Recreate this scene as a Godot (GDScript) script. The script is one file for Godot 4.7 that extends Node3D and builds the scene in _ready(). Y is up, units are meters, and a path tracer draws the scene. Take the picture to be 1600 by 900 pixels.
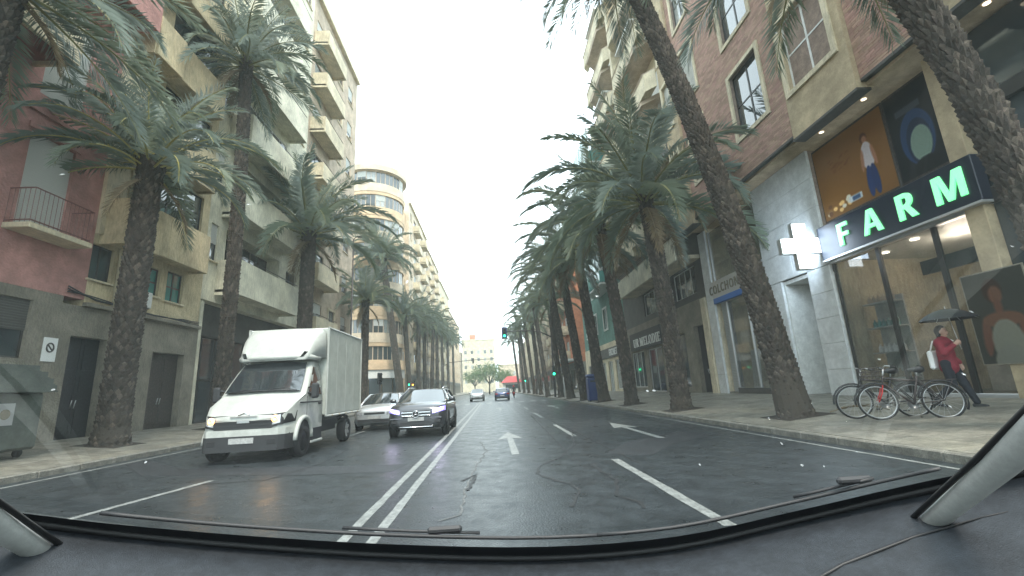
extends Node3D

# ---------------------------------------------------------------- state
var used := {}
var mats := {}
var meshes := {}
var tx := {}
var rng := RandomNumberGenerator.new()

func _ready() -> void:
	rng.seed = 20417
	make_camera_and_light()
	make_textures()
	make_materials()
	build_ground()
	build_left_side()
	build_right_side()
	build_far_end()
	build_palms()
	build_vehicles()
	build_street_furniture()
	build_people()
	build_own_car()

# ---------------------------------------------------------------- camera, sky, sun, exposure
func make_camera_and_light() -> void:
	var cam := Camera3D.new()
	cam.name = "camera"
	cam.fov = 66.22
	cam.near = 0.02
	cam.far = 2000.0
	cam.current = true
	add_child(cam)
	cam.transform = Transform3D(Basis(Vector3.UP, deg_to_rad(-3.093)) * Basis(Vector3.RIGHT, deg_to_rad(12.757)) * Basis(Vector3.BACK, deg_to_rad(-3.0)), Vector3(0, 1.35, 0))
	var sky_mat := ProceduralSkyMaterial.new()
	sky_mat.sky_top_color = Color(0.9, 0.968, 1.0)
	sky_mat.sky_horizon_color = Color(0.92, 0.98, 0.985)
	sky_mat.ground_horizon_color = Color(0.55, 0.57, 0.56)
	sky_mat.ground_bottom_color = Color(0.2, 0.21, 0.2)
	sky_mat.sky_curve = 0.2
	sky_mat.sky_energy_multiplier = 1.0
	sky_mat.sun_angle_max = 1.0
	var sky := Sky.new()
	sky.sky_material = sky_mat
	var env := Environment.new()
	env.background_mode = Environment.BG_SKY
	env.sky = sky
	env.background_energy_multiplier = 1.0
	env.tonemap_mode = Environment.TONE_MAPPER_LINEAR
	env.tonemap_exposure = 3.6
	env.sdfgi_enabled = true
	env.ssao_enabled = true
	env.ssil_enabled = true
	env.fog_enabled = true
	env.fog_density = 0.0014
	env.fog_light_color = Color(0.9, 0.98, 0.97)
	var we := WorldEnvironment.new()
	we.name = "world_environment"
	we.environment = env
	add_child(we)
	var sun := DirectionalLight3D.new()
	sun.name = "overcast_sun"
	sun.light_energy = 0.45
	sun.light_angular_distance = 12.0
	sun.light_color = Color(1.0, 0.97, 0.92)
	sun.shadow_enabled = true
	add_child(sun)
	sun.rotation_degrees = Vector3(-62, 18, 0)

# ---------------------------------------------------------------- nodes
func numbered(n: String) -> String:
	if not used.has(n):
		used[n] = 0
		return n
	used[n] += 1
	return "%s_%03d" % [n, used[n]]

func thing(called: String, label: String, category: String, at := Vector3.ZERO, turn := 0.0, group := "") -> Node3D:
	var o := Node3D.new()
	o.name = numbered(called)
	add_child(o)
	o.position = at
	o.rotation.y = turn
	tag(o, label, category, group)
	return o

func tag(o: Node, label: String, category: String, group := "") -> Node:
	o.set_meta("label", label)
	o.set_meta("category", category)
	if group != "":
		o.set_meta("group", group)
	return o

func structure(o: Node) -> Node:
	o.set_meta("kind", "structure")
	return o

func part(parent: Node, called: String, mesh: Mesh, m: Material, at := Vector3.ZERO, b := Basis()) -> MeshInstance3D:
	var o := MeshInstance3D.new()
	if parent == self:
		o.name = numbered(called)
	else:
		o.name = called
	o.mesh = mesh
	if m != null:
		o.material_override = m
	parent.add_child(o, true)
	o.transform = Transform3D(b, at)
	return o

func stuff(o: Node) -> Node:
	o.set_meta("kind", "stuff")
	return o

# ---------------------------------------------------------------- shapes
func begin(smooth := false) -> SurfaceTool:
	var st := SurfaceTool.new()
	st.begin(Mesh.PRIMITIVE_TRIANGLES)
	st.set_smooth_group(0 if smooth else 0xFFFFFFFF)
	return st

func done(st: SurfaceTool) -> ArrayMesh:
	st.generate_normals()
	return st.commit()

func tri(st: SurfaceTool, a: Vector3, b: Vector3, c: Vector3) -> void:
	st.add_vertex(a)
	st.add_vertex(b)
	st.add_vertex(c)

# a, b, c, d run clockwise seen from the front
func quad(st: SurfaceTool, a: Vector3, b: Vector3, c: Vector3, d: Vector3) -> void:
	tri(st, a, b, c)
	tri(st, a, c, d)

# quad turned so that its front looks along n
func quadn(st: SurfaceTool, a: Vector3, b: Vector3, c: Vector3, d: Vector3, n: Vector3) -> void:
	if (c - a).cross(b - a).dot(n) >= 0.0:
		quad(st, a, b, c, d)
	else:
		quad(st, a, d, c, b)

func box(st: SurfaceTool, lo: Vector3, hi: Vector3, xf := Transform3D()) -> void:
	var p := []
	for i in 8:
		p.append(xf * Vector3(hi.x if i & 1 else lo.x, hi.y if i & 2 else lo.y, hi.z if i & 4 else lo.z))
	quad(st, p[4], p[6], p[7], p[5])
	quad(st, p[1], p[3], p[2], p[0])
	quad(st, p[5], p[7], p[3], p[1])
	quad(st, p[0], p[2], p[6], p[4])
	quad(st, p[2], p[3], p[7], p[6])
	quad(st, p[0], p[4], p[5], p[1])

# box with chamfered edges
func cbox(st: SurfaceTool, lo: Vector3, hi: Vector3, e: float, xf := Transform3D()) -> void:
	var c := (lo + hi) * 0.5
	var h := (hi - lo) * 0.5
	e = min(e, min(h.x, min(h.y, h.z)) * 0.95)
	var V := func(s: Vector3, axis: int) -> Vector3:
		var k := Vector3(h.x - e, h.y - e, h.z - e)
		k[axis] = h[axis]
		return xf * (c + Vector3(k.x * s.x, k.y * s.y, k.z * s.z))
	for axis in 3:
		var u := (axis + 1) % 3
		var w := (axis + 2) % 3
		for s in [-1.0, 1.0]:
			var q := []
			for k in [[-1, -1], [1, -1], [1, 1], [-1, 1]]:
				var v := Vector3.ZERO
				v[axis] = s
				v[u] = k[0]
				v[w] = k[1]
				q.append(V.call(v, axis))
			var n := Vector3.ZERO
			n[axis] = s
			quadn(st, q[0], q[1], q[2], q[3], xf.basis * n)
			# edges along w between axis and u
			for t in [-1.0, 1.0]:
				var v1 := Vector3.ZERO
				v1[axis] = s
				v1[u] = t
				v1[w] = -1
				var v2 := v1
				v2[w] = 1
				var n2 := Vector3.ZERO
				n2[axis] = s
				n2[u] = t
				quadn(st, V.call(v1, axis), V.call(v2, axis), V.call(v2, u), V.call(v1, u), xf.basis * n2)
	for i in 8:
		var s3 := Vector3(1.0 if i & 1 else -1.0, 1.0 if i & 2 else -1.0, 1.0 if i & 4 else -1.0)
		var a: Vector3 = V.call(s3, 0)
		var b: Vector3 = V.call(s3, 1)
		var d: Vector3 = V.call(s3, 2)
		if (d - a).cross(b - a).dot(xf.basis * s3) >= 0.0:
			tri(st, a, b, d)
		else:
			tri(st, a, d, b)

func frame_of(dir: Vector3) -> Array:
	var t := dir.normalized()
	var side := Vector3.UP.cross(t)
	if side.length() < 0.02:
		side = Vector3.RIGHT
	side = (side - t * side.dot(t)).normalized()
	return [side, t.cross(side).normalized()]

# swept round bar; radii one per point or one for all
func tube(st: SurfaceTool, pts: Array, radii, sides := 8, caps := true) -> void:
	var rings := []
	var n := pts.size()
	for i in n:
		var dir: Vector3 = pts[min(i + 1, n - 1)] - pts[max(i - 1, 0)]
		var f := frame_of(dir)
		var r: float = radii[i] if radii is Array else radii
		var ring := []
		for k in sides:
			var a := TAU * k / sides
			ring.append(pts[i] + (f[0] * cos(a) + f[1] * sin(a)) * r)
		rings.append(ring)
	for i in n - 1:
		for k in sides:
			var k2 := (k + 1) % sides
			quad(st, rings[i][k], rings[i + 1][k], rings[i + 1][k2], rings[i][k2])
	if caps:
		for k in sides:
			var k2 := (k + 1) % sides
			tri(st, pts[0], rings[0][k], rings[0][k2])
			tri(st, pts[n - 1], rings[n - 1][k2], rings[n - 1][k])

# ring of points lofted to the next; rings closed. Winding fixed by the given centre line
func loft(st: SurfaceTool, rings: Array, caps := true) -> void:
	var m: int = rings[0].size()
	var cs := []
	for r in rings:
		var c := Vector3.ZERO
		for p in r:
			c += p
		cs.append(c / m)
	for i in rings.size() - 1:
		for k in m:
			var k2 := (k + 1) % m
			var a: Vector3 = rings[i][k]
			var b: Vector3 = rings[i][k2]
			var c: Vector3 = rings[i + 1][k2]
			var d: Vector3 = rings[i + 1][k]
			quadn(st, a, b, c, d, (a + b + c + d) * 0.25 - (cs[i] + cs[i + 1]) * 0.5)
	if caps:
		for e in [0, rings.size() - 1]:
			var out: Vector3 = cs[e] - cs[1 if e == 0 else e - 1]
			for k in m:
				var k2 := (k + 1) % m
				if (rings[e][k2] - cs[e]).cross(rings[e][k] - cs[e]).dot(out) >= 0.0:
					tri(st, cs[e], rings[e][k], rings[e][k2])
				else:
					tri(st, cs[e], rings[e][k2], rings[e][k])

# flat outline in the xy plane between z0 and z1
func prism(st: SurfaceTool, outline: PackedVector2Array, z0: float, z1: float, xf := Transform3D()) -> void:
	var idx := Geometry2D.triangulate_polygon(outline)
	for i in range(0, idx.size(), 3):
		for zz in [z0, z1]:
			var a := outline[idx[i]]
			var b := outline[idx[i + 1]]
			var c := outline[idx[i + 2]]
			var A := xf * Vector3(a.x, a.y, zz)
			var B := xf * Vector3(b.x, b.y, zz)
			var C := xf * Vector3(c.x, c.y, zz)
			var n := xf.basis * Vector3(0, 0, 1 if zz == max(z0, z1) else -1)
			if (C - A).cross(B - A).dot(n) >= 0.0:
				tri(st, A, B, C)
			else:
				tri(st, A, C, B)
	var m := outline.size()
	var cw := Geometry2D.is_polygon_clockwise(outline)
	for i in m:
		var p := outline[i]
		var q := outline[(i + 1) % m]
		var nn := Vector2(q.y - p.y, p.x - q.x) * (-1.0 if cw else 1.0)
		quadn(st, xf * Vector3(p.x, p.y, z0), xf * Vector3(q.x, q.y, z0), xf * Vector3(q.x, q.y, z1), xf * Vector3(p.x, p.y, z1), xf.basis * Vector3(nn.x, nn.y, 0))

# turned profile [r, y] about an axis through c along ax
func lathe(st: SurfaceTool, prof: Array, c: Vector3, ax: Vector3, sides := 20) -> void:
	var f := frame_of(ax)
	var t := ax.normalized()
	for i in prof.size() - 1:
		for k in sides:
			var a0 := TAU * k / sides
			var a1 := TAU * (k + 1) / sides
			var d0: Vector3 = f[0] * cos(a0) + f[1] * sin(a0)
			var d1: Vector3 = f[0] * cos(a1) + f[1] * sin(a1)
			var p: Vector3 = c + d0 * prof[i][0] + t * prof[i][1]
			var q: Vector3 = c + d1 * prof[i][0] + t * prof[i][1]
			var r: Vector3 = c + d1 * prof[i + 1][0] + t * prof[i + 1][1]
			var s: Vector3 = c + d0 * prof[i + 1][0] + t * prof[i + 1][1]
			var dr: float = prof[i + 1][0] - prof[i][0]
			var dy: float = prof[i + 1][1] - prof[i][1]
			var n: Vector3 = (d0 + d1) * dy - t * dr * 2.0
			quadn(st, p, q, r, s, n)

func sphere(st: SurfaceTool, c: Vector3, r: Vector3, sides := 12, rows := 7) -> void:
	for i in rows:
		for k in sides:
			var q := []
			for e in [[i, k], [i, k + 1], [i + 1, k + 1], [i + 1, k]]:
				var th: float = PI * e[0] / rows
				var ph: float = TAU * e[1] / sides
				q.append(c + Vector3(sin(th) * cos(ph) * r.x, cos(th) * r.y, sin(th) * sin(ph) * r.z))
			var n: Vector3 = (q[0] + q[2]) * 0.5 - c
			if i == 0:
				if (q[3] - q[0]).cross(q[2] - q[0]).dot(n) >= 0.0:
					tri(st, q[0], q[2], q[3])
				else:
					tri(st, q[0], q[3], q[2])
			elif i == rows - 1:
				if (q[2] - q[0]).cross(q[1] - q[0]).dot(n) >= 0.0:
					tri(st, q[0], q[1], q[2])
				else:
					tri(st, q[0], q[2], q[1])
			else:
				quadn(st, q[0], q[1], q[2], q[3], n)

func box_mesh(lo: Vector3, hi: Vector3, e := 0.0) -> ArrayMesh:
	var st := begin()
	if e > 0.0:
		cbox(st, lo, hi, e)
	else:
		box(st, lo, hi)
	return done(st)

func tube_mesh(pts: Array, radii, sides := 8) -> ArrayMesh:
	var st := begin(true)
	tube(st, pts, radii, sides)
	return done(st)

func text_mesh(s: String, height: float, depth: float, bold := true, serif := false) -> TextMesh:
	var f := SystemFont.new()
	f.font_names = PackedStringArray(["Droid Serif" if serif else "Droid Sans"])
	f.font_weight = 700 if bold else 400
	var t := TextMesh.new()
	t.font = f
	t.text = s
	t.font_size = 64
	t.pixel_size = height / 46.0
	t.depth = depth
	return t

# ---------------------------------------------------------------- textures
func noise_bytes(size: int, freq: float, octaves: int, sd: int, kind := FastNoiseLite.TYPE_SIMPLEX_SMOOTH) -> PackedByteArray:
	var n := FastNoiseLite.new()
	n.noise_type = kind
	n.frequency = freq
	n.fractal_octaves = octaves
	n.seed = sd
	var im := n.get_seamless_image(size, size)
	im.convert(Image.FORMAT_L8)
	return im.get_data()

func grey_texture(size: int, layers: Array, lo: float, hi: float) -> ImageTexture:
	# layers: [bytes, weight, sx, sy]
	var out := PackedByteArray()
	out.resize(size * size)
	var total := 0.0
	for l in layers:
		total += l[1]
	for y in size:
		for x in size:
			var v := 0.0
			for l in layers:
				var xx: int = (x * int(l[2])) % size
				var yy: int = (y * int(l[3])) % size
				v += float(l[0][yy * size + xx]) / 255.0 * l[1]
			v = lo + (hi - lo) * v / total
			out[y * size + x] = int(clamp(v, 0.0, 1.0) * 255.0)
	var im := Image.create_from_data(size, size, false, Image.FORMAT_L8, out)
	return ImageTexture.create_from_image(im)

func normal_texture(size: int, bytes: PackedByteArray, strength: float) -> ImageTexture:
	var im := Image.create_from_data(size, size, false, Image.FORMAT_L8, bytes)
	im.convert(Image.FORMAT_RGBA8)
	im.bump_map_to_normal_map(strength)
	return ImageTexture.create_from_image(im)

func make_textures() -> void:
	var fine := noise_bytes(512, 0.12, 3, 3)
	var mid := noise_bytes(512, 0.03, 4, 7)
	var big := noise_bytes(512, 0.008, 5, 11)
	var cell := noise_bytes(512, 0.09, 2, 5, FastNoiseLite.TYPE_CELLULAR)
	tx.plaster = grey_texture(512, [[fine, 0.25, 1, 1], [mid, 0.35, 1, 1], [big, 0.6, 1, 1]], 0.68, 1.1)
	tx.streak = grey_texture(512, [[mid, 0.5, 4, 1], [big, 0.7, 1, 1], [fine, 0.2, 1, 1]], 0.66, 1.12)
	tx.asphalt = grey_texture(512, [[fine, 0.6, 1, 1], [cell, 0.4, 2, 2], [big, 0.7, 1, 1]], 0.62, 1.12)
	tx.asphalt_rough = grey_texture(512, [[big, 1.0, 1, 1], [mid, 0.5, 1, 1], [fine, 0.2, 1, 1]], 0.3, 0.85)
	tx.stone = grey_texture(512, [[fine, 0.5, 1, 1], [mid, 0.6, 1, 1], [big, 0.7, 1, 1]], 0.45, 1.18)
	tx.soft = grey_texture(512, [[fine, 0.3, 1, 1], [mid, 0.4, 1, 1], [big, 0.6, 1, 1]], 0.8, 1.06)
	tx.bark = grey_texture(512, [[fine, 0.6, 1, 1], [mid, 0.7, 2, 1]], 0.3, 1.25)
	tx.n_fine = normal_texture(512, fine, 6.0)
	tx.n_mid = normal_texture(512, mid, 4.0)

# ---------------------------------------------------------------- materials (base colours are linear)
func mk(key: String, c: Color, rough: float, tex = null, scale := 0.3, nrm = null, nscale := 0.5, metal := 0.0) -> StandardMaterial3D:
	var m := StandardMaterial3D.new()
	m.albedo_color = c.linear_to_srgb()
	m.roughness = rough
	m.metallic = metal
	if tex != null:
		m.albedo_texture = tex
	if nrm != null:
		m.normal_enabled = true
		m.normal_texture = nrm
		m.normal_scale = nscale
	m.uv1_triplanar = true
	m.uv1_world_triplanar = true
	m.uv1_scale = Vector3.ONE * scale
	mats[key] = m
	return m

func glow(key: String, c: Color, e: float) -> StandardMaterial3D:
	var m := StandardMaterial3D.new()
	m.albedo_color = Color(0.8, 0.8, 0.8)
	m.roughness = 0.4
	m.emission_enabled = true
	m.emission = c
	m.emission_energy_multiplier = e
	mats[key] = m
	return m

func glassy(key: String, c: Color, a: float, rough := 0.04) -> StandardMaterial3D:
	var m := StandardMaterial3D.new()
	m.albedo_color = Color(c.linear_to_srgb(), a)
	m.transparency = BaseMaterial3D.TRANSPARENCY_ALPHA
	m.roughness = rough
	m.metallic_specular = 0.6
	m.cull_mode = BaseMaterial3D.CULL_DISABLED
	mats[key] = m
	return m

func make_materials() -> void:
	var a := mk("asphalt", Color(0.038, 0.046, 0.051), 0.62, tx.asphalt, 0.45, tx.n_fine, 0.12)
	a.roughness_texture = tx.asphalt_rough
	a.roughness = 0.62
	a.metallic_specular = 0.32
	mk("asphalt_patch", Color(0.022, 0.026, 0.03), 0.55, tx.asphalt, 0.4, tx.n_fine, 0.3)
	mk("tar", Color(0.01, 0.011, 0.012), 0.6)
	mk("paint", Color(0.3, 0.32, 0.31), 0.5, tx.stone, 1.1)
	mk("crack_dust", Color(0.17, 0.18, 0.18), 0.8, tx.stone, 2.0)
	mk("kerb", Color(0.27, 0.26, 0.22), 0.6, tx.stone, 0.5, tx.n_fine, 0.5)
	mk("slab_a", Color(0.30, 0.285, 0.235), 0.45, tx.stone, 0.35, tx.n_fine, 0.25)
	mk("slab_b", Color(0.27, 0.255, 0.21), 0.5, tx.stone, 0.31, tx.n_fine, 0.25)
	mk("slab_c", Color(0.33, 0.31, 0.25), 0.42, tx.stone, 0.43, tx.n_fine, 0.25)
	mk("bed", Color(0.16, 0.155, 0.13), 0.8, tx.stone, 0.5)
	mk("soil", Color(0.05, 0.04, 0.03), 0.95, tx.bark, 1.5)
	mk("pink", Color(0.58, 0.3, 0.26), 0.85, tx.plaster, 0.17, tx.n_fine, 0.2)
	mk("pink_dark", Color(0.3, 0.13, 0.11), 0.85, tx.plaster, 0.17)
	mk("cream", Color(0.68, 0.57, 0.36), 0.85, tx.streak, 0.15, tx.n_fine, 0.2)
	mk("cream_pale", Color(0.74, 0.65, 0.46), 0.8, tx.streak, 0.13, tx.n_fine, 0.2)
	mk("ivory", Color(0.8, 0.77, 0.6), 0.75, tx.streak, 0.12)
	mk("sand", Color(0.58, 0.47, 0.35), 0.85, tx.plaster, 0.15)
	mk("peach", Color(0.74, 0.55, 0.35), 0.8, tx.plaster, 0.14)
	mk("peach_pale", Color(0.74, 0.62, 0.46), 0.8, tx.plaster, 0.14)
	mk("grey_stone", Color(0.27, 0.245, 0.19), 0.75, tx.streak, 0.2, tx.n_fine, 0.3)
	mk("dark_stone", Color(0.09, 0.085, 0.075), 0.6, tx.streak, 0.2)
	mk("brick_a", Color(0.36, 0.17, 0.12), 0.85)
	mats.brick_a.vertex_color_use_as_albedo = true
	mats.brick_a.albedo_color = Color.WHITE
	mk("mortar", Color(0.33, 0.25, 0.2), 0.95, tx.plaster, 0.6)
	mk("ochre", Color(0.56, 0.45, 0.29), 0.85, tx.plaster, 0.17)
	mk("soffit", Color(0.52, 0.4, 0.26), 0.8, tx.plaster, 0.2)
	mk("green_wall", Color(0.13, 0.26, 0.21), 0.8, tx.plaster, 0.15)
	mk("orange_wall", Color(0.58, 0.22, 0.11), 0.8, tx.plaster, 0.15)
	mk("brown_wall", Color(0.3, 0.2, 0.14), 0.8, tx.plaster, 0.15)
	mk("marble", Color(0.7, 0.72, 0.71), 0.32, tx.soft, 0.35)
	mk("white_paint", Color(0.74, 0.75, 0.71), 0.45, tx.soft, 0.6)
	mk("white_plain", Color(0.78, 0.79, 0.76), 0.5)
	mk("blind", Color(0.62, 0.63, 0.6), 0.6)
	mk("dark_frame", Color(0.03, 0.028, 0.025), 0.4)
	mk("brown_frame", Color(0.09, 0.05, 0.03), 0.5)
	mk("iron", Color(0.04, 0.03, 0.028), 0.55)
	mk("rust_iron", Color(0.16, 0.06, 0.05), 0.6)
	mk("steel", Color(0.45, 0.46, 0.46), 0.35, null, 1.0, null, 0.0, 0.8)
	mk("alu", Color(0.55, 0.56, 0.56), 0.4, null, 1.0, null, 0.0, 0.6)
	mk("shutter", Color(0.4, 0.41, 0.4), 0.5)
	mk("shutter_dark", Color(0.1, 0.1, 0.09), 0.5)
	var g := mk("pane", Color(0.035, 0.045, 0.05), 0.05)
	g.metallic_specular = 1.0
	g = mk("pane_sky", Color(0.05, 0.06, 0.062), 0.02)
	g.metallic_specular = 1.0
	g.clearcoat_enabled = true
	g.clearcoat = 1.0
	g.clearcoat_roughness = 0.02
	g = mk("pane_curtain", Color(0.42, 0.44, 0.42), 0.12, tx.streak, 0.8)
	g.metallic_specular = 0.9
	g = mk("pane_green", Color(0.05, 0.22, 0.2), 0.08)
	g.metallic_specular = 0.9
	mk("door_dark", Color(0.025, 0.025, 0.032), 0.45, tx.bark, 0.5)
	mk("door_brown", Color(0.07, 0.055, 0.045), 0.5, tx.bark, 0.5)
	mk("navy", Color(0.012, 0.016, 0.03), 0.3)
	mk("black", Color(0.012, 0.012, 0.013), 0.5)
	mk("blue", Color(0.03, 0.13, 0.42), 0.4)
	mk("blue_dark", Color(0.02, 0.04, 0.14), 0.45)
	mk("red", Color(0.45, 0.03, 0.03), 0.5)
	mk("rubber", Color(0.012, 0.012, 0.012), 0.75)
	mk("plastic", Color(0.022, 0.023, 0.025), 0.55)
	mk("chrome", Color(0.75, 0.76, 0.77), 0.12, null, 1.0, null, 0.0, 1.0)
	glassy("shop_glass", Color(0.04, 0.055, 0.05), 0.3)
	var leaf := mk("leaf", Color(0.155, 0.19, 0.135), 0.5)
	leaf.cull_mode = BaseMaterial3D.CULL_DISABLED
	leaf.backlight_enabled = true
	leaf.backlight = Color(0.16, 0.2, 0.1)
	leaf = mk("leaf_blue", Color(0.17, 0.21, 0.175), 0.5)
	leaf.cull_mode = BaseMaterial3D.CULL_DISABLED
	leaf.backlight_enabled = true
	leaf.backlight = Color(0.14, 0.19, 0.12)
	leaf = mk("leaf_dry", Color(0.17, 0.13, 0.075), 0.8)
	leaf.cull_mode = BaseMaterial3D.CULL_DISABLED
	leaf = mk("leaf_tree", Color(0.09, 0.15, 0.05), 0.6)
	leaf.cull_mode = BaseMaterial3D.CULL_DISABLED
	leaf.backlight_enabled = true
	leaf.backlight = Color(0.2, 0.3, 0.1)
	mk("rachis", Color(0.2, 0.2, 0.08), 0.6)
	mk("rachis_yellow", Color(0.36, 0.32, 0.1), 0.6)
	var b := mk("boot", Color.WHITE, 0.95, tx.bark, 2.0)
	b.vertex_color_use_as_albedo = true
	mk("trunk_plain", Color(0.1, 0.083, 0.066), 0.95, tx.bark, 1.2)

# ---------------------------------------------------------------- ground, road, pavements
const RK := 6.6      # inner edge of the pavement beyond the kerb stones, on the shop side
const LK := -9.9
const RX := 11.5     # shop fronts
const LX := -13.5

func gy(x: float) -> float:
	if x > RK:
		return 0.14 + (min(x, RX) - RK) / 4.9 * 0.44
	if x < LK:
		return 0.14 + (LK - max(x, LX)) / 3.6 * 0.36
	return 0.0

func ribbon(pts: Array, widths, y: float) -> ArrayMesh:
	# flat strip on the road along [x, z] points
	var st := begin()
	var l := []
	var r := []
	for i in pts.size():
		var p := Vector3(pts[i][0], y, pts[i][1])
		var a: Array = pts[min(i + 1, pts.size() - 1)]
		var b: Array = pts[max(i - 1, 0)]
		var d := Vector3(a[0] - b[0], 0, a[1] - b[1]).normalized()
		var n := Vector3(-d.z, 0, d.x)
		var w: float = widths[i] if widths is Array else widths
		l.append(p - n * w * 0.5)
		r.append(p + n * w * 0.5)
	for i in pts.size() - 1:
		quadn(st, l[i], l[i + 1], r[i + 1], r[i], Vector3.UP)
	return done(st)

# a painted line whose edges are slightly worn
func painted(x0: float, z0: float, x1: float, z1: float, w: float) -> ArrayMesh:
	var pts := []
	var ws := []
	var n := int(max(2.0, abs(z1 - z0) / 0.35))
	for i in n + 1:
		var t := float(i) / n
		pts.append([lerp(x0, x1, t) + rng.randf_range(-0.005, 0.005), lerp(z0, z1, t)])
		ws.append(w * rng.randf_range(0.88, 1.06))
	return ribbon(pts, ws, 0.004)

func wiggle(pts: Array, step: float, amp: float) -> Array:
	var out := []
	for i in pts.size() - 1:
		var a := Vector2(pts[i][0], pts[i][1])
		var b := Vector2(pts[i + 1][0], pts[i + 1][1])
		var n := int(max(1.0, a.distance_to(b) / step))
		for k in n:
			var p := a.lerp(b, float(k) / n)
			out.append([p.x + rng.randf_range(-amp, amp), p.y + rng.randf_range(-amp, amp)])
	out.append(pts[pts.size() - 1])
	return out

func build_ground() -> void:
	var g := part(self, "ground", box_mesh(Vector3(-700, -0.5, -900), Vector3(700, -0.05, 300)), mats.bed)
	structure(g)
	var road := part(self, "road", box_mesh(Vector3(-9.75, -0.049, -330), Vector3(6.45, 0, 14)), mats.asphalt)
	structure(road)
	var cross_road := part(self, "side_road", box_mesh(Vector3(-70, -0.049, -57.0), Vector3(-9.76, -0.004, -43.2)), mats.asphalt)
	structure(cross_road)
	# markings
	for x in [-1.5, -1.2]:
		part(road, "centre_line", painted(x, 3, x, -150, 0.115), mats.paint)
	for z in [-0.2, -4.4, -12.4, -20.4, -28.4, -36.4, -52.4, -60.4, -68.4, -76.4, -84.4]:
		part(road, "lane_dash", painted(2.15, z, 2.15, z - 4.0, 0.14), mats.paint)
	part(road, "lane_dash", painted(-5.5, -6.3, -5.12, -8.75, 0.13), mats.paint)
	for z in [-16.5, -24.5, -32.5, -40.5, -56.5, -64.5]:
		part(road, "lane_dash", painted(-5.1, z, -5.1, z - 3.5, 0.13), mats.paint)
	part(road, "edge_line", painted(-9.35, 4, -9.2, -43, 0.12), mats.paint)
	part(road, "edge_line", painted(6.12, 4, 6.12, -52, 0.08), mats.paint)
	for a in [[0.42, -9.7], [4.0, -11.0], [4.0, -28.0], [0.45, -29.0]]:
		var ol := PackedVector2Array([Vector2(-0.08, 0), Vector2(0.08, 0), Vector2(0.08, 3.1), Vector2(0.36, 2.9), Vector2(0, 4.9), Vector2(-0.36, 2.9), Vector2(-0.08, 3.1)])
		var st := begin()
		prism(st, ol, 0.003, 0.005, Transform3D(Basis(Vector3.RIGHT, Vector3.FORWARD, Vector3.UP), Vector3(a[0], 0, a[1])))
		part(road, "lane_arrow", done(st), mats.paint)
	# stop line and crossing bars at the signals
	for k in 14:
		part(road, "crossing_bar", painted(-9.2 + k * 1.1, -44.2, -9.2 + k * 1.1, -47.2, 0.5), mats.paint)
	# tar seals and cracks
	var seals := [
		[[2.3, -13.53], [1.83, -10.69], [1.24, -8.97], [0.79, -8.22], [0.66, -7.51], [0.8, -7.0], [1.05, -6.54], [1.05, -6.06], [0.83, -5.4]],
		[[2.24, -18.3], [2.35, -14.68], [2.38, -11.11], [2.4, -8.98], [2.42, -7.84]],
		[[1.61, -8.08], [1.68, -7.04], [1.7, -6.67], [1.47, -5.77], [1.63, -5.41], [1.59, -5.14]],
		[[1.79, -21.96], [1.55, -12.2], [1.41, -8.51]],
		[[-5.07, -8.4], [-4.04, -8.48], [-3.69, -10.05], [-3.83, -12.39]]]
	for s in seals:
		var w := wiggle(s, 0.14, 0.022)
		var ws := []
		for q in w:
			ws.append(rng.randf_range(0.025, 0.07))
		part(road, "tar_seal", ribbon(w, ws, 0.006), mats.tar)
	var dust := wiggle([[-0.4, -12.46], [-0.2, -10.5], [-0.33, -8.8], [-0.4, -7.72], [-0.44, -6.67], [-0.41, -5.95], [-0.41, -5.38], [-0.64, -5.19]], 0.16, 0.03)
	part(road, "crack", ribbon(dust, 0.03, 0.005), mats.crack_dust)
	part(road, "crack", ribbon(wiggle([[-0.54, -7.26], [-0.32, -7.75], [-0.4, -6.6]], 0.1, 0.03), 0.05, 0.007), mats.tar)
	var patch := [[2.5, -8.8], [3.4, -10.2], [5.2, -11.6]]
	part(road, "asphalt_patch", ribbon(patch, [0.9, 1.1, 1.2], 0.003), mats.asphalt_patch)
	part(road, "asphalt_patch", ribbon([[-9.0, -12.2], [-7.0, -10.2], [-3.4, -9.2], [-1.8, -8.9]], [0.5, 0.75, 0.9, 0.8], 0.003), mats.asphalt_patch)
	# pavements: a sloping bed, kerb stones, slabs
	pavement("sidewalk_right", 1, [[14.0, -54.0], [-60.0, -330.0]])
	pavement("sidewalk_left", -1, [[14.0, -43.2], [-57.0, -330.0]])

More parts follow.
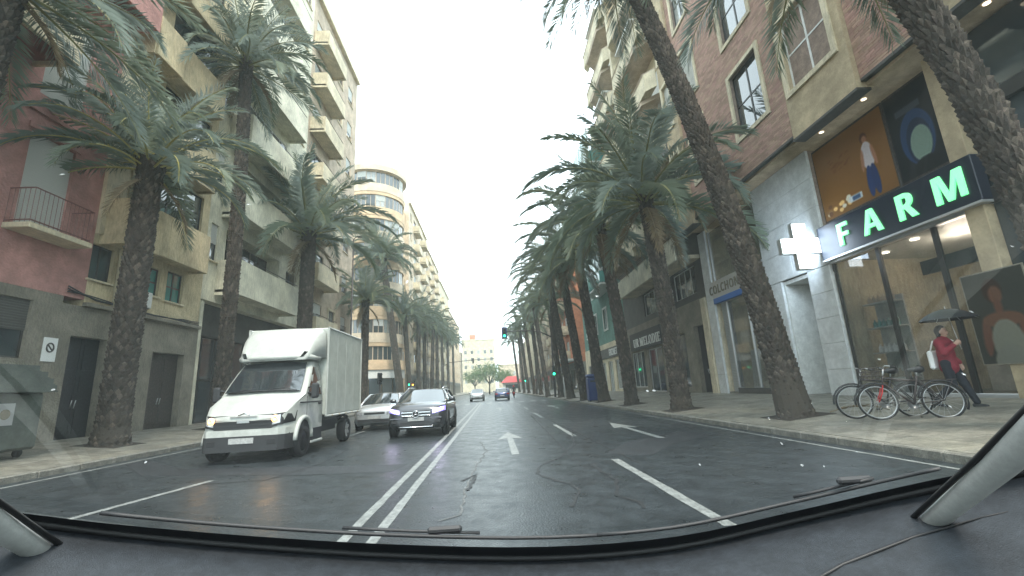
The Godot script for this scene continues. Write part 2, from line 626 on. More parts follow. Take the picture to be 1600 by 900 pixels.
func pavement(called: String, side: int, runs: Array) -> void:
	var st := begin()
	var xk := RK if side > 0 else LK
	var xw := RX if side > 0 else LX
	var yw := gy(xw)
	for r in runs:
		var n := Vector3.UP
		quadn(st, Vector3(xk, 0.134, r[0]), Vector3(xk, 0.134, r[1]), Vector3(xw, yw - 0.006, r[1]), Vector3(xw, yw - 0.006, r[0]), n)
		quadn(st, Vector3(xw, yw - 0.006, r[0]), Vector3(xw, yw - 0.006, r[1]), Vector3(xw + side * 8.0, yw - 0.006, r[1]), Vector3(xw + side * 8.0, yw - 0.006, r[0]), n)
		quadn(st, Vector3(xk, -0.05, r[0]), Vector3(xk, -0.05, r[1]), Vector3(xk, 0.134, r[1]), Vector3(xk, 0.134, r[0]), Vector3(-side, 0, 0))
		for z in r:
			quadn(st, Vector3(xk, -0.05, z), Vector3(xk, 0.134, z), Vector3(xw, yw - 0.006, z), Vector3(xw, -0.05, z), Vector3(0, 0, 1 if z == r[0] else -1))
	var walk := part(self, called, done(st), mats.slab_b)
	structure(walk)
	var ks := box_mesh(Vector3(-0.075, -0.1, -0.497), Vector3(0.075, 0.14, 0.497), 0.022)
	for k in 62:
		var z := 4.0 - k * 1.0
		if side < 0 and z < -42.5:
			break
		if side > 0 and z < -53.5:
			break
		part(walk, "kerb_stone", ks, mats.kerb, Vector3(xk - side * 0.0755 + rng.randf_range(-0.006, 0.006), rng.randf_range(-0.008, 0.004), z), Basis(Vector3.UP, rng.randf_range(-0.006, 0.006)))
	# long far kerb
	for r in runs:
		var z0: float = min(r[0], -42.6 if side < 0 else -53.6)
		if r[1] < z0 - 1.0:
			part(walk, "kerb", box_mesh(Vector3(xk - side * 0.15 - 0.001 if side > 0 else xk, -0.1, r[1]), Vector3(xk if side > 0 else xk + 0.15, 0.138, z0)), mats.kerb)
	var slope := atan2(yw - 0.14, abs(xw - xk)) * side
	var lx := 0.6 if side > 0 else 0.45
	var lz := 1.2 if side > 0 else 0.8
	var slab := box_mesh(Vector3(-lx * 0.5 + 0.006, -0.03, -lz * 0.5 + 0.006), Vector3(lx * 0.5 - 0.006, 0.004, lz * 0.5 - 0.006), 0.004)
	var tones := [mats.slab_a, mats.slab_b, mats.slab_c]
	var nx := int(abs(xw - xk) / lx)
	var zs := -4.0 if side > 0 else -9.0
	for i in nx:
		for k in (24 if side > 0 else 22):
			var s := (i + 0.5) * lx
			var z := zs - (k + (0.5 if i % 2 == 0 else 0.0)) * lz
			var x := xk + side * s * cos(slope)
			part(walk, "paving_slab", slab, tones[rng.randi() % 3], Vector3(x, gy(x) + rng.randf_range(-0.002, 0.002), z), Basis(Vector3.BACK, slope))

# ---------------------------------------------------------------- buildings
# A building is a Node3D at its base: local x runs along the facade, y up, z out of the wall.
func building(called: String, label: String, side: int, x: float, z_near: float) -> Dictionary:
	var o := thing(called, label, "building", Vector3(x, 0, z_near))
	if side < 0:
		o.basis = Basis(Vector3(0, 0, -1), Vector3.UP, Vector3(1, 0, 0))
	else:
		o.basis = Basis(Vector3(0, 0, 1), Vector3.UP, Vector3(-1, 0, 0))
	return {"n": o, "sg": -side, "zn": z_near}

func uu(b: Dictionary, z: float) -> float:
	return (b.zn - z) * b.sg

# wall with real openings; holes [za, zb, ya, yb] in street coordinates; d is how far it stands out
func wall(b: Dictionary, called: String, za: float, zb: float, y0: float, y1: float, d: float, holes: Array, m: Material, back := 9.0, reveal := 0.24) -> MeshInstance3D:
	var u0: float = min(uu(b, za), uu(b, zb))
	var u1: float = max(uu(b, za), uu(b, zb))
	var us := [u0, u1]
	var ys := [y0, y1]
	var hs := []
	for h in holes:
		var a: float = clamp(min(uu(b, h[0]), uu(b, h[1])), u0, u1)
		var c: float = clamp(max(uu(b, h[0]), uu(b, h[1])), u0, u1)
		hs.append([a, c, max(h[2], y0), min(h[3], y1)])
		us.append(a)
		us.append(c)
		ys.append(hs[-1][2])
		ys.append(hs[-1][3])
	us.sort()
	ys.sort()
	var st := begin()
	for i in us.size() - 1:
		if us[i + 1] - us[i] < 0.001:
			continue
		for j in ys.size() - 1:
			if ys[j + 1] - ys[j] < 0.001:
				continue
			var cu: float = (us[i] + us[i + 1]) * 0.5
			var cy: float = (ys[j] + ys[j + 1]) * 0.5
			var open := false
			for h in hs:
				if cu > h[0] and cu < h[1] and cy > h[2] and cy < h[3]:
					open = true
					break
			if not open:
				quadn(st, Vector3(us[i], ys[j], d), Vector3(us[i + 1], ys[j], d), Vector3(us[i + 1], ys[j + 1], d), Vector3(us[i], ys[j + 1], d), Vector3.BACK)
	for h in hs:
		var e := d - reveal
		quadn(st, Vector3(h[0], h[2], d), Vector3(h[0], h[3], d), Vector3(h[0], h[3], e), Vector3(h[0], h[2], e), Vector3.RIGHT)
		quadn(st, Vector3(h[1], h[2], d), Vector3(h[1], h[3], d), Vector3(h[1], h[3], e), Vector3(h[1], h[2], e), Vector3.LEFT)
		quadn(st, Vector3(h[0], h[3], d), Vector3(h[1], h[3], d), Vector3(h[1], h[3], e), Vector3(h[0], h[3], e), Vector3.DOWN)
		quadn(st, Vector3(h[0], h[2], d), Vector3(h[1], h[2], d), Vector3(h[1], h[2], e), Vector3(h[0], h[2], e), Vector3.UP)
	var k := d - back
	quadn(st, Vector3(u0, y0, d), Vector3(u0, y1, d), Vector3(u0, y1, k), Vector3(u0, y0, k), Vector3.LEFT)
	quadn(st, Vector3(u1, y0, d), Vector3(u1, y1, d), Vector3(u1, y1, k), Vector3(u1, y0, k), Vector3.RIGHT)
	quadn(st, Vector3(u0, y1, d), Vector3(u1, y1, d), Vector3(u1, y1, k), Vector3(u0, y1, k), Vector3.UP)
	quadn(st, Vector3(u0, y0, d), Vector3(u1, y0, d), Vector3(u1, y0, k), Vector3(u0, y0, k), Vector3.DOWN)
	quadn(st, Vector3(u0, y0, k), Vector3(u1, y0, k), Vector3(u1, y1, k), Vector3(u0, y1, k), Vector3.FORWARD)
	return part(b.n, called, done(st), m)

func slab(b: Dictionary, called: String, za: float, zb: float, y0: float, y1: float, d0: float, d1: float, m: Material, e := 0.0, parent: Node = null) -> MeshInstance3D:
	var u0: float = min(uu(b, za), uu(b, zb))
	var u1: float = max(uu(b, za), uu(b, zb))
	return part(parent if parent != null else b.n, called, box_mesh(Vector3(u0, y0, d0), Vector3(u1, y1, d1), e), m)

func frame_mesh(w: float, h: float, nv: int, nh: int) -> ArrayMesh:
	var key := "frame %.2f %.2f %d %d" % [w, h, nv, nh]
	if not meshes.has(key):
		var st := begin()
		var t := 0.06
		box(st, Vector3(-w / 2, 0, 0), Vector3(-w / 2 + t, h, 0.06))
		box(st, Vector3(w / 2 - t, 0, 0), Vector3(w / 2, h, 0.06))
		box(st, Vector3(-w / 2 + t, 0, 0), Vector3(w / 2 - t, t, 0.058))
		box(st, Vector3(-w / 2 + t, h - t, 0), Vector3(w / 2 - t, h, 0.058))
		for i in nv:
			var x := -w / 2 + w * (i + 1) / (nv + 1)
			box(st, Vector3(x - 0.035, t, 0), Vector3(x + 0.035, h - t, 0.055))
		for i in nh:
			var y := h * (i + 1) / (nh + 1)
			box(st, Vector3(-w / 2 + t, y - 0.03, 0.001), Vector3(w / 2 - t, y + 0.03, 0.052))
		meshes[key] = done(st)
	return meshes[key]

func shutter_mesh(w: float, h: float) -> ArrayMesh:
	var key := "shutter %.2f %.2f" % [w, h]
	if not meshes.has(key):
		var st := begin()
		var n := int(max(3.0, h / 0.075))
		var p := h / n
		for i in n:
			var y := i * p
			quadn(st, Vector3(-w / 2, y, 0.004), Vector3(w / 2, y, 0.004), Vector3(w / 2, y + p * 0.8, 0.028), Vector3(-w / 2, y + p * 0.8, 0.028), Vector3.BACK)
			quadn(st, Vector3(-w / 2, y + p * 0.8, 0.028), Vector3(w / 2, y + p * 0.8, 0.028), Vector3(w / 2, y + p, 0.004), Vector3(-w / 2, y + p, 0.004), Vector3(0, 1, 0.3))
		meshes[key] = done(st)
	return meshes[key]

func boxm(w: float, h: float, t: float) -> ArrayMesh:
	var key := "box %.2f %.2f %.3f" % [w, h, t]
	if not meshes.has(key):
		meshes[key] = box_mesh(Vector3(-w / 2, 0, 0), Vector3(w / 2, h, t))
	return meshes[key]

# window with frame, pane, sill and, if shut > 0, a roller shutter over that share of it
func window(b: Dictionary, za: float, zb: float, y0: float, y1: float, d: float, o := {}) -> void:
	var w: float = snapped(abs(za - zb), 0.02)
	var h: float = snapped(y1 - y0, 0.02)
	var at := Vector3(uu(b, (za + zb) * 0.5), y0, d - o.get("in", 0.17))
	var f := part(b.n, "window", frame_mesh(w, h, o.get("nv", 1), o.get("nh", 0)), o.get("frame", mats.dark_frame), at)
	var pm: Material = o.get("pane", null)
	if pm == null:
		var r := rng.randf()
		pm = mats.pane if r < 0.62 else (mats.pane_curtain if r < 0.85 else mats.pane_sky)
	part(f, "pane", boxm(w - 0.1, h - 0.1, 0.02), pm, Vector3(0, 0.05, 0.012))
	var shut: float = o.get("shut", 0.0)
	if shut > 0.02:
		var sh: float = snapped(h * shut, 0.1)
		part(f, "roller_shutter", shutter_mesh(w, sh), o.get("shutter", mats.blind), Vector3(0, h - sh, 0.065))
	if o.get("sill", true):
		part(f, "sill", boxm(w + 0.16, 0.06, 0.26), o.get("sill_mat", mats.cream_pale), Vector3(0, -0.062, 0.0))
	if o.has("surround"):
		var key := "surround %.2f %.2f" % [w, h]
		if not meshes.has(key):
			var st := begin()
			var t := 0.17
			var dd: float = o.get("in", 0.17)
			box(st, Vector3(-w / 2 - t, -t, 0), Vector3(-w / 2 - 0.002, h + t, dd + 0.07))
			box(st, Vector3(w / 2 + 0.002, -t, 0), Vector3(w / 2 + t, h + t, dd + 0.07))
			box(st, Vector3(-w / 2 - 0.001, -t, 0), Vector3(w / 2 + 0.001, -0.002, dd + 0.068))
			box(st, Vector3(-w / 2 - 0.001, h + 0.002, 0), Vector3(w / 2 + 0.001, h + t, dd + 0.068))
			meshes[key] = done(st)
		part(f, "surround", meshes[key], o.surround)
	if o.get("rail", false):
		part(f, "window_rail", railing_mesh(w, 0.95, 0.0), mats.iron, Vector3(0, 0.02, 0.2))

func railing_mesh(w: float, h: float, depth: float) -> ArrayMesh:
	var key := "railing %.2f %.2f %.2f" % [w, h, depth]
	if not meshes.has(key):
		var st := begin()
		var runs := [[Vector3(-w / 2, 0, depth), Vector3(w / 2, 0, depth)]]
		if depth > 0.05:
			runs.append([Vector3(-w / 2, 0, 0), Vector3(-w / 2, 0, depth)])
			runs.append([Vector3(w / 2, 0, depth), Vector3(w / 2, 0, 0)])
		for r in runs:
			var L: float = r[0].distance_to(r[1])
			for y in [0.08, h]:
				tube(st, [r[0] + Vector3.UP * y, r[1] + Vector3.UP * y], 0.022, 5)
			var n := int(max(2.0, L / 0.13))
			for i in n + 1:
				var p: Vector3 = r[0].lerp(r[1], float(i) / n)
				tube(st, [p + Vector3.UP * 0.02, p + Vector3.UP * h], 0.011, 4, false)
		meshes[key] = done(st)
	return meshes[key]

# style "solid" (parapet), "iron" (railing) or "glass"
func balcony(b: Dictionary, za: float, zb: float, y: float, d: float, proj: float, h: float, style: String, m: Material, m2: Material = null) -> void:
	var u: float = (uu(b, za) + uu(b, zb)) * 0.5
	var w: float = snapped(abs(za - zb), 0.02)
	var o := part(b.n, "balcony", box_mesh(Vector3(-w / 2, -0.16, 0), Vector3(w / 2, 0, proj), 0.015), m, Vector3(u, y, d + 0.002))
	if style == "iron":
		part(o, "railing", railing_mesh(w - 0.1, h, proj - 0.06), mats.iron if m2 == null else m2)
		return
	var t := 0.1 if style == "solid" else 0.03
	var pm: Material = m if m2 == null else m2
	var lo := -0.3 if style == "solid" else 0.05
	part(o, "parapet", box_mesh(Vector3(-w / 2 - 0.003, lo, proj - t), Vector3(w / 2 + 0.003, h, proj + 0.01), 0.012), pm)
	for s in [-1, 1]:
		part(o, "parapet_side", box_mesh(Vector3(s * (w / 2 - t * 0.5) - t * 0.5, lo, 0.002), Vector3(s * (w / 2 - t * 0.5) + t * 0.5, h - 0.003, proj - t - 0.001)), pm)
	if style == "solid":
		part(o, "handrail", tube_mesh([Vector3(-w / 2 + 0.1, h + 0.17, proj - 0.06), Vector3(w / 2 - 0.1, h + 0.17, proj - 0.06)], 0.022, 6), mats.iron)

func air_conditioner(at: Vector3, side: int, label: String) -> void:
	var o := thing("air_conditioner", label, "air conditioner", at)
	o.basis = Basis(Vector3(0, 0, -1), Vector3.UP, Vector3(1, 0, 0)) if side < 0 else Basis(Vector3(0, 0, 1), Vector3.UP, Vector3(-1, 0, 0))
	part(o, "casing", box_mesh(Vector3(-0.45, 0, 0.06), Vector3(0.45, 0.62, 0.4), 0.03), mats.white_paint)
	var st := begin(true)
	for r in [0.07, 0.13, 0.19, 0.25]:
		var pts := []
		for k in 19:
			pts.append(Vector3(cos(TAU * k / 18.0) * r - 0.08, sin(TAU * k / 18.0) * r + 0.31, 0.41))
		tube(st, pts, 0.008, 4, false)
	part(o, "fan_grille", done(st), mats.plastic)
	for x in [-0.3, 0.3]:
		part(o, "bracket", box_mesh(Vector3(x - 0.02, -0.04, 0.0), Vector3(x + 0.02, 0.0, 0.4)), mats.iron)

# ordinary block: rows of windows, balconies in chosen bays, shops below
func block(called: String, label: String, side: int, x: float, z0: float, z1: float, base: float, top: float, pitch: float, m: Material, o := {}) -> Dictionary:
	var b := building(called, label, side, x, z0)
	var g := gy(x) - 0.1
	var shop_top: float = o.get("shop_top", 4.4)
	var n := int(o.get("bays", max(2.0, abs(z1 - z0) / 4.0)))
	var wl: float = abs(z1 - z0) / n
	var holes := []
	var specs := []
	var y := base
	while y + 2.3 < top:
		for i in n:
			var c := z0 - (i + 0.5) * wl
			var bal: bool = o.get("balconies", []).has(i)
			var ww: float = o.get("win", 1.3)
			var y0 := y + (0.1 if bal else 0.95)
			var y1: float = y + o.get("head", 2.45)
			if bal:
				ww = min(wl * 0.6, 2.4)
			holes.append([c + ww / 2, c - ww / 2, y0, y1])
			specs.append([c, ww, y0, y1, bal, y])
		y += pitch
	wall(b, "wall", z0, z1, shop_top, top, 0.0, holes, m)
	for s in specs:
		var shut := 0.0 if rng.randf() < 0.45 else rng.randf_range(0.2, 1.0)
		window(b, s[0] + s[1] / 2, s[0] - s[1] / 2, s[2], s[3], 0.0, {"nv": 2 if s[1] > 1.9 else 1, "shut": shut, "shutter": o.get("shutter", mats.blind), "frame": o.get("frame", mats.brown_frame), "sill": not s[4], "sill_mat": o.get("trim", mats.cream_pale)})
		if s[4]:
			balcony(b, s[0] + wl * 0.42, s[0] - wl * 0.42, s[5], 0.0, o.get("proj", 1.0), 1.0, o.get("rail", "solid"), o.get("bal_mat", m), o.get("rail_mat", null))
	slab(b, "cornice", z0 - 0.05, z1 + 0.05, top + 0.003, top + 0.35, -8.0, 0.3, o.get("trim", mats.cream_pale), 0.02)
	# ground floor with shop openings
	var sh := []
	var ns := int(max(1.0, abs(z1 - z0) / 5.5))
	var sl: float = abs(z1 - z0) / ns
	for i in ns:
		var c := z0 - (i + 0.5) * sl
		sh.append([c + sl * 0.38, c - sl * 0.38, g + 0.25, shop_top - 0.95])
	wall(b, "ground_floor", z0 - 0.004, z1 + 0.004, g - 0.3, shop_top - 0.003, 0.06, sh, o.get("ground", mats.grey_stone))
	for h in sh:
		window(b, h[0], h[1], h[2], h[3], 0.06, {"nv": 2, "pane": mats.pane, "sill": false, "frame": o.get("shop_frame", mats.dark_frame), "in": 0.2})
		slab(b, "shop_fascia", h[0] + 0.2, h[1] - 0.2, h[3] + 0.08, h[3] + 0.7, 0.063, 0.16, o.get("fascia", mats.dark_stone), 0.01)
	return b

func stone_door(b: Dictionary, za: float, zb: float, y0: float, y1: float, d: float, m: Material, leaves := 2) -> void:
	var u0: float = min(uu(b, za), uu(b, zb))
	var u1: float = max(uu(b, za), uu(b, zb))
	var w := (u1 - u0) / leaves
	for i in leaves:
		var st := begin()
		var a := u0 + i * w + 0.01
		var c := u0 + (i + 1) * w - 0.01
		box(st, Vector3(a, y0, d - 0.3), Vector3(c, y1, d - 0.26))
		for r in 3:
			var ya := y0 + 0.2 + r * (y1 - y0 - 0.25) / 3.0
			box(st, Vector3(a + 0.12, ya, d - 0.261), Vector3(c - 0.12, ya + (y1 - y0) / 3.0 - 0.25, d - 0.235))
		var p := part(b.n, "door", done(st), m)
		part(p, "handle", tube_mesh([Vector3(c - 0.06 if i == 0 else a + 0.06, y0 + 1.0, d - 0.24), Vector3(c - 0.06 if i == 0 else a + 0.06, y0 + 1.25, d - 0.2)], 0.015, 6), mats.steel)
	slab(b, "door_step", za + 0.1, zb - 0.1, y0 - 0.14, y0 + 0.02, d - 0.3, d + 0.16, mats.kerb, 0.01)

# cable or pipe along a facade
func facade_pipe(b: Dictionary, called: String, pts: Array, r: float, m: Material) -> void:
	var p := []
	for q in pts:
		p.append(Vector3(uu(b, q[0]), q[1], q[2]))
	part(b.n, called, tube_mesh(p, r, 6), m)

func build_left_side() -> void:
	# pink house
	var b := building("pink_house", "pink rendered house with iron balcony above a grey stone ground floor", -1, LX, -2.0)
	var holes := []
	var wins := []
	for k in 4:
		for c in [-5.0, -9.2, -13.2]:
			holes.append([c + 0.72, c - 0.72, 6.65 + k * 4.3, 9.7 + k * 4.3])
			wins.append([c, 6.65 + k * 4.3, 9.7 + k * 4.3, k])
	wall(b, "wall", -2.0, -15.05, 4.95, 24.0, 0.0, holes, mats.pink)
	for w in wins:
		window(b, w[0] + 0.72, w[0] - 0.72, w[1], w[2], 0.0, {"nv": 1, "shut": 1.0 if w[0] < -12.0 else 0.85, "frame": mats.white_paint, "sill": false, "shutter": mats.blind})
		slab(b, "window_lintel", w[0] + 0.85, w[0] - 0.85, w[2] + 0.02, w[2] + 0.2, 0.003, 0.06, mats.pink)
		if w[3] == 0 or (w[3] == 1 and w[0] > -12.0):
			balcony(b, w[0] + 1.0, w[0] - 1.0, w[1] - 0.05, 0.0, 0.75, 1.05, "iron", mats.cream_pale, mats.rust_iron)
	for y in [10.3, 14.7, 19.0]:
		slab(b, "string_course", -2.0, -15.0, y, y + 0.12, 0.003, 0.07, mats.pink)
	slab(b, "pilaster", -10.9, -11.4, 5.0, 23.9, 0.003, 0.1, mats.pink)
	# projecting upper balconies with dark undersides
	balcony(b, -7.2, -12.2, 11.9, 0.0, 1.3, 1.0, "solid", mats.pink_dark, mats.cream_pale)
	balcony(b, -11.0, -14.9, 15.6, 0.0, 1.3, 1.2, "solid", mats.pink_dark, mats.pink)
	wall(b, "ground_floor", -2.0, -14.3, 0.1, 4.93, 0.05, [[-9.6, -13.4, 2.9, 4.6]], mats.grey_stone)
	window(b, -9.6, -13.4, 2.9, 4.6, 0.05, {"nv": 3, "shut": 0.5, "shutter": mats.shutter_dark, "sill": false, "pane": mats.pane})
	# cream house
	b = building("cream_house", "narrow cream house with boxed concrete balconies between pink and ivory buildings", -1, LX, -14.3)
	holes = [[-15.05, -15.95, 5.7, 6.95], [-17.3, -18.25, 5.7, 6.85], [-18.65, -19.65, 5.65, 6.95]]
	for k in 4:
		holes.append([-17.2, -20.4, 9.0 + k * 3.9, 11.0 + k * 3.9])
	wall(b, "wall", -15.055, -20.9, 4.72, 25.0, 0.0, holes, mats.cream)
	for i in 3:
		var h: Array = holes[i]
		window(b, h[0], h[1], h[2], h[3], 0.0, {"nv": 1, "nh": 1 if i > 0 else 0, "pane": mats.pane_green if i > 0 else mats.pane, "frame": mats.dark_frame})
	slab(b, "pilaster", -15.06, -15.95, 7.3, 24.9, 0.003, 0.12, mats.cream_pale)
	for k in 4:
		window(b, -17.2, -20.4, 9.0 + k * 3.9, 11.0 + k * 3.9, 0.0, {"nv": 2, "pane": mats.pane_sky, "sill": false, "frame": mats.dark_frame})
		# boxed balcony in ribbed panels
		var y := 7.2 + k * 3.9
		for q in [[-15.3, -16.75, -0.12, 1.0], [-16.76, -19.9, 0.0, 0.82]]:
			var body := slab(b, "balcony", q[0], q[1], y + q[2], y + q[2] + 0.18, 0.003, q[3], mats.cream, 0.01)
			var n := int(abs(q[0] - q[1]) / 0.62)
			for i in n:
				var pa: float = lerp(float(q[0]), float(q[1]), float(i) / n)
				var pb: float = lerp(float(q[0]), float(q[1]), float(i + 1) / n)
				slab(b, "parapet_panel", pa - 0.006, pb + 0.006, y + q[2] - 0.12, y + q[2] + 1.62, q[3] - 0.09, q[3] + 0.012, mats.cream, 0.012, body)
			for e in [q[0], q[1]]:
				slab(b, "parapet_side", e + 0.05, e - 0.05, y + q[2] - 0.1, y + q[2] + 1.6, 0.004, q[3] - 0.092, mats.cream, 0.0, body)
	wall(b, "ground_floor", -14.302, -20.898, 0.1, 4.71, 0.05, [[-14.75, -16.15, 0.42, 3.72], [-18.3, -20.15, 0.42, 3.5]], mats.grey_stone, 9.0, 0.5)
	stone_door(b, -14.75, -16.15, 0.44, 3.72, 0.05, mats.door_dark)
	stone_door(b, -18.3, -20.15, 0.44, 3.5, 0.05, mats.door_brown, 2)
	slab(b, "ledge", -15.0, -20.88, 4.715, 4.86, 0.003, 0.2, mats.grey_stone, 0.02)
	for k in 3:
		facade_pipe(b, "cable", wiggle3([[-14.4, 5.3 - k * 0.1, 0.04], [-15.4, 4.98 + k * 0.06, 0.1], [-17.5, 4.95 - k * 0.04, 0.12], [-20.8, 4.9 + k * 0.07, 0.1]], 0.5, 0.03), 0.022, mats.plastic)
	facade_pipe(b, "downpipe", [[-16.1, 4.9, 0.1], [-16.1, 14.0, 0.1], [-16.1, 22.0, 0.1]], 0.05, mats.cream_pale)
	for q in [[-14.1, 2.85], [-16.75, 2.75]]:
		var s := thing("parking_notice", "white no parking plate on the grey wall beside the %s door" % ("navy" if q[0] > -15 else "brown"), "sign", Vector3(LX + 0.075, q[1], q[0]))
		s.basis = Basis(Vector3(0, 0, -1), Vector3.UP, Vector3(1, 0, 0))
		part(s, "plate", box_mesh(Vector3(-0.22, 0, 0), Vector3(0.22, 0.72, 0.02)), mats.white_plain)
		var st := begin(true)
		var ring := []
		for k in 17:
			ring.append(Vector3(cos(TAU * k / 16) * 0.11, 0.42 + sin(TAU * k / 16) * 0.13, 0.022))
		tube(st, ring, 0.025, 5, false)
		tube(st, [Vector3(-0.08, 0.5, 0.022), Vector3(0.08, 0.33, 0.022)], 0.022, 5)
		part(s, "symbol", done(st), mats.dark_stone)
	air_conditioner(Vector3(LX + 0.02, 5.05, -17.0), -1, "white air conditioner on the cream wall behind the thick palm trunk")
	# ivory building with deep white balconies
	b = building("ivory_apartments", "ivory apartment block with long white balcony parapets behind the delivery truck", -1, LX, -20.9)
	holes = []
	for k in 7:
		var y := 8.2 + k * 4.1
		holes.append([-21.15, -21.75, y, y + 1.9])
		holes.append([-22.4, -28.2, y - 1.2, y + 1.95])
		holes.append([-29.2, -30.7, y - 0.6, y + 1.6])
	wall(b, "wall", -20.903, -31.3, 6.2, 36.0, 0.0, holes, mats.ivory, 9.0, 1.0)
	for k in 7:
		var y := 8.2 + k * 4.1
		window(b, -21.15, -21.75, y, y + 1.9, 0.0, {"nv": 0, "shut": 0.5})
		window(b, -29.2, -30.7, y - 0.6, y + 1.6, 0.0, {"nv": 1})
		for q in [[-22.4, -24.3, 1], [-24.3, -26.2, 1], [-26.2, -28.2, 1]]:
			window(b, q[0], q[1], y - 1.2, y + 1.95, 0.0, {"nv": 1, "in": 0.85 if k != 2 else 0.1, "sill": false, "frame": mats.brown_frame if k != 2 else mats.white_paint, "pane": mats.pane_sky if k == 2 else null, "shut": 0.0 if rng.randf() < 0.7 else 0.4})
		balcony(b, -21.85, -28.6, y - 1.35, 0.0, 1.15, 1.5, "solid", mats.ivory, mats.ivory)
	wall(b, "ground_floor", -20.905, -31.298, 0.1, 6.19, -0.5, [[-21.3, -24.3, 0.45, 4.6], [-24.8, -28.2, 0.45, 4.6], [-28.7, -30.9, 0.45, 4.6]], mats.dark_stone, 8.5)
	for h in [[-21.3, -24.3], [-24.8, -28.2], [-28.7, -30.9]]:
		window(b, h[0], h[1], 0.45, 4.6, -0.5, {"nv": 2, "nh": 1, "pane": mats.pane, "sill": false})
	slab(b, "party_pier", -20.92, -21.12, 0.3, 6.1, -0.5, 0.05, mats.ivory)
	# sand building with yellow balconies
	b = building("sand_apartments", "tall sand coloured apartment block with pale yellow corner balconies before the side street", -1, LX, -31.3)
	holes = []
	for k in 7:
		var y := 6.0 + k * 4.0
		holes.append([-32.0, -35.6, y, y + 2.6])
		holes.append([-37.1, -38.5, y + 0.7, y + 2.5])
		holes.append([-40.2, -41.6, y + 0.7, y + 2.5])
	wall(b, "wall", -31.303, -43.0, 4.6, 34.5, 0.0, holes, mats.sand)
	for k in 7:
		var y := 6.0 + k * 4.0
		window(b, -32.0, -35.6, y, y + 2.6, 0.0, {"nv": 2, "sill": false, "shut": 0.3 if k % 2 == 0 else 0.0})
		balcony(b, -31.6, -36.0, y, 0.0, 1.2, 1.05, "solid", mats.cream_pale, mats.cream_pale)
		window(b, -37.1, -38.5, y + 0.7, y + 2.5, 0.0, {"nv": 1, "rail": k < 4, "surround": mats.cream_pale})
		window(b, -40.2, -41.6, y + 0.7, y + 2.5, 0.0, {"nv": 1, "rail": k < 3, "shut": 0.6})
	slab(b, "cornice", -31.35, -42.95, 34.503, 34.9, -8.0, 0.35, mats.cream_pale, 0.02)
	wall(b, "ground_floor", -31.306, -42.996, 0.1, 4.59, 0.05, [[-32.0, -36.5, 0.5, 3.6], [-37.5, -42.2, 0.5, 3.6]], mats.cream_pale)
	for h in [[-32.0, -36.5], [-37.5, -42.2]]:
		window(b, h[0], h[1], 0.5, 3.6, 0.05, {"nv": 3, "pane": mats.pane, "sill": false})
	round_building()
	block("balcony_apartments", "beige apartment block next to the round peach tower, small balconies facing the avenue", -1, -13.2, -72.0, -92.0, 5.4, 33.5, 3.5, mats.peach_pale, {"bays": 5, "balconies": [1, 3], "bal_mat": mats.cream_pale, "proj": 1.1})
	block("grey_apartments", "grey brown apartment block in the middle distance, left of the avenue", -1, -13.5, -92.0, -116.0, 5.4, 32.5, 3.4, mats.sand, {"bays": 6, "balconies": [0, 2, 4], "bal_mat": mats.cream_pale})
	block("pale_apartments", "pale yellow apartment block far along the avenue on the palms' shaded side", -1, -13.5, -116.0, -145.0, 5.4, 31.0, 3.4, mats.cream_pale, {"bays": 7, "balconies": [1, 4]})
	block("distant_apartments", "most distant ochre apartment block on the oncoming side of the avenue", -1, -13.5, -145.0, -190.0, 5.4, 27.0, 3.6, mats.peach, {"bays": 9})

func wiggle3(pts: Array, step: float, amp: float) -> Array:
	var out := []
	for i in pts.size() - 1:
		var a := Vector3(pts[i][0], pts[i][1], pts[i][2])
		var b := Vector3(pts[i + 1][0], pts[i + 1][1], pts[i + 1][2])
		var n := int(max(1.0, a.distance_to(b) / step))
		for k in n:
			var p := a.lerp(b, float(k) / n)
			out.append([p.x, p.y + rng.randf_range(-amp, amp), p.z])
	out.append(pts[pts.size() - 1])
	return out

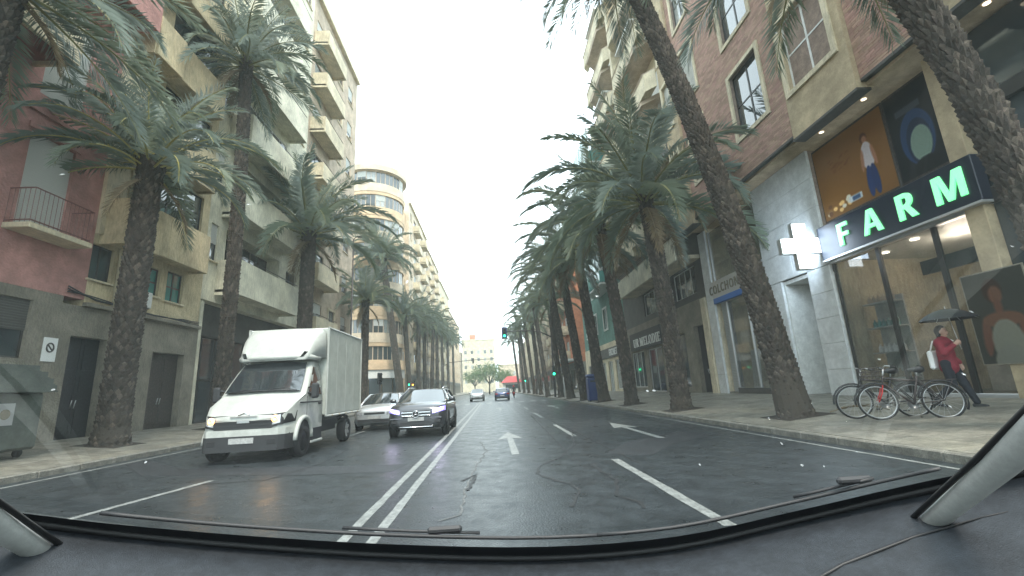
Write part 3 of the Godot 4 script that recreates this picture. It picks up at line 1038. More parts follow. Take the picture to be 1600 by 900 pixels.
# round corner tower with curved bands of windows
func round_building() -> void:
	var c := Vector3(-17.0, 0, -63.5)
	var R := 4.6
	var o := thing("round_tower", "peach apartment tower with rounded glazed corner across the side street", "building", c)
	var bands := [mats.peach, mats.peach_pale]
	var a0 := -40.0
	var a1 := 130.0
	var n := 24
	var P := func(deg: float, r: float, y: float) -> Vector3:
		return Vector3(sin(deg_to_rad(deg)) * r, y, cos(deg_to_rad(deg)) * r)
	var ring := func(y0: float, y1: float, r: float) -> ArrayMesh:
		var st := begin(true)
		for i in n:
			var p := lerpf(a0, a1, float(i) / n)
			var q := lerpf(a0, a1, float(i + 1) / n)
			quadn(st, P.call(p, r, y0), P.call(q, r, y0), P.call(q, r, y1), P.call(p, r, y1), P.call((p + q) / 2, 1.0, 0.0))
		var s2 := begin()
		for i in n:
			var p := lerpf(a0, a1, float(i) / n)
			var q := lerpf(a0, a1, float(i + 1) / n)
			quadn(s2, P.call(p, r, y1), P.call(q, r, y1), P.call(q, r - 0.8, y1), P.call(p, r - 0.8, y1), Vector3.UP)
			quadn(s2, P.call(p, r, y0), P.call(q, r, y0), P.call(q, r - 0.8, y0), P.call(p, r - 0.8, y0), Vector3.DOWN)
		st.generate_normals()
		s2.generate_normals()
		var am := st.commit()
		s2.commit(am)
		return am
	part(o, "core", tube_mesh([Vector3(0, 0.1, 0), Vector3(0, 33.0, 0)], R - 0.6, 24), mats.peach)
	for k in 8:
		var y := 4.6 + k * 3.6
		part(o, "curved_band", ring.call(y, y + 1.25, R if k > 0 else R + 0.25), mats.peach if k % 2 == 0 else mats.peach_pale)
		part(o, "curved_band", ring.call(y + 3.1, y + 3.6, R - 0.05), mats.peach)
		# panes and posts round the corner
		for i in 9:
			var d := lerpf(a0 + 6, a1 - 6, (i + 0.5) / 9.0)
			var w := 2.0 * R * sin(deg_to_rad((a1 - a0 - 12) / 18.0))
			var bs := Basis(Vector3.UP, deg_to_rad(d))
			var f := part(o, "window", frame_mesh(snapped(w - 0.06, 0.02), 1.85, 1, 0), mats.sand, P.call(d, R - 0.3, y + 1.25), bs)
			part(f, "pane", boxm(snapped(w - 0.2, 0.02), 1.75, 0.02), [mats.pane, mats.pane_sky, mats.pane_sky, mats.pane_curtain][(i * 7 + k * 3) % 4], Vector3(0, 0.05, 0.012))
			if (i * 3 + k) % 5 == 0:
				part(f, "roller_shutter", shutter_mesh(snapped(w - 0.1, 0.02), 0.9), mats.blind, Vector3(0, 0.95, 0.065))
	part(o, "roof_band", ring.call(33.0, 33.9, R + 0.3), mats.peach_pale)
	var b2 := {"n": o, "sg": 1, "zn": -63.5}
	var basis_l := Basis(Vector3(0, 0, -1), Vector3.UP, Vector3(1, 0, 0))
	# wing along the avenue and wing along the side street, each with windows
	for wing in 2:
		var bs := basis_l if wing == 0 else Basis()
		var off := Vector3(3.2, 0, -1.0) if wing == 0 else Vector3(-3.0, 0, 3.0)
		var L := 7.4 if wing == 0 else 18.0
		var dir := 1.0 if wing == 0 else -1.0
		var st := begin()
		box(st, Vector3(0 if wing == 0 else -L, 0.1, -7), Vector3(L if wing == 0 else 0, 31.5, 0))
		var wm := part(o, "wing", done(st), mats.peach, off, bs)
		for k in 7:
			for i in (2 if wing == 0 else 5):
				var x := dir * ((i + 0.6) * (3.4 if wing == 0 else 3.4))
				var f := part(wm, "window", frame_mesh(1.3, 1.7, 1, 0), mats.white_paint, Vector3(x, 6.0 + k * 3.6, 0.002))
				part(wm, "pane", boxm(1.2, 1.6, 0.02), [mats.pane, mats.pane_curtain][(i + k) % 2], Vector3(x, 6.05 + k * 3.6, 0.014))
	# shop floor
	for i in 7:
		var d := lerpf(a0 + 8, a1 - 8, (i + 0.5) / 7.0)
		var f := part(o, "shop_window", frame_mesh(1.5, 3.0, 0, 0), mats.dark_frame, P.call(d, R - 0.25, 0.5), Basis(Vector3.UP, deg_to_rad(d)))
		part(f, "pane", boxm(1.4, 2.9, 0.02), mats.pane, Vector3(0, 0.05, 0.012))
	part(o, "shop_band", ring.call(3.5, 4.55, R + 0.1), mats.white_paint)

# ---------------------------------------------------------------- shop side
func right_basis() -> Basis:
	return Basis(Vector3(0, 0, 1), Vector3.UP, Vector3(-1, 0, 0))

func lettering(parent: Node, called: String, s: String, height: float, at: Vector3, m: Material, serif := false) -> MeshInstance3D:
	return part(parent, called, text_mesh(s, height, 0.03, true, serif), m, at)

func quad_print(parent: Node, called: String, w: float, h: float, im: Image, at: Vector3) -> MeshInstance3D:
	var q := QuadMesh.new()
	q.size = Vector2(w, h)
	var m := StandardMaterial3D.new()
	var w0 := im.get_width()
	var h0 := im.get_height()
	im.resize(w0 / 4, h0 / 4, Image.INTERPOLATE_LANCZOS)
	im.resize(w0, h0, Image.INTERPOLATE_CUBIC)
	m.albedo_texture = ImageTexture.create_from_image(im)
	m.roughness = 0.35
	return part(parent, called, q, m, at)

func blob(im: Image, cx: float, cy: float, rx: float, ry: float, c: Color, tilt := 0.0) -> void:
	var w := im.get_width()
	var h := im.get_height()
	var r := int(max(rx, ry)) + 2
	for y in range(max(0, int(cy) - r), min(h, int(cy) + r)):
		for x in range(max(0, int(cx) - r), min(w, int(cx) + r)):
			var dx := (x - cx) * cos(tilt) + (y - cy) * sin(tilt)
			var dy := -(x - cx) * sin(tilt) + (y - cy) * cos(tilt)
			if dx * dx / (rx * rx) + dy * dy / (ry * ry) < 1.0:
				im.set_pixel(x, y, c)

func shade_noise(im: Image, amount: float) -> void:
	for y in im.get_height():
		for x in im.get_width():
			var c := im.get_pixel(x, y)
			var k := 1.0 + rng.randf_range(-amount, amount)
			im.set_pixel(x, y, Color(c.r * k, c.g * k, c.b * k))

func brick_field(b: Dictionary, za: float, zb: float, y0: float, y1: float, d: float, holes: Array) -> void:
	var lh := 0.085
	var ll := 0.3
	var xs := []
	var cols := []
	var u0: float = min(uu(b, za), uu(b, zb))
	var u1: float = max(uu(b, za), uu(b, zb))
	var rows := int((y1 - y0) / lh)
	for r in rows:
		var y := y0 + (r + 0.5) * lh
		var n := int((u1 - u0) / ll) + 1
		for i in n:
			var ua: float = max(u0, u0 + (i - (0.5 if r % 2 == 0 else 0.0)) * ll)
			var ub: float = min(u1, u0 + (i + 1 - (0.5 if r % 2 == 0 else 0.0)) * ll)
			for h in holes:
				var ha: float = min(uu(b, h[0]), uu(b, h[1]))
				var hb: float = max(uu(b, h[0]), uu(b, h[1]))
				if y > h[2] - 0.04 and y < h[3] + 0.04 and ub > ha and ua < hb:
					if ua < ha:
						ub = ha
					elif ub > hb:
						ua = hb
					else:
						ub = ua
			if ub - ua < 0.04:
				continue
			xs.append(Transform3D(Basis.from_scale(Vector3(ub - ua - 0.014, lh - 0.016, 0.03 + rng.randf_range(-0.006, 0.006))), Vector3((ua + ub) * 0.5, y, d)))
			var t := rng.randf_range(0.78, 1.2)
			cols.append(Color(0.42 * t, (0.27 + rng.randf_range(-0.02, 0.02)) * t, 0.205 * t))
	var mm := MultiMesh.new()
	mm.transform_format = MultiMesh.TRANSFORM_3D
	mm.use_colors = true
	mm.mesh = box_mesh(Vector3(-0.5, -0.5, -0.5), Vector3(0.5, 0.5, 0.5))
	mm.instance_count = xs.size()
	for i in xs.size():
		mm.set_instance_transform(i, xs[i])
		mm.set_instance_color(i, cols[i])
	var o := MultiMeshInstance3D.new()
	o.name = "brickwork"
	o.multimesh = mm
	o.material_override = mats.brick_a
	b.n.add_child(o, true)
	stuff(o)

func build_right_side() -> void:
	brick_building()
	pharmacy()
	mattress_shop()
	beige_building()
	green_building()
	block("orange_apartments", "orange rendered block half hidden by palms past the crossing on the shop side", 1, RX, -60.0, -84.0, 5.2, 21.0, 3.7, mats.orange_wall, {"bays": 6, "balconies": [1, 3, 5], "bal_mat": mats.cream_pale, "frame": mats.white_paint})
	block("tan_apartments", "tan block behind the distant palms on the shop side", 1, RX, -84.0, -112.0, 5.2, 22.0, 3.5, mats.sand, {"bays": 7, "balconies": [1, 4]})
	block("far_cream_apartments", "cream block near the far end of the avenue on the shop side", 1, RX, -112.0, -150.0, 5.2, 18.0, 3.5, mats.cream_pale, {"bays": 9})
	block("far_brown_apartments", "last brown block of the avenue on the shop side", 1, RX, -150.0, -190.0, 5.2, 16.0, 3.6, mats.brown_wall, {"bays": 9})

func brick_building() -> void:
	var b := building("brick_apartments", "red brick apartment house with ochre window bays overhanging the pharmacy", 1, RX, -2.0)
	var D := 0.9
	var Y0 := 9.25
	var cols := [[-14.1, -16.0], [-18.5, -19.9]]
	var bays := [[-10.3, -12.95], [-20.6, -22.25], [-5.0, -8.2]]
	var bh := []
	var holes := []
	for k in 4:
		var y := 10.9 + k * 4.4
		for c in cols:
			bh.append([c[0] + 0.17, c[1] - 0.17, y - 0.17, y + 2.95])
			holes.append([c[0], c[1], y, y + 2.78])
	for c in bays:
		bh.append([c[0], c[1], Y0, 29.0])
	var wl := wall(b, "wall", -2.0, -22.3, Y0 + 0.002, 27.5, D - 0.005, holes, mats.mortar, 9.0, 0.3)
	brick_field(b, -2.0, -22.3, Y0, 27.5, D, bh)
	for i in cols.size():
		for k in 4:
			var y := 10.9 + k * 4.4
			var c: Array = cols[i]
			window(b, c[0], c[1], y, y + 2.78, D, {"nv": 1, "nh": 1, "pane": mats.pane_sky if i == 0 else mats.pane_curtain, "frame": mats.dark_frame, "surround": mats.cream_pale, "shut": 0.0 if i == 0 else [1.0, 0.9, 0.3, 1.0][k], "shutter": mats.white_paint, "sill": false, "in": 0.2})
	for c in bays:
		var bd := D + 0.16
		var hs := []
		for k in 4:
			var y := 10.6 + k * 4.4
			hs.append([c[0] - 0.45, c[1] + 0.3, y, y + 2.65])
		wall(b, "window_bay", c[0], c[1], Y0 - 0.25, 27.4, bd, hs, mats.ochre, 0.5, 0.3)
		for k in 4:
			var h: Array = hs[k]
			window(b, h[0], h[1], h[2], h[3], bd, {"nv": 1, "nh": 1, "pane": mats.pane_curtain if (k + int(c[0])) % 2 == 0 else mats.pane_sky, "frame": mats.white_paint, "surround": mats.cream_pale, "sill": false, "in": 0.2, "shut": 1.0 if (c[0] < -20 and k == 1) else 0.0, "shutter": mats.white_paint})
		slab(b, "drip_edge", c[0] + 0.01, c[1] - 0.01, Y0 - 0.33, Y0 - 0.253, bd - 0.4, bd + 0.03, mats.dark_stone)
	slab(b, "drip_edge", -2.0, -10.28, Y0 - 0.09, Y0 - 0.002, D - 0.12, D + 0.03, mats.dark_stone)
	slab(b, "drip_edge", -12.97, -20.58, Y0 - 0.09, Y0 - 0.002, D - 0.12, D + 0.03, mats.dark_stone)
	slab(b, "soffit", -2.0, -22.3, Y0 - 0.2, Y0 - 0.1, -1.5, D - 0.13, mats.soffit)
	# recessed soffit lamps
	for z in [-10.9, -12.6, -7.6]:
		var lp := part(b.n, "soffit_light", tube_mesh([Vector3(uu(b, z), Y0 - 0.22, 0.35), Vector3(uu(b, z), Y0 - 0.2, 0.35)], 0.07, 12), glow("soffit_glow", Color(1, 0.93, 0.8), 0.7))

func marble_tiles(b: Dictionary, za: float, zb: float, y0: float, y1: float, d: float, rows: int) -> void:
	var h := (y1 - y0) / rows
	for i in rows:
		slab(b, "marble_panel", za, zb, y0 + i * h + 0.006, y0 + (i + 1) * h - 0.006, d - 0.1, d + rng.randf_range(0.0, 0.003), mats.marble, 0.006)

func pharmacy() -> void:
	var g := 0.55
	var b := {"n": thing("pharmacy_shopfront", "glazed pharmacy shopfront with white marble piers under the brick house", "shopfront", Vector3(RX, 0, -2.0)), "sg": -1, "zn": -2.0}
	b.n.basis = right_basis()
	# piers and marble cladding
	marble_tiles(b, -16.32, -17.2, g, 4.85, 0.1, 5)
	marble_tiles(b, -13.78, -14.85, g, 4.85, 0.1, 5)
	marble_tiles(b, -13.78, -15.5, 4.86, 9.05, 0.1, 4)
	marble_tiles(b, -15.51, -17.2, 4.86, 9.05, 0.1, 4)
	slab(b, "marble_backing", -13.8, -17.19, 4.87, 9.05, -0.4, -0.002, mats.mortar)
	# lobby recess with a cash machine
	slab(b, "lobby_wall", -14.9, -16.3, g - 0.3, 4.84, -1.3, -1.2, mats.white_paint)
	slab(b, "lobby_side", -14.86, -14.96, g - 0.3, 4.84, -1.198, -0.001, mats.white_paint)
	slab(b, "lobby_side", -16.24, -16.33, g - 0.3, 4.84, -1.198, -0.001, mats.white_paint)
	slab(b, "lobby_ceiling", -14.97, -16.23, 4.7, 4.835, -1.198, -0.002, mats.white_paint)
	slab(b, "intercom_panel", -15.35, -15.75, 1.95, 2.35, -1.199, -1.14, mats.black, 0.01)
	# shop interior room
	var back := -4.6
	slab(b, "shop_floor", -4.0, -13.75, g - 0.12, g + 0.02, back, 0.05, mats.slab_c)
	slab(b, "back_wall", -4.0, -13.75, g, 4.9, back - 0.1, back, mats.cream_pale)
	slab(b, "side_wall", -13.62, -13.76, g + 0.02, 4.9, back, -0.05, mats.cream_pale)
	slab(b, "side_wall", -4.0, -4.1, g + 0.02, 4.9, back, -0.05, mats.cream_pale)
	slab(b, "shop_ceiling", -4.0, -13.76, 4.9, 5.0, back, -0.02, mats.white_paint)
	slab(b, "floor_above", -2.0, -17.2, 9.06, 9.14, back, 0.0, mats.soffit)
	slab(b, "counter", -10.9, -12.4, g + 0.02, g + 1.05, -3.4, -2.8, mats.white_paint, 0.02)
	for q in [[-9.2, -4.5], [-10.4, -4.5], [-11.6, -4.5], [-12.8, -4.5]]:
		var rack := slab(b, "shelf_unit", q[0] + 0.55, q[0] - 0.55, g + 0.03, 4.0, q[1] - 0.05, q[1], mats.white_paint)
		for r in 6:
			slab(b, "shelf", q[0] + 0.55, q[0] - 0.55, g + 0.4 + r * 0.55, g + 0.43 + r * 0.55, q[1] + 0.002, q[1] + 0.36, mats.white_paint, 0.0, rack)
			var st := begin()
			for k in 9:
				var u := uu(b, q[0]) - 0.5 + k * 0.11
				box(st, Vector3(u, g + 0.432 + r * 0.55, q[1] + 0.1), Vector3(u + 0.085, g + 0.43 + r * 0.55 + rng.randf_range(0.12, 0.34), q[1] + 0.3))
			stuff(part(rack, "medicine_boxes", done(st), [mats.red, mats.blue, mats.white_plain, mats.ochre, mats.pane_green, mats.cream][(r + int(-q[0])) % 6]))
	# display shelves right behind the glass
	var disp := slab(b, "window_display", -12.3, -13.3, g + 0.03, 3.5, -0.75, -0.7, mats.marble)
	for r in 4:
		slab(b, "shelf", -12.3, -13.3, g + 0.5 + r * 0.75, g + 0.54 + r * 0.75, -0.698, -0.3, mats.white_paint, 0.0, disp)
		var st := begin(true)
		for k in 6:
			lathe(st, [[0.0, 0.0], [0.055, 0.0], [0.055, 0.16], [0.02, 0.2], [0.02, 0.25], [0.0, 0.25]], Vector3(uu(b, -12.4 - k * 0.16), g + 0.541 + r * 0.75, -0.5), Vector3.UP, 8)
		stuff(part(disp, "bottles", done(st), [mats.ochre, mats.white_plain, mats.pane_green, mats.sand][r]))
	var fascia := slab(b, "inner_fascia", -9.0, -12.0, 3.95, 4.35, -1.3, -1.2, mats.navy)
	# glass and its frame
	for q in [[-13.72, -12.05], [-12.0, -10.35], [-10.3, -9.41]]:
		var pane := slab(b, "glass_pane", q[0], q[1], g + 0.12, 4.83, -0.05, -0.035, mats.shop_glass)
		var st := begin()
		var u0: float = min(uu(b, q[0]), uu(b, q[1]))
		var u1: float = max(uu(b, q[0]), uu(b, q[1]))
		for e in [u0, u1]:
			box(st, Vector3(e - 0.03, g + 0.05, -0.09), Vector3(e + 0.03, 4.86, 0.0))
		part(pane, "glazing_bar", done(st), mats.dark_frame)
	slab(b, "threshold", -9.4, -13.75, g - 0.1, g + 0.11, -0.12, 0.04, mats.alu, 0.01)
	slab(b, "door_rail", -9.4, -13.72, 4.84, 4.94, -0.12, 0.1, mats.alu, 0.01)
	for q in [[-11.4, 4.88, -0.6], [-12.7, 4.88, -0.9], [-9.7, 4.88, -0.7]]:
		part(b.n, "ceiling_light", tube_mesh([Vector3(uu(b, q[0]), q[1] - 0.02, q[2]), Vector3(uu(b, q[0]), q[1], q[2])], 0.11, 12), glow("shop_glow", Color(1, 0.95, 0.85), 2.0))
	for q in [[-9.75, 3.0, -2.4], [-9.35, 3.05, -2.4]]:
		part(b.n, "pendant_light", lathe_mesh([[0.0, 0.0], [0.06, 0.02], [0.085, 0.08], [0.06, 0.15], [0.0, 0.17]], Vector3(uu(b, q[0]), q[1], q[2])), glow("pendant_glow", Color(1.0, 0.78, 0.4), 2.0))
	var l := OmniLight3D.new()
	l.name = "pharmacy_ceiling_lamp"
	l.light_energy = 0.9
	l.light_color = Color(1, 0.94, 0.85)
	l.omni_range = 12.0
	l.light_size = 0.4
	l.shadow_enabled = true
	add_child(l)
	l.position = Vector3(RX + 1.6, 4.5, -11.0)
	# stone pier and dark clothes shop beyond
	slab(b, "pier", -8.95, -9.38, g - 0.2, 9.04, -0.5, 0.14, mats.ochre, 0.015)
	slab(b, "dark_glazing", -3.0, -8.94, g + 0.1, 9.0, -0.3, -0.1, mats.pane)
	for y in [4.9, 7.0]:
		slab(b, "glazing_band", -3.0, -8.93, y, y + 0.35, -0.09, 0.05, mats.dark_frame, 0.01)
	# sign box with its letters
	var s := thing("pharmacy_sign", "long navy fascia sign with glowing green letters over the pharmacy window", "sign", Vector3(RX, 4.96, -11.2))
	s.basis = right_basis()
	part(s, "sign_box", box_mesh(Vector3(-2.56, 0, 0.01), Vector3(2.4, 1.13, 0.3), 0.015), mats.navy)
	part(s, "sign_trim", box_mesh(Vector3(-2.56, -0.06, 0.02), Vector3(2.4, -0.002, 0.33)), mats.alu)
	var gm := glow("letter_glow", Color(0.28, 1.0, 0.5), 0.5)
	var lx := {"F": -1.5, "A": -0.42, "R": 0.64, "M": 1.8}
	for ch in lx:
		var t := lettering(s, "letter_light", ch, 0.7, Vector3(lx[ch], 0.57, 0.325), gm)
		t.mesh.depth = 0.05
	var al := AreaLight3D.new()
	al.name = "sign_letter_lamp"
	al.light_energy = 0.25
	al.light_color = Color(0.35, 1.0, 0.55)
	al.area_size = Vector2(3.6, 0.7)
	al.shadow_enabled = true
	add_child(al)
	al.global_transform = Transform3D(Basis(Vector3(0, 0, -1), Vector3.UP, Vector3(1, 0, 0)), Vector3(RX - 0.4, 5.5, -11.3))
	# print panels over the sign
	var im := Image.create(280, 256, false, Image.FORMAT_RGBA8)
	im.fill(Color(0.47, 0.32, 0.15))
	blob(im, 205, 60, 13, 17, Color(0.33, 0.2, 0.13))
	blob(im, 207, 66, 9, 12, Color(0.6, 0.42, 0.32))
	blob(im, 207, 120, 22, 46, Color(0.72, 0.68, 0.68))
	blob(im, 186, 128, 6, 36, Color(0.6, 0.43, 0.33), 0.12)
	blob(im, 228, 126, 6, 36, Color(0.6, 0.43, 0.33), -0.12)
	blob(im, 198, 200, 12, 50, Color(0.17, 0.22, 0.38), 0.05)
	blob(im, 217, 200, 12, 50, Color(0.16, 0.2, 0.35), -0.05)
	for k in 22:
		blob(im, 60 + rng.randf() * 80, 60 + rng.randf() * 50, 9, 2.0, Color(0.42, 0.25, 0.1), -0.2)
	for k in 16:
		blob(im, 20 + rng.randf() * 90, 205 + rng.randf() * 36, 9, 7, [Color(0.75, 0.72, 0.64), Color(0.38, 0.24, 0.14), Color(0.82, 0.66, 0.42)][k % 3])
	im.fill_rect(Rect2i(110, 215, 50, 20), Color(0.7, 0.72, 0.72))
	im.fill_rect(Rect2i(122, 218, 30, 14), Color(0.24, 0.32, 0.42))
	shade_noise(im, 0.06)
	var p := thing("orange_poster", "orange shop window poster of a standing figure in pale top and blue jeans", "poster", Vector3(RX - 0.05, 6.25, -12.2))
	p.basis = right_basis()
	part(p, "board", box_mesh(Vector3(-1.42, -0.05, -0.12), Vector3(1.42, 2.6, -0.03), 0.01), mats.door_brown)
	quad_print(p, "print", 2.74, 2.5, im, Vector3(0, 1.27, -0.024))
	im = Image.create(160, 256, false, Image.FORMAT_RGBA8)
	im.fill(Color(0.045, 0.05, 0.075))
	blob(im, 85, 150, 58, 80, Color(0.1, 0.2, 0.34))
	blob(im, 88, 165, 42, 66, Color(0.07, 0.12, 0.22))
	blob(im, 92, 172, 36, 50, Color(0.42, 0.5, 0.45), 0.1)
	im.fill_rect(Rect2i(30, 52, 90, 20), Color(0.2, 0.22, 0.25))
	blob(im, 96, 238, 45, 26, Color(0.03, 0.03, 0.05))
	shade_noise(im, 0.08)
	p = thing("navy_poster", "dark navy shop window poster with a blue and grey form beside the orange poster", "poster", Vector3(RX - 0.05, 6.25, -9.95))
	p.basis = right_basis()
	part(p, "board", box_mesh(Vector3(-0.8, -0.05, -0.12), Vector3(0.56, 2.6, -0.03), 0.01), mats.door_brown)
	quad_print(p, "print", 1.28, 2.5, im, Vector3(-0.12, 1.27, -0.024))
	im = Image.create(128, 200, false, Image.FORMAT_RGBA8)
	im.fill(Color(0.2, 0.2, 0.175))
	blob(im, 58, 42, 20, 27, Color(0.2, 0.13, 0.095))
	blob(im, 62, 52, 14, 20, Color(0.38, 0.26, 0.19))
	blob(im, 62, 78, 9, 16, Color(0.36, 0.24, 0.18))
	blob(im, 24, 140, 10, 44, Color(0.37, 0.25, 0.19), 0.12)
	blob(im, 104, 140, 10, 44, Color(0.37, 0.25, 0.19), -0.12)
	blob(im, 64, 106, 42, 17, Color(0.38, 0.26, 0.19))
	blob(im, 64, 158, 33, 52, Color(0.44, 0.44, 0.39))
	blob(im, 64, 200, 38, 40, Color(0.43, 0.43, 0.385))
	shade_noise(im, 0.06)
	p = thing("figure_poster", "shop pier poster of a figure in a pale top, at the edge of the view", "poster", Vector3(RX - 0.17, 1.3, -9.3))
	p.basis = right_basis()
	part(p, "board", box_mesh(Vector3(-0.55, 0, -0.01), Vector3(0.75, 2.1, 0.02), 0.005), mats.grey_stone)
	quad_print(p, "print", 1.24, 2.04, im, Vector3(0.1, 1.05, 0.024))
	# the lit cross
	var cr := thing("pharmacy_cross", "bright white lit pharmacy cross sign on a bracket by the marble pier", "sign", Vector3(RX, 5.55, -13.95))
	var ol := PackedVector2Array()
	var a := 0.27
	var e := 0.82
	for q in [[-a, -e], [a, -e], [a, -a], [e, -a], [e, a], [a, a], [a, e], [-a, e], [-a, a], [-e, a], [-e, -a], [-a, -a]]:
		ol.append(Vector2(q[0] * 0.9 - 0.83, q[1]))
	var st := begin()
	prism(st, ol, -0.09, 0.09)
	part(cr, "housing", done(st), mats.alu)
	var ol2 := PackedVector2Array()
	for q in ol:
		ol2.append(Vector2((q.x + 0.83) * 0.96 - 0.83, q.y * 0.96))
	st = begin()
	prism(st, ol2, -0.1, 0.1)
	part(cr, "cross_light", done(st), glow("cross_glow", Color(0.92, 0.97, 1.0), 2.0))
	st = begin()
	for k in 9:
		box(st, Vector3(-1.15 + k * 0.075, -0.03, 0.101), Vector3(-1.11 + k * 0.075, 0.04, 0.104))
	part(cr, "cross_print", done(st), mats.alu)
	for y in [-0.14, 0.14]:
		part(cr, "bracket", tube_mesh([Vector3(-0.12, y, 0), Vector3(-0.08, y, 0)], 0.025, 6), mats.alu)
	var cl := AreaLight3D.new()
	cl.name = "cross_lamp"
	cl.light_energy = 2.0
	cl.light_color = Color(0.8, 0.9, 1.0)
	cl.area_size = Vector2(0.9, 1.1)
	cl.shadow_enabled = true
	add_child(cl)
	cl.global_transform = Transform3D(Basis(), Vector3(RX - 0.83, 5.55, -14.09))
	var cl2 := AreaLight3D.new()
	cl2.name = "cross_lamp_front"
	cl2.light_energy = 1.0
	cl2.light_color = Color(0.8, 0.9, 1.0)
	cl2.area_size = Vector2(0.9, 1.1)
	cl2.shadow_enabled = true
	add_child(cl2)
	cl2.global_transform = Transform3D(Basis(Vector3.UP, PI), Vector3(RX - 0.83, 5.55, -13.8))

func lathe_mesh(prof: Array, c: Vector3, sides := 14) -> ArrayMesh:
	var st := begin(true)
	lathe(st, prof, c, Vector3.UP, sides)
	return done(st)

func mattress_shop() -> void:
	var g := 0.55
	var b := {"n": thing("mattress_shopfront", "mattress shopfront with tall glazing and a white marble pilaster", "shopfront", Vector3(RX, 0, -17.2)), "sg": -1, "zn": -17.2}
	b.n.basis = right_basis()
	marble_tiles(b, -21.55, -22.28, g, 8.9, 0.12, 9)
	slab(b, "side_wall", -21.58, -21.7, g, 9.0, -4.0, 0.0, mats.cream_pale)
	slab(b, "back_wall", -17.2, -21.6, g, 9.0, -4.1, -4.0, mats.grey_stone)
	slab(b, "shop_floor", -17.2, -21.6, g - 0.1, g + 0.1, -4.0, 0.02, mats.slab_b)
	slab(b, "shop_ceiling", -17.2, -21.6, 5.0, 5.12, -4.0, -0.1, mats.white_paint)
	slab(b, "floor_above", -17.2, -21.6, 9.0, 9.12, -4.0, 0.0, mats.soffit)
	var sp := slab(b, "roller_shutter", -20.75, -21.5, g + 0.1, 4.93, -0.3, -0.22, mats.shutter)
	part(sp, "shutter_slats", shutter_mesh(0.74, 4.3), mats.shutter, Vector3(uu(b, -21.12), g + 0.15, -0.215))
	for q in [[-17.3, -19.0], [-19.05, -20.7]]:
		var p := slab(b, "glass_pane", q[0], q[1], g + 0.3, 4.9, -0.06, -0.045, mats.shop_glass)
		slab(b, "glazing_bar", q[1] + 0.05, q[1] - 0.01, g + 0.25, 4.92, -0.1, 0.0, mats.alu, 0.0, p)
	for q in [[-17.3, -21.45]]:
		var p := slab(b, "upper_glass_pane", q[0], q[1], 6.12, 8.7, -0.06, -0.045, mats.shop_glass)
		var st := begin()
		for e in [-17.3, -21.45]:
			box(st, Vector3(uu(b, e) - 0.04, 6.1, -0.1), Vector3(uu(b, e) + 0.04, 8.75, 0.0))
		part(p, "glazing_bar", done(st), mats.alu)
	slab(b, "plinth", -17.21, -20.74, g - 0.15, g + 0.28, -0.15, 0.03, mats.dark_stone, 0.01)
	for k in 4:
		var m := thing("display_mattress", "pale mattress leaning in the mattress shop window, %s" % ["nearest the shutter", "second from the shutter", "third from the shutter", "nearest the big palm"][k], "mattress", Vector3(RX + 0.75, g + 0.1, -20.3 + k * 0.75), 0.1 * k, "mattresses in the shop window")
		part(m, "cover", box_mesh(Vector3(-0.12, 0, -0.34), Vector3(0.12, 1.9 - 0.25 * (k % 2), 0.34), 0.06), mats.white_plain if k % 2 == 0 else mats.cream_pale, Vector3.ZERO, Basis(Vector3.BACK, -0.08))
		part(m, "piping", box_mesh(Vector3(-0.13, 0.03, -0.345), Vector3(-0.1, 0.06, 0.345)), mats.blue)
	var s := thing("mattress_shop_sign", "grey fascia sign with dark capitals and a blue strip over the mattress window", "sign", Vector3(RX, 4.95, -19.4))
	s.basis = right_basis()
	part(s, "sign_board", box_mesh(Vector3(-2.1, 0.27, 0.0), Vector3(2.1, 1.12, 0.14), 0.01), mats.alu)
	part(s, "blue_strip", box_mesh(Vector3(-2.1, 0.0, 0.0), Vector3(2.1, 0.265, 0.17), 0.01), mats.blue)
	lettering(s, "lettering", "COLCHON", 0.42, Vector3(-1.0, 0.68, 0.15), mats.grey_stone)

func trapezoid(b: Dictionary, called: String, za: float, zb: float, y0: float, y1: float, d0: float, d1: float, cut: float, m: Material, parent: Node = null) -> MeshInstance3D:
	var u0: float = min(uu(b, za), uu(b, zb))
	var u1: float = max(uu(b, za), uu(b, zb))
	var ol := PackedVector2Array([Vector2(u0, d0), Vector2(u1, d0), Vector2(u1 - cut, d1), Vector2(u0 + cut, d1)])
	var st := begin()
	prism(st, ol, y0, y1, Transform3D(Basis(Vector3.RIGHT, Vector3.BACK, Vector3.UP), Vector3.ZERO))
	return part(parent if parent != null else b.n, called, done(st), m)

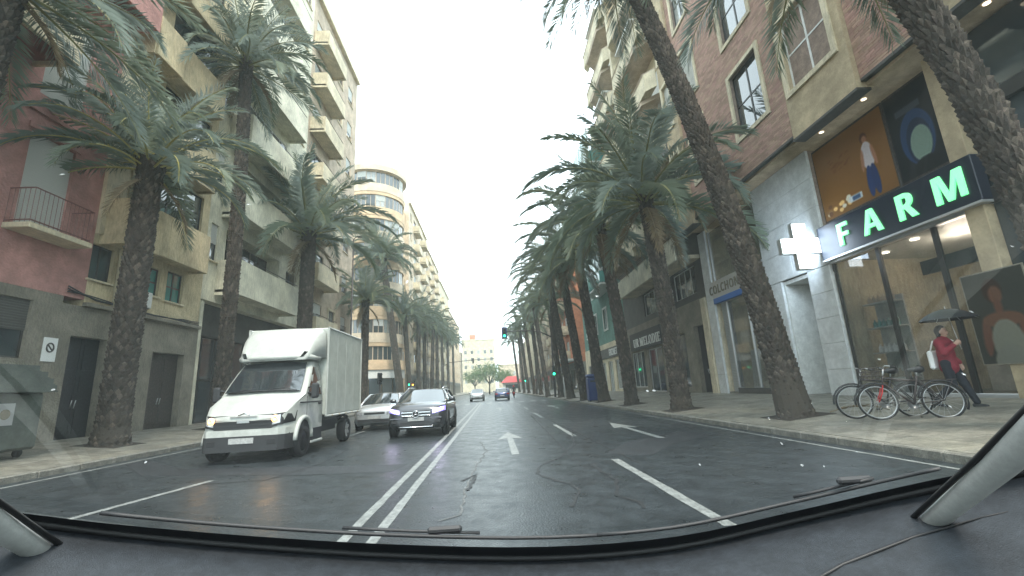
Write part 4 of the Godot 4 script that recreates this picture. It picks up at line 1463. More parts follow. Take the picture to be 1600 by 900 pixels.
func beige_building() -> void:
	var b := building("beige_bay_apartments", "tall beige apartment house with angled bay balconies beyond the brick house", 1, RX, -22.3)
	var holes := []
	for k in 6:
		var y := 10.3 + k * 4.1
		holes.append([-23.6, -28.4, y, y + 2.7])
		holes.append([-31.0, -35.6, y, y + 2.7])
	wall(b, "wall", -22.303, -37.0, 9.3, 35.0, 0.0, holes, mats.cream_pale)
	for k in 6:
		var y := 10.3 + k * 4.1
		for q in [[-23.6, -28.4], [-31.0, -35.6]]:
			window(b, q[0], q[1], y, y + 2.7, 0.0, {"nv": 3, "shut": [0.0, 0.7, 0.4][(k + int(-q[0])) % 3], "shutter": mats.white_paint, "sill": false, "pane": mats.pane_curtain})
		for q in [[-22.6, -29.4], [-29.9, -36.8]]:
			var s := trapezoid(b, "balcony", q[0], q[1], y - 0.3, y - 0.02, 0.002, 1.5, 1.5, mats.sand)
			trapezoid(b, "parapet", q[0] + 0.03, q[1] - 0.03, y - 0.018, y + 1.15, 1.0, 1.53, 0.55, mats.cream_pale, s)
			trapezoid(b, "coping", q[0] + 0.05, q[1] - 0.05, y + 1.152, y + 1.22, 0.95, 1.58, 0.6, mats.sand, s)
			if k % 2 == 1:
				slab(b, "awning", q[0] - 1.7, q[1] + 1.7, y + 2.2, y + 2.35, 0.3, 1.5, mats.white_paint, 0.03, s)
		slab(b, "bay_pier", -29.45, -29.85, y - 0.3, y + 3.75, 0.003, 1.2, mats.cream_pale)
	# long low balcony with curved rails
	var bal := slab(b, "low_balcony", -22.5, -33.5, 7.7, 7.9, 0.002, 1.4, mats.cream_pale, 0.02)
	slab(b, "low_parapet", -22.48, -33.52, 7.6, 8.9, 1.3, 1.42, mats.ivory, 0.02, bal)
	for y in [9.02, 9.14, 9.26]:
		part(bal, "rail", tube_mesh([Vector3(uu(b, -33.3), y, 1.35), Vector3(uu(b, -28.0), y, 1.45), Vector3(uu(b, -22.6), y, 1.35)], 0.02, 5), mats.iron)
	wall(b, "lower_wall", -22.306, -36.99, 5.6, 9.29, 0.0, [[-23.4, -26.4, 6.0, 7.6], [-28.0, -32.0, 6.0, 7.6]], mats.dark_stone)
	for q in [[-23.4, -26.4], [-28.0, -32.0]]:
		window(b, q[0], q[1], 6.0, 7.6, 0.0, {"nv": 3, "pane": mats.pane, "frame": mats.white_paint, "sill": false})
	wall(b, "ground_floor", -22.309, -36.985, 0.2, 5.59, 0.05, [[-23.0, -24.4, 0.55, 4.2], [-25.6, -28.3, 0.9, 4.0], [-29.4, -32.2, 0.6, 3.6], [-33.0, -36.0, 0.9, 3.6]], mats.grey_stone, 9.0, 0.5)
	stone_door(b, -23.0, -24.4, 0.57, 4.2, 0.05, mats.door_dark, 2)
	window(b, -25.6, -28.3, 0.9, 4.0, 0.05, {"nv": 1, "pane": mats.pane, "sill": false})
	window(b, -29.4, -32.2, 0.6, 3.6, 0.05, {"nv": 1, "pane": mats.pane, "sill": false, "frame": mats.alu})
	window(b, -33.0, -36.0, 0.9, 3.6, 0.05, {"nv": 2, "pane": mats.pane, "sill": false, "frame": mats.white_paint})
	slab(b, "pilaster", -22.35, -22.9, 0.3, 5.5, 0.053, 0.2, mats.cream_pale, 0.01)
	var s := thing("shop_sign", "black shop sign with white serif capitals under the low balcony", "sign", Vector3(RX - 0.1, 3.72, -32.0))
	s.basis = right_basis()
	part(s, "sign_board", box_mesh(Vector3(-3.4, 0, 0), Vector3(3.2, 1.3, 0.16), 0.01), mats.black)
	lettering(s, "lettering", "UR MELODIE", 0.62, Vector3(0.3, 0.5, 0.175), mats.white_plain, true)
	for q in [[-26.8, 6.3], [-26.8, 8.0 - 0.9]]:
		air_conditioner(Vector3(RX - 0.02, q[1] - 0.9, q[0]), 1, "grey air conditioner beside the low balcony wall, %s of two stacked units" % ("lower" if q[1] < 7 else "upper"))

func green_building() -> void:
	var b := building("green_apartments", "green rendered house with teal glazed balconies behind the palm row", 1, RX, -37.0)
	var holes := []
	for k in 4:
		var y := 6.6 + k * 4.0
		for c in [-39.4, -43.2, -47.4, -51.4]:
			holes.append([c + 0.65, c - 0.65, y, y + 2.0])
	wall(b, "wall", -37.003, -54.0, 5.2, 25.0, 0.0, holes, mats.green_wall)
	for h in holes:
		window(b, h[0], h[1], h[2], h[3], 0.0, {"nv": 1, "frame": mats.white_paint, "surround": mats.white_paint, "sill": false})
	for k in 4:
		var y := 10.2 + k * 4.0
		balcony(b, -38.2, -45.0, y, 0.0, 1.5, 1.1, "glass", mats.white_paint, mats.pane_green)
		slab(b, "glazed_screen", -38.3, -44.9, y + 1.5, y + 3.6, 1.38, 1.42, mats.pane_green)
		for i in 6:
			slab(b, "screen_post", -38.3 - i * 1.31, -38.38 - i * 1.31, y + 1.1, y + 3.7, 1.36, 1.45, mats.white_paint)
	slab(b, "cornice", -37.05, -53.95, 25.003, 25.35, -8.0, 0.3, mats.white_paint)
	wall(b, "ground_floor", -37.006, -53.996, 0.2, 5.19, 0.05, [[-38.0, -41.0, 0.8, 3.4], [-42.0, -43.6, 0.55, 3.4], [-44.6, -46.0, 0.8, 3.4], [-47.2, -52.6, 0.8, 3.4]], mats.cream_pale)
	for h in [[-38.0, -41.0, 0.8], [-42.0, -43.6, 0.55], [-44.6, -46.0, 0.8], [-47.2, -52.6, 0.8]]:
		window(b, h[0], h[1], h[2], 3.4, 0.05, {"nv": 1, "pane": mats.pane_curtain if h[0] > -45 else mats.pane, "frame": mats.alu, "sill": false})
	var s := thing("shop_sign", "dark shop sign with plain white capitals on the green house", "sign", Vector3(RX - 0.07, 3.7, -41.6))
	s.basis = right_basis()
	part(s, "sign_board", box_mesh(Vector3(-4.2, 0, 0), Vector3(3.8, 0.95, 0.12), 0.01), mats.dark_stone)
	lettering(s, "lettering", "FICHET", 0.6, Vector3(0.6, 0.48, 0.135), mats.white_plain)
	s = thing("awning", "white shop awning under the orange block past the crossing", "awning", Vector3(RX - 0.06, 4.6, -64.0))
	s.basis = right_basis()
	part(s, "canopy", box_mesh(Vector3(-3.0, 0, 0), Vector3(3.0, 0.3, 2.2), 0.03), mats.white_paint)
	part(s, "valance", box_mesh(Vector3(-3.0, -0.3, 2.15), Vector3(3.0, -0.002, 2.2)), mats.white_paint)

# ---------------------------------------------------------------- end of the avenue
func end_block(called: String, label: String, x0: float, x1: float, z: float, h: float, m: Material, red_top := false) -> void:
	var o := thing(called, label, "building", Vector3((x0 + x1) / 2, 0, z))
	var w := (x1 - x0) / 2
	part(o, "wall", box_mesh(Vector3(-w, -0.05, -12), Vector3(w, h, 0)), m)
	part(o, "parapet", box_mesh(Vector3(-w - 0.2, h + 0.002, -12.2), Vector3(w + 0.2, h + 0.6, 0.2)), mats.cream_pale)
	for k in int((h - 4) / 3.6):
		for i in int(w * 2 / 3.2):
			var f := part(o, "window", frame_mesh(1.3, 1.8, 1, 0), mats.white_paint, Vector3(-w + 1.7 + i * 3.2, 4.4 + k * 3.6, 0.002))
			part(f, "pane", boxm(1.2, 1.7, 0.02), mats.pane if (i + k) % 3 else mats.pane_curtain, Vector3(0, 0.05, 0.012))
	if red_top:
		part(o, "roof_house", box_mesh(Vector3(-w + 3.6, h + 0.602, -6), Vector3(-w + 6.6, h + 3.2, -2)), mats.orange_wall)
		part(o, "antenna", tube_mesh([Vector3(2.0, h + 0.6, -3), Vector3(2.0, h + 9.0, -3)], 0.12, 6), mats.iron)

func build_far_end() -> void:
	end_block("end_apartments", "cream yellow block closing the avenue behind the round green tree", -14.5, 1.6, -222.0, 25.5, mats.cream_pale, true)
	end_block("end_wing", "lower pale block beside the palms at the far end", 3.4, 22.0, -232.0, 13.0, mats.peach_pale)
	end_block("end_annex", "ochre block at the far end partly hidden by palms", -40.0, -15.5, -228.0, 20.0, mats.sand)
	var k := thing("kiosk", "small white kiosk with a red roof at the end of the avenue", "kiosk", Vector3(6.4, 0, -150.0))
	part(k, "cabin", box_mesh(Vector3(-3.0, -0.03, -2), Vector3(3.0, 3.2, 2), 0.05), mats.white_paint)
	var st := begin()
	var P := [Vector3(-3.6, 3.2, -2.6), Vector3(3.6, 3.2, -2.6), Vector3(3.6, 3.2, 2.6), Vector3(-3.6, 3.2, 2.6), Vector3(-1.5, 5.2, 0), Vector3(1.5, 5.2, 0)]
	quadn(st, P[3], P[2], P[5], P[4], Vector3(0, 1, 1))
	quadn(st, P[0], P[1], P[5], P[4], Vector3(0, 1, -1))
	tri(st, P[1], P[2], P[5])
	tri(st, P[3], P[0], P[4])
	quadn(st, P[0], P[1], P[2], P[3], Vector3.DOWN)
	part(k, "roof", done(st), mats.red)
	part(k, "hatch", box_mesh(Vector3(-2.2, 1.2, 2.002), Vector3(2.2, 2.6, 2.05)), mats.pane)
	leafy_tree(Vector3(-1.0, 0, -135.0), 9.4, 4.6, "round light green tree in the middle of the avenue's far end")
	leafy_tree(Vector3(4.0, 0, -160.0), 8.0, 4.0, "smaller green tree behind the round one at the far end")
	leafy_tree(Vector3(-6.5, 0, -165.0), 8.5, 4.2, "green tree at the far end beside the oncoming lanes")

func leafy_tree(at: Vector3, h: float, r: float, label: String) -> void:
	var o := thing("leafy_tree", label, "tree", at)
	var st := begin(true)
	tube(st, [Vector3(0, -0.1, 0), Vector3(0.1, h * 0.25, 0), Vector3(0, h * 0.55, 0.1)], [0.28, 0.2, 0.12], 8)
	var tips := []
	for k in 9:
		var a := TAU * k / 9.0
		var t := Vector3(cos(a) * r * 0.65, h * (0.55 + 0.3 * fmod(k * 0.37, 1.0)), sin(a) * r * 0.65)
		tube(st, [Vector3(0.05, h * 0.3, 0), t * 0.55 + Vector3(0, h * 0.15, 0), t], [0.12, 0.08, 0.03], 5)
		tips.append(t)
	tips.append(Vector3(0, h * 0.85, 0))
	part(o, "trunk", done(st), mats.trunk_plain)
	st = begin()
	for t in tips:
		for k in 170:
			var d := Vector3(rng.randfn(), rng.randfn(), rng.randfn()).normalized() * r * 0.5 * pow(rng.randf(), 0.4)
			d.y *= 0.65
			var c: Vector3 = t + d
			var s := rng.randf_range(0.14, 0.3)
			var a := Vector3(rng.randfn(), rng.randfn(), rng.randfn()).normalized() * s
			var b := Vector3(rng.randfn(), rng.randfn(), rng.randfn()).normalized().cross(a).normalized() * s * 0.6
			quad(st, c - a, c + b, c + a, c - b)
	part(o, "crown", done(st), mats.leaf_tree)

# ---------------------------------------------------------------- date palms
func frond_mesh(v: int, yellow: bool) -> ArrayMesh:
	var key := "frond %d %s" % [v, yellow]
	if meshes.has(key):
		return meshes[key]
	var r := RandomNumberGenerator.new()
	r.seed = 77 + v
	var e0: float = [84.0, 66.0, 50.0, 32.0, 12.0, -12.0, -42.0][v % 7] + r.randf_range(-5, 5)
	var bend: float = [46.0, 78.0, 92.0, 96.0, 84.0, 66.0, 36.0][v % 7] + r.randf_range(-8, 8)
	var L := 3.9
	var n := 22
	var pts := [Vector3.ZERO]
	var tans := []
	for i in n + 1:
		var s := float(i) / n
		var a := deg_to_rad(e0 - bend * pow(s, 1.35))
		tans.append(Vector3(cos(a), sin(a), 0.05 * sin(s * 3.0 + v)).normalized())
		if i < n:
			pts.append(pts[-1] + tans[-1] * L / n)
	var am := ArrayMesh.new()
	var st := begin()
	var rad := []
	for i in n + 1:
		rad.append(lerpf(0.05, 0.006, pow(float(i) / n, 0.7)))
	tube(st, pts, rad, 4, false)
	st.generate_normals()
	st.set_material(mats.rachis_yellow if yellow else mats.rachis)
	st.commit(am)
	st = begin()
	var m := 60
	for k in m:
		var s := 0.13 + 0.87 * (k + r.randf() * 0.6) / m
		var f: float = clamp(s * n, 0.0, n - 0.001)
		var i := int(f)
		var p: Vector3 = pts[i].lerp(pts[i + 1], f - i)
		var t: Vector3 = tans[i]
		var side := Vector3(0, 0, 1)
		var up := side.cross(t).normalized()
		if up.y < 0 and e0 > -30:
			up = -up
		var prof: float = pow(sin(PI * clamp(0.12 + 0.8 * s, 0.0, 1.0)), 0.7)
		for sg in [-1.0, 1.0]:
			var ln: float = 0.72 * prof * r.randf_range(0.8, 1.1)
			var phi: float = deg_to_rad(lerpf(62, 28, s) + r.randf_range(-9, 9))
			var dir: Vector3 = (t * cos(phi) + side * sg * sin(phi) + up * r.randf_range(0.05, 0.45)).normalized()
			var wd: Vector3 = dir.cross(up).normalized() * 0.0115
			var mid: Vector3 = p + dir * ln * 0.42
			var tip: Vector3 = p + dir * ln + Vector3(0, -0.16 * ln - 0.05, 0)
			quad(st, p, mid + wd, tip, mid - wd)
	st.generate_normals()
	st.set_material(mats.leaf if v % 2 == 0 else mats.leaf_blue)
	st.commit(am)
	meshes[key] = am
	return am

func dead_frond_mesh() -> ArrayMesh:
	if meshes.has("dead frond"):
		return meshes["dead frond"]
	var src := frond_mesh(6, false)
	var am := ArrayMesh.new()
	for i in src.get_surface_count():
		am.add_surface_from_arrays(Mesh.PRIMITIVE_TRIANGLES, src.surface_get_arrays(i))
		am.surface_set_material(i, mats.leaf_dry)
	meshes["dead frond"] = am
	return am

func bez(p: Array, t: float) -> Vector3:
	return p[0] * (1 - t) * (1 - t) + p[1] * 2 * t * (1 - t) + p[2] * t * t

func palm_trunk_mesh(curve: Array, r0: float, r1: float, step: float, around: int) -> ArrayMesh:
	var st := begin()
	var H: float = curve[0].distance_to(curve[2])
	var n := int(H / step)
	var base_pts := []
	var base_r := []
	var rr := func(t: float) -> float:
		var q := lerpf(r0, r1, pow(t, 0.6))
		if t > 0.93:
			q *= 1.0 + (t - 0.93) * 3.5
		if t * H < 0.5:
			q *= 1.0 + (0.5 - t * H) * 0.5
		return q
	for i in 13:
		base_pts.append(bez(curve, i / 12.0))
		base_r.append(rr.call(i / 12.0) * 0.93)
	st.set_color(Color(0.1, 0.083, 0.066))
	tube(st, base_pts, base_r, around)
	for j in n:
		var t := (j + 0.5) / n
		var c := bez(curve, t)
		var tan := (bez(curve, min(1.0, t + 0.01)) - bez(curve, max(0.0, t - 0.01))).normalized()
		var f := frame_of(tan)
		var q: float = rr.call(t)
		var w := TAU * q / around * 0.5
		for k in around:
			var a := TAU * (k + 0.5 * (j % 2)) / around + rng.randf_range(-0.06, 0.06)
			var out: Vector3 = f[0] * cos(a) + f[1] * sin(a)
			var sd: Vector3 = tan.cross(out).normalized()
			var p := c + out * q * 0.94
			var pr := rng.randf_range(0.025, 0.07)
			var up := step * rng.randf_range(0.5, 1.2)
			var tone := rng.randf_range(0.5, 1.0)
			if rng.randf() < 0.22:
				tone *= 1.9
			var ap := p + tan * up * rng.randf_range(0.2, 0.8) + out * pr + sd * rng.randf_range(-0.03, 0.03)
			var bo := p - tan * step * 0.95
			var to := p + tan * up * 1.0
			var le := p - sd * w
			var ri := p + sd * w
			var col := Color(0.115 * tone, 0.094 * tone, 0.074 * tone)
			st.set_color(col)
			tri(st, bo, le, ap)
			tri(st, bo, ap, ri)
			tri(st, le, to, ap)
			tri(st, ap, to, ri)
	return done(st)

func palm(label: String, base: Vector3, top: Vector3, o := {}) -> Node3D:
	var t := thing("date_palm", label, "palm tree", base, 0.0, o.get("group", ""))
	var d := top - base
	var midp: Vector3 = d * 0.5 + o.get("bow", Vector3.ZERO)
	var curve := [Vector3(0, -0.12, 0), midp, d]
	var near: bool = o.get("near", true)
	part(t, "trunk", palm_trunk_mesh(curve, o.get("r0", 0.42), o.get("r1", 0.34), 0.12 if near else 0.3, 17 if near else 9), mats.boot)
	part(t, "soil_pit", box_mesh(Vector3(-0.62, -0.02, -0.62), Vector3(0.62, 0.012, 0.62)), mats.soil, Vector3.ZERO, Basis(Vector3.BACK, 0.09 if base.x > 0 else -0.099))
	var c := Node3D.new()
	c.name = "crown"
	t.add_child(c)
	c.position = d
	var n: int = o.get("n", 34)
	var sc: float = o.get("scale", 1.0)
	var low: float = o.get("low", 0.82)
	for i in n:
		var s := (i + 0.5) / n
		var v := int(pow(s, 0.85) * 6.2 * low)
		v = clampi(v, 0, 6)
		var az := i * 2.399963 + rng.randf_range(-0.2, 0.2)
		var k := sc * rng.randf_range(0.85, 1.12)
		var bs := Basis(Vector3.UP, az) * Basis(Vector3.RIGHT, rng.randf_range(-0.25, 0.25)) * Basis(Vector3.BACK, rng.randf_range(-0.1, 0.1))
		part(c, "frond", frond_mesh(v + 7 * (i % 2), o.get("yellow", false)), null, Vector3(0, -s * 0.5 * sc, 0) + Basis(Vector3.UP, az) * Vector3(0.12, 0, 0), bs.scaled(Vector3.ONE * k))
	for i in int(o.get("dead", 3)):
		part(c, "dead_frond", dead_frond_mesh(), null, Vector3(0, -0.6, 0), Basis(Vector3.UP, i * 2.1 + 0.4).scaled(Vector3.ONE * sc * 0.6))
	return t

func build_palms() -> void:
	var P := func(x: float, z: float) -> Vector3: return Vector3(x, gy(x), z)
	# shop side, from the camera outwards
	palm("thick palm trunk cutting the corner of the view in front of the clothes shop", P.call(8.95, -6.2), Vector3(6.6, 10.6, -6.2), {"r0": 0.29, "r1": 0.25, "n": 30, "bow": Vector3(1.2, 0, 0)})
	palm("tall leaning palm on the pavement before the mattress shop, crown out of view", P.call(7.92, -11.7), Vector3(5.0, 17.2, -12.9), {"r0": 0.4, "r1": 0.28, "bow": Vector3(0.85, 0, 0), "low": 1.05, "scale": 1.0, "n": 40})
	palm("bushy palm with full arching crown in front of the beige bay house", P.call(7.29, -17.44), Vector3(6.84, 9.35, -17.44), {"r0": 0.37, "r1": 0.3, "bow": Vector3(0.2, 0, 0), "n": 40, "scale": 1.32})
	palm("palm with drooping crown just behind the bushy one, shop side", P.call(7.24, -23.55), Vector3(6.42, 10.4, -23.55), {"r0": 0.34, "r1": 0.29, "bow": Vector3(0.2, 0, 0), "scale": 1.28})
	palm("palm in front of the green house, blue bin at its foot", P.call(7.28, -29.54), Vector3(6.25, 10.6, -29.54), {"r0": 0.38, "r1": 0.31, "scale": 1.25})
	palm("slim palm past the blue bin, shop side", P.call(7.04, -34.5), Vector3(5.9, 11.1, -34.5), {"r0": 0.36, "r1": 0.3, "n": 34})
	palm("palm beside the red and white banner, shop side", P.call(7.05, -40.8), Vector3(5.7, 11.8, -40.8), {"r0": 0.36, "r1": 0.3, "n": 34})
	var nth := ["first", "second", "third", "fourth", "fifth", "sixth", "last"]
	var no := 0
	for q in [[-47.0, 10.5], [-58.5, 12.5], [-67.0, 11.0], [-77.0, 14.0], [-89.0, 13.0], [-103.0, 14.5], [-120.0, 14.0]]:
		no += 1
		palm("%s palm of the receding row past the banner on the shop side" % nth[no - 1], P.call(7.1, q[0]), Vector3(6.3 + rng.randf_range(-0.4, 0.2), q[1], q[0]), {"near": false, "n": 32, "r0": 0.3, "r1": 0.28, "group": "distant palms on the shop side", "dead": 2})
	# oncoming side
	palm("palm crown hanging over the pink house, its trunk outside the view", P.call(-11.0, -8.6), Vector3(-10.9, 11.6, -8.9), {"r0": 0.45, "r1": 0.38, "n": 38, "low": 0.95, "dead": 4})
	palm("thick trunked palm with yellowish frond bases before the cream house", P.call(-11.56, -14.5), Vector3(-11.5, 9.75, -14.5), {"r0": 0.44, "r1": 0.36, "yellow": true, "n": 42, "low": 0.78})
	palm("tallest slender palm behind the truck's cab, between cream and ivory houses", P.call(-11.6, -19.8), Vector3(-11.8, 18.3, -19.8), {"r0": 0.32, "r1": 0.26, "bow": Vector3(0.35, 0, 0), "n": 42, "scale": 1.05, "low": 0.95, "dead": 6})
	palm("broad crowned palm rising behind the truck's box", P.call(-11.6, -28.0), Vector3(-11.6, 12.2, -28.0), {"r0": 0.46, "r1": 0.42, "n": 44, "scale": 1.42, "low": 0.78})
	palm("small palm by the street lamp before the side street", P.call(-11.5, -41.0), Vector3(-11.5, 10.2, -41.0), {"r0": 0.36, "r1": 0.32, "n": 44})
	palm("tall palm at the far corner of the side street before the round tower", P.call(-11.6, -58.5), Vector3(-14.3, 20.0, -58.5), {"r0": 0.5, "r1": 0.42, "n": 54, "scale": 1.25})
	palm("slim short palm in front of the round tower's shops", P.call(-11.3, -63.0), Vector3(-12.2, 12.5, -63.0), {"r0": 0.36, "r1": 0.3, "n": 44})
	no = 0
	for q in [[-70.0, 13.5], [-77.0, 12.5], [-85.0, 14.5], [-94.0, 14.0], [-105.0, 15.5], [-118.0, 15.0], [-134.0, 16.0]]:
		no += 1
		palm("%s palm of the receding row past the round tower on the oncoming side" % nth[no - 1], P.call(-11.4, q[0]), Vector3(-11.3 + rng.randf_range(-0.4, 0.4), q[1], q[0]), {"near": false, "n": 42, "r0": 0.4, "r1": 0.3, "scale": 1.1, "group": "distant palms on the oncoming side", "dead": 2})

# ---------------------------------------------------------------- vehicles; local +z is the front
func wheel(parent: Node, at: Vector3, r: float, w: float, sg: float, spokes := 5) -> void:
	# sg: which way the outer face looks along x
	var st := begin(true)
	lathe(st, [[r * 0.66, -w / 2], [r * 0.9, -w / 2], [r, -w * 0.32], [r, w * 0.32], [r * 0.9, w / 2], [r * 0.66, w / 2]], Vector3.ZERO, Vector3(sg, 0, 0), 26)
	var o := part(parent, "wheel", done(st), mats.rubber, at)
	st = begin(true)
	lathe(st, [[r * 0.67, w * 0.45], [r * 0.62, w * 0.42], [r * 0.6, w * 0.2]], Vector3.ZERO, Vector3(sg, 0, 0), 26)
	lathe(st, [[r * 0.6, w * 0.2], [0.0, w * 0.2]], Vector3.ZERO, Vector3(-sg, 0, 0), 26)
	lathe(st, [[r * 0.16, w * 0.36], [r * 0.12, w * 0.4], [0.0, w * 0.4]], Vector3.ZERO, Vector3(sg, 0, 0), 14)
	part(o, "rim", done(st), mats.plastic)
	st = begin()
	for k in spokes:
		var a := TAU * k / spokes
		box(st, Vector3(-0.02, -r * 0.62, -r * 0.09), Vector3(0.02, -r * 0.08, r * 0.09), Transform3D(Basis(Vector3.RIGHT, a), Vector3(sg * w * 0.34, 0, 0)))
	part(o, "spokes", done(st), mats.alu)

func arch(parent: Node, at: Vector3, r: float, sg: float, m: Material) -> void:
	# dark well behind the wheel
	var st := begin(true)
	lathe(st, [[r * 1.13, 0.004], [0.0, 0.004]], Vector3.ZERO, Vector3(sg, 0, 0), 24)
	var ring := []
	for k in 15:
		var a := PI * k / 14.0
		ring.append(Vector3(sg * 0.004, sin(a) * r * 1.14, cos(a) * r * 1.14))
	tube(st, ring, 0.02, 5)
	part(parent, "wheel_arch", done(st), m, at)

# strip on the rounded nose: xs from xa to xb, y0/y1 given at both ends
func nose_patch(fz: Callable, xa: float, xb: float, ya0: float, ya1: float, yb0: float, yb1: float, off: float, n := 8) -> ArrayMesh:
	var st := begin(true)
	for i in n:
		var q := []
		for e in [[i, 0], [i + 1, 0], [i + 1, 1], [i, 1]]:
			var t: float = float(e[0]) / n
			var x := lerpf(xa, xb, t)
			var y := lerpf(ya0, yb0, t) if e[1] == 0 else lerpf(ya1, yb1, t)
			q.append(Vector3(x, y, fz.call(x, y) + off))
		quadn(st, q[0], q[1], q[2], q[3], Vector3.BACK)
	return done(st)

func lamp_light(parent: Node3D, at: Vector3, c: Color, e: float) -> void:
	var l := SpotLight3D.new()
	l.name = "headlamp_beam"
	l.light_color = c
	l.light_energy = e
	l.spot_range = 30.0
	l.spot_angle = 40.0
	l.light_size = 0.06
	l.shadow_enabled = true
	parent.add_child(l, true)
	l.position = at
	l.rotation = Vector3(deg_to_rad(-6), PI, 0)

# hatchback or small SUV. p: L, W, H, belt, hood, clear, paint ...
func car(called: String, label: String, at: Vector3, turn: float, p: Dictionary) -> Node3D:
	var o := thing(called, label, "car", at, turn)
	var L: float = p.L
	var hw: float = p.W / 2.0
	var H: float = p.H
	var belt: float = p.belt
	var hood: float = p.hood
	var clear: float = p.get("clear", 0.22)
	var wr: float = p.get("wr", 0.33)
	var paint: Material = p.paint
	var zf := L / 2
	var za: float = zf - p.get("hood_len", 1.0)      # foot of the windscreen
	var zb: float = za - p.get("rake", 0.75)         # head of the windscreen
	var zd: float = -L / 2 + p.get("deck", 0.12)     # foot of the rear window
	var zc: float = zd + p.get("rear_rake", 0.45)
	var a := 0.42
	var half := func(z: float) -> float:
		var k := 1.0
		if z > zf - a:
			k = pow(clamp((zf - z) / a, 0.0, 1.0), 0.3) * 0.42 + 0.58
		elif z < -zf + a:
			k = pow(clamp((z + zf) / a, 0.0, 1.0), 0.3) * 0.3 + 0.7
		return hw * k
	var top := func(z: float) -> float:
		if z > za:
			var t := (z - za) / (zf - za)
			return lerpf(belt + 0.02, hood, pow(t, 1.6))
		if z < zd:
			return belt - (zd - z) * 0.25
		return belt + 0.02
	var rings := []
	var zs := []
	for i in 29:
		var t := i / 28.0
		# denser at both ends
		zs.append(-zf + L * (0.5 - 0.5 * cos(PI * t)))
	for z in zs:
		var h: float = half.call(z)
		var y1: float = top.call(z)
		var low := clear + (0.1 if abs(z) > zf - 0.2 else 0.0)
		var edge := 0.0
		if z > zf - 0.18:
			edge = pow((z - zf + 0.18) / 0.18, 2.0) * 0.1
		y1 -= edge
		var ring := []
		var side := [[0.0, low], [h * 0.86, low], [h * 0.97, low + 0.1], [h, low + (y1 - low) * 0.35], [h, low + (y1 - low) * 0.62], [h * 0.975, y1 - 0.09], [h * 0.9, y1 - 0.025], [h * 0.6, y1 + 0.015], [0.0, y1 + 0.03]]
		for q in side:
			ring.append(Vector3(q[0], q[1], z))
		for i in range(side.size() - 2, 0, -1):
			ring.append(Vector3(-side[i][0], side[i][1], z))
		rings.append(ring)
	var st := begin(true)
	loft(st, rings)
	part(o, "body", done(st), paint)
	var fz := func(x: float, _y: float) -> float:
		var k: float = clamp((abs(x) / hw - 0.58) / 0.42, 0.0, 1.0)
		return zf - a * pow(k, 1.0 / 0.3)
	# cabin: roof, pillars and glass
	var wb := hw * 0.9
	var wt := hw * 0.72
	var nseg := 6
	var curve := func(x: float, w: float) -> float: return 0.1 * (1.0 - pow(x / w, 2.0))
	st = begin(true)
	for i in nseg:
		var xa := lerpf(-wt, wt, float(i) / nseg)
		var xb := lerpf(-wt, wt, float(i + 1) / nseg)
		var za_c := 0.05 * (1.0 - pow(xa / wt, 2.0))
		var zb_c := 0.05 * (1.0 - pow(xb / wt, 2.0))
		for k in 4:
			var t0 := k / 4.0
			var t1 := (k + 1) / 4.0
			var Y := func(x: float, t: float) -> float: return H - 0.05 * pow(x / wt, 2.0) - 0.05 * pow(2.0 * t - 0.7, 2.0)
			quadn(st, Vector3(xa, Y.call(xa, t0), lerpf(zb + za_c, zc, t0)), Vector3(xb, Y.call(xb, t0), lerpf(zb + zb_c, zc, t0)), Vector3(xb, Y.call(xb, t1), lerpf(zb + zb_c, zc, t1)), Vector3(xa, Y.call(xa, t1), lerpf(zb + za_c, zc, t1)), Vector3.UP)
	part(o, "roof", done(st), paint)
	var HB := H - 0.075
	var screens := [["windscreen", za, zb, belt + 0.02, HB, 1.0], ["rear_window", zd, zc, belt + 0.02, HB - 0.03, -1.0]]
	for s in screens:
		st = begin(true)
		for i in 8:
			var q := []
			for e in [[i, 0], [i + 1, 0], [i + 1, 1], [i, 1]]:
				var t: float = float(e[0]) / 8.0 * 2.0 - 1.0
				var w := wb * 0.97 if e[1] == 0 else wt * 0.97
				var zz: float = (s[1] if e[1] == 0 else s[2]) + s[5] * 0.1 * (1.0 - t * t)
				q.append(Vector3(t * w, s[3] if e[1] == 0 else s[4] + 0.04 * (1.0 - t * t), zz))
			quadn(st, q[0], q[1], q[2], q[3], Vector3(0, 0.5, s[5]))
		part(o, s[0], done(st), p.get("glass", mats.car_glass))
	for sg in [-1.0, 1.0]:
		var A := Vector3(sg * wb, belt + 0.02, za)
		var B := Vector3(sg * wt, HB, zb)
		var C := Vector3(sg * wt, HB - 0.03, zc)
		var D := Vector3(sg * wb, belt + 0.02, zd)
		st = begin()
		quadn(st, A, B, C, D, Vector3(sg, 0.3, 0))
		part(o, "side_window", done(st), p.get("glass", mats.car_glass))
		st = begin(true)
		tube(st, [A + Vector3(0, -0.04, 0.02), A.lerp(B, 0.5) + Vector3(sg * 0.015, 0.015, 0), B, B.lerp(C, 0.5) + Vector3(0, 0.015, 0), C, D + Vector3(0, -0.04, 0)], [0.04, 0.035, 0.04, 0.035, 0.05, 0.07], 6)
		var mid := (za + zd) * 0.5 - 0.1
		tube(st, [Vector3(sg * (wb + 0.004), belt, mid), Vector3(sg * (wt + 0.004), HB, (zb + zc) * 0.5)], 0.035, 5)
		part(o, "pillar", done(st), paint)
		part(o, "sill_trim", box_mesh(Vector3(sg * hw - 0.02, clear + 0.02, -L * 0.27), Vector3(sg * hw + 0.012, clear + 0.14, L * 0.27), 0.01), mats.plastic)
		st = begin(true)
		sphere(st, Vector3(sg * (hw + 0.08), belt + 0.1, za - 0.22), Vector3(0.11, 0.075, 0.06), 10, 6)
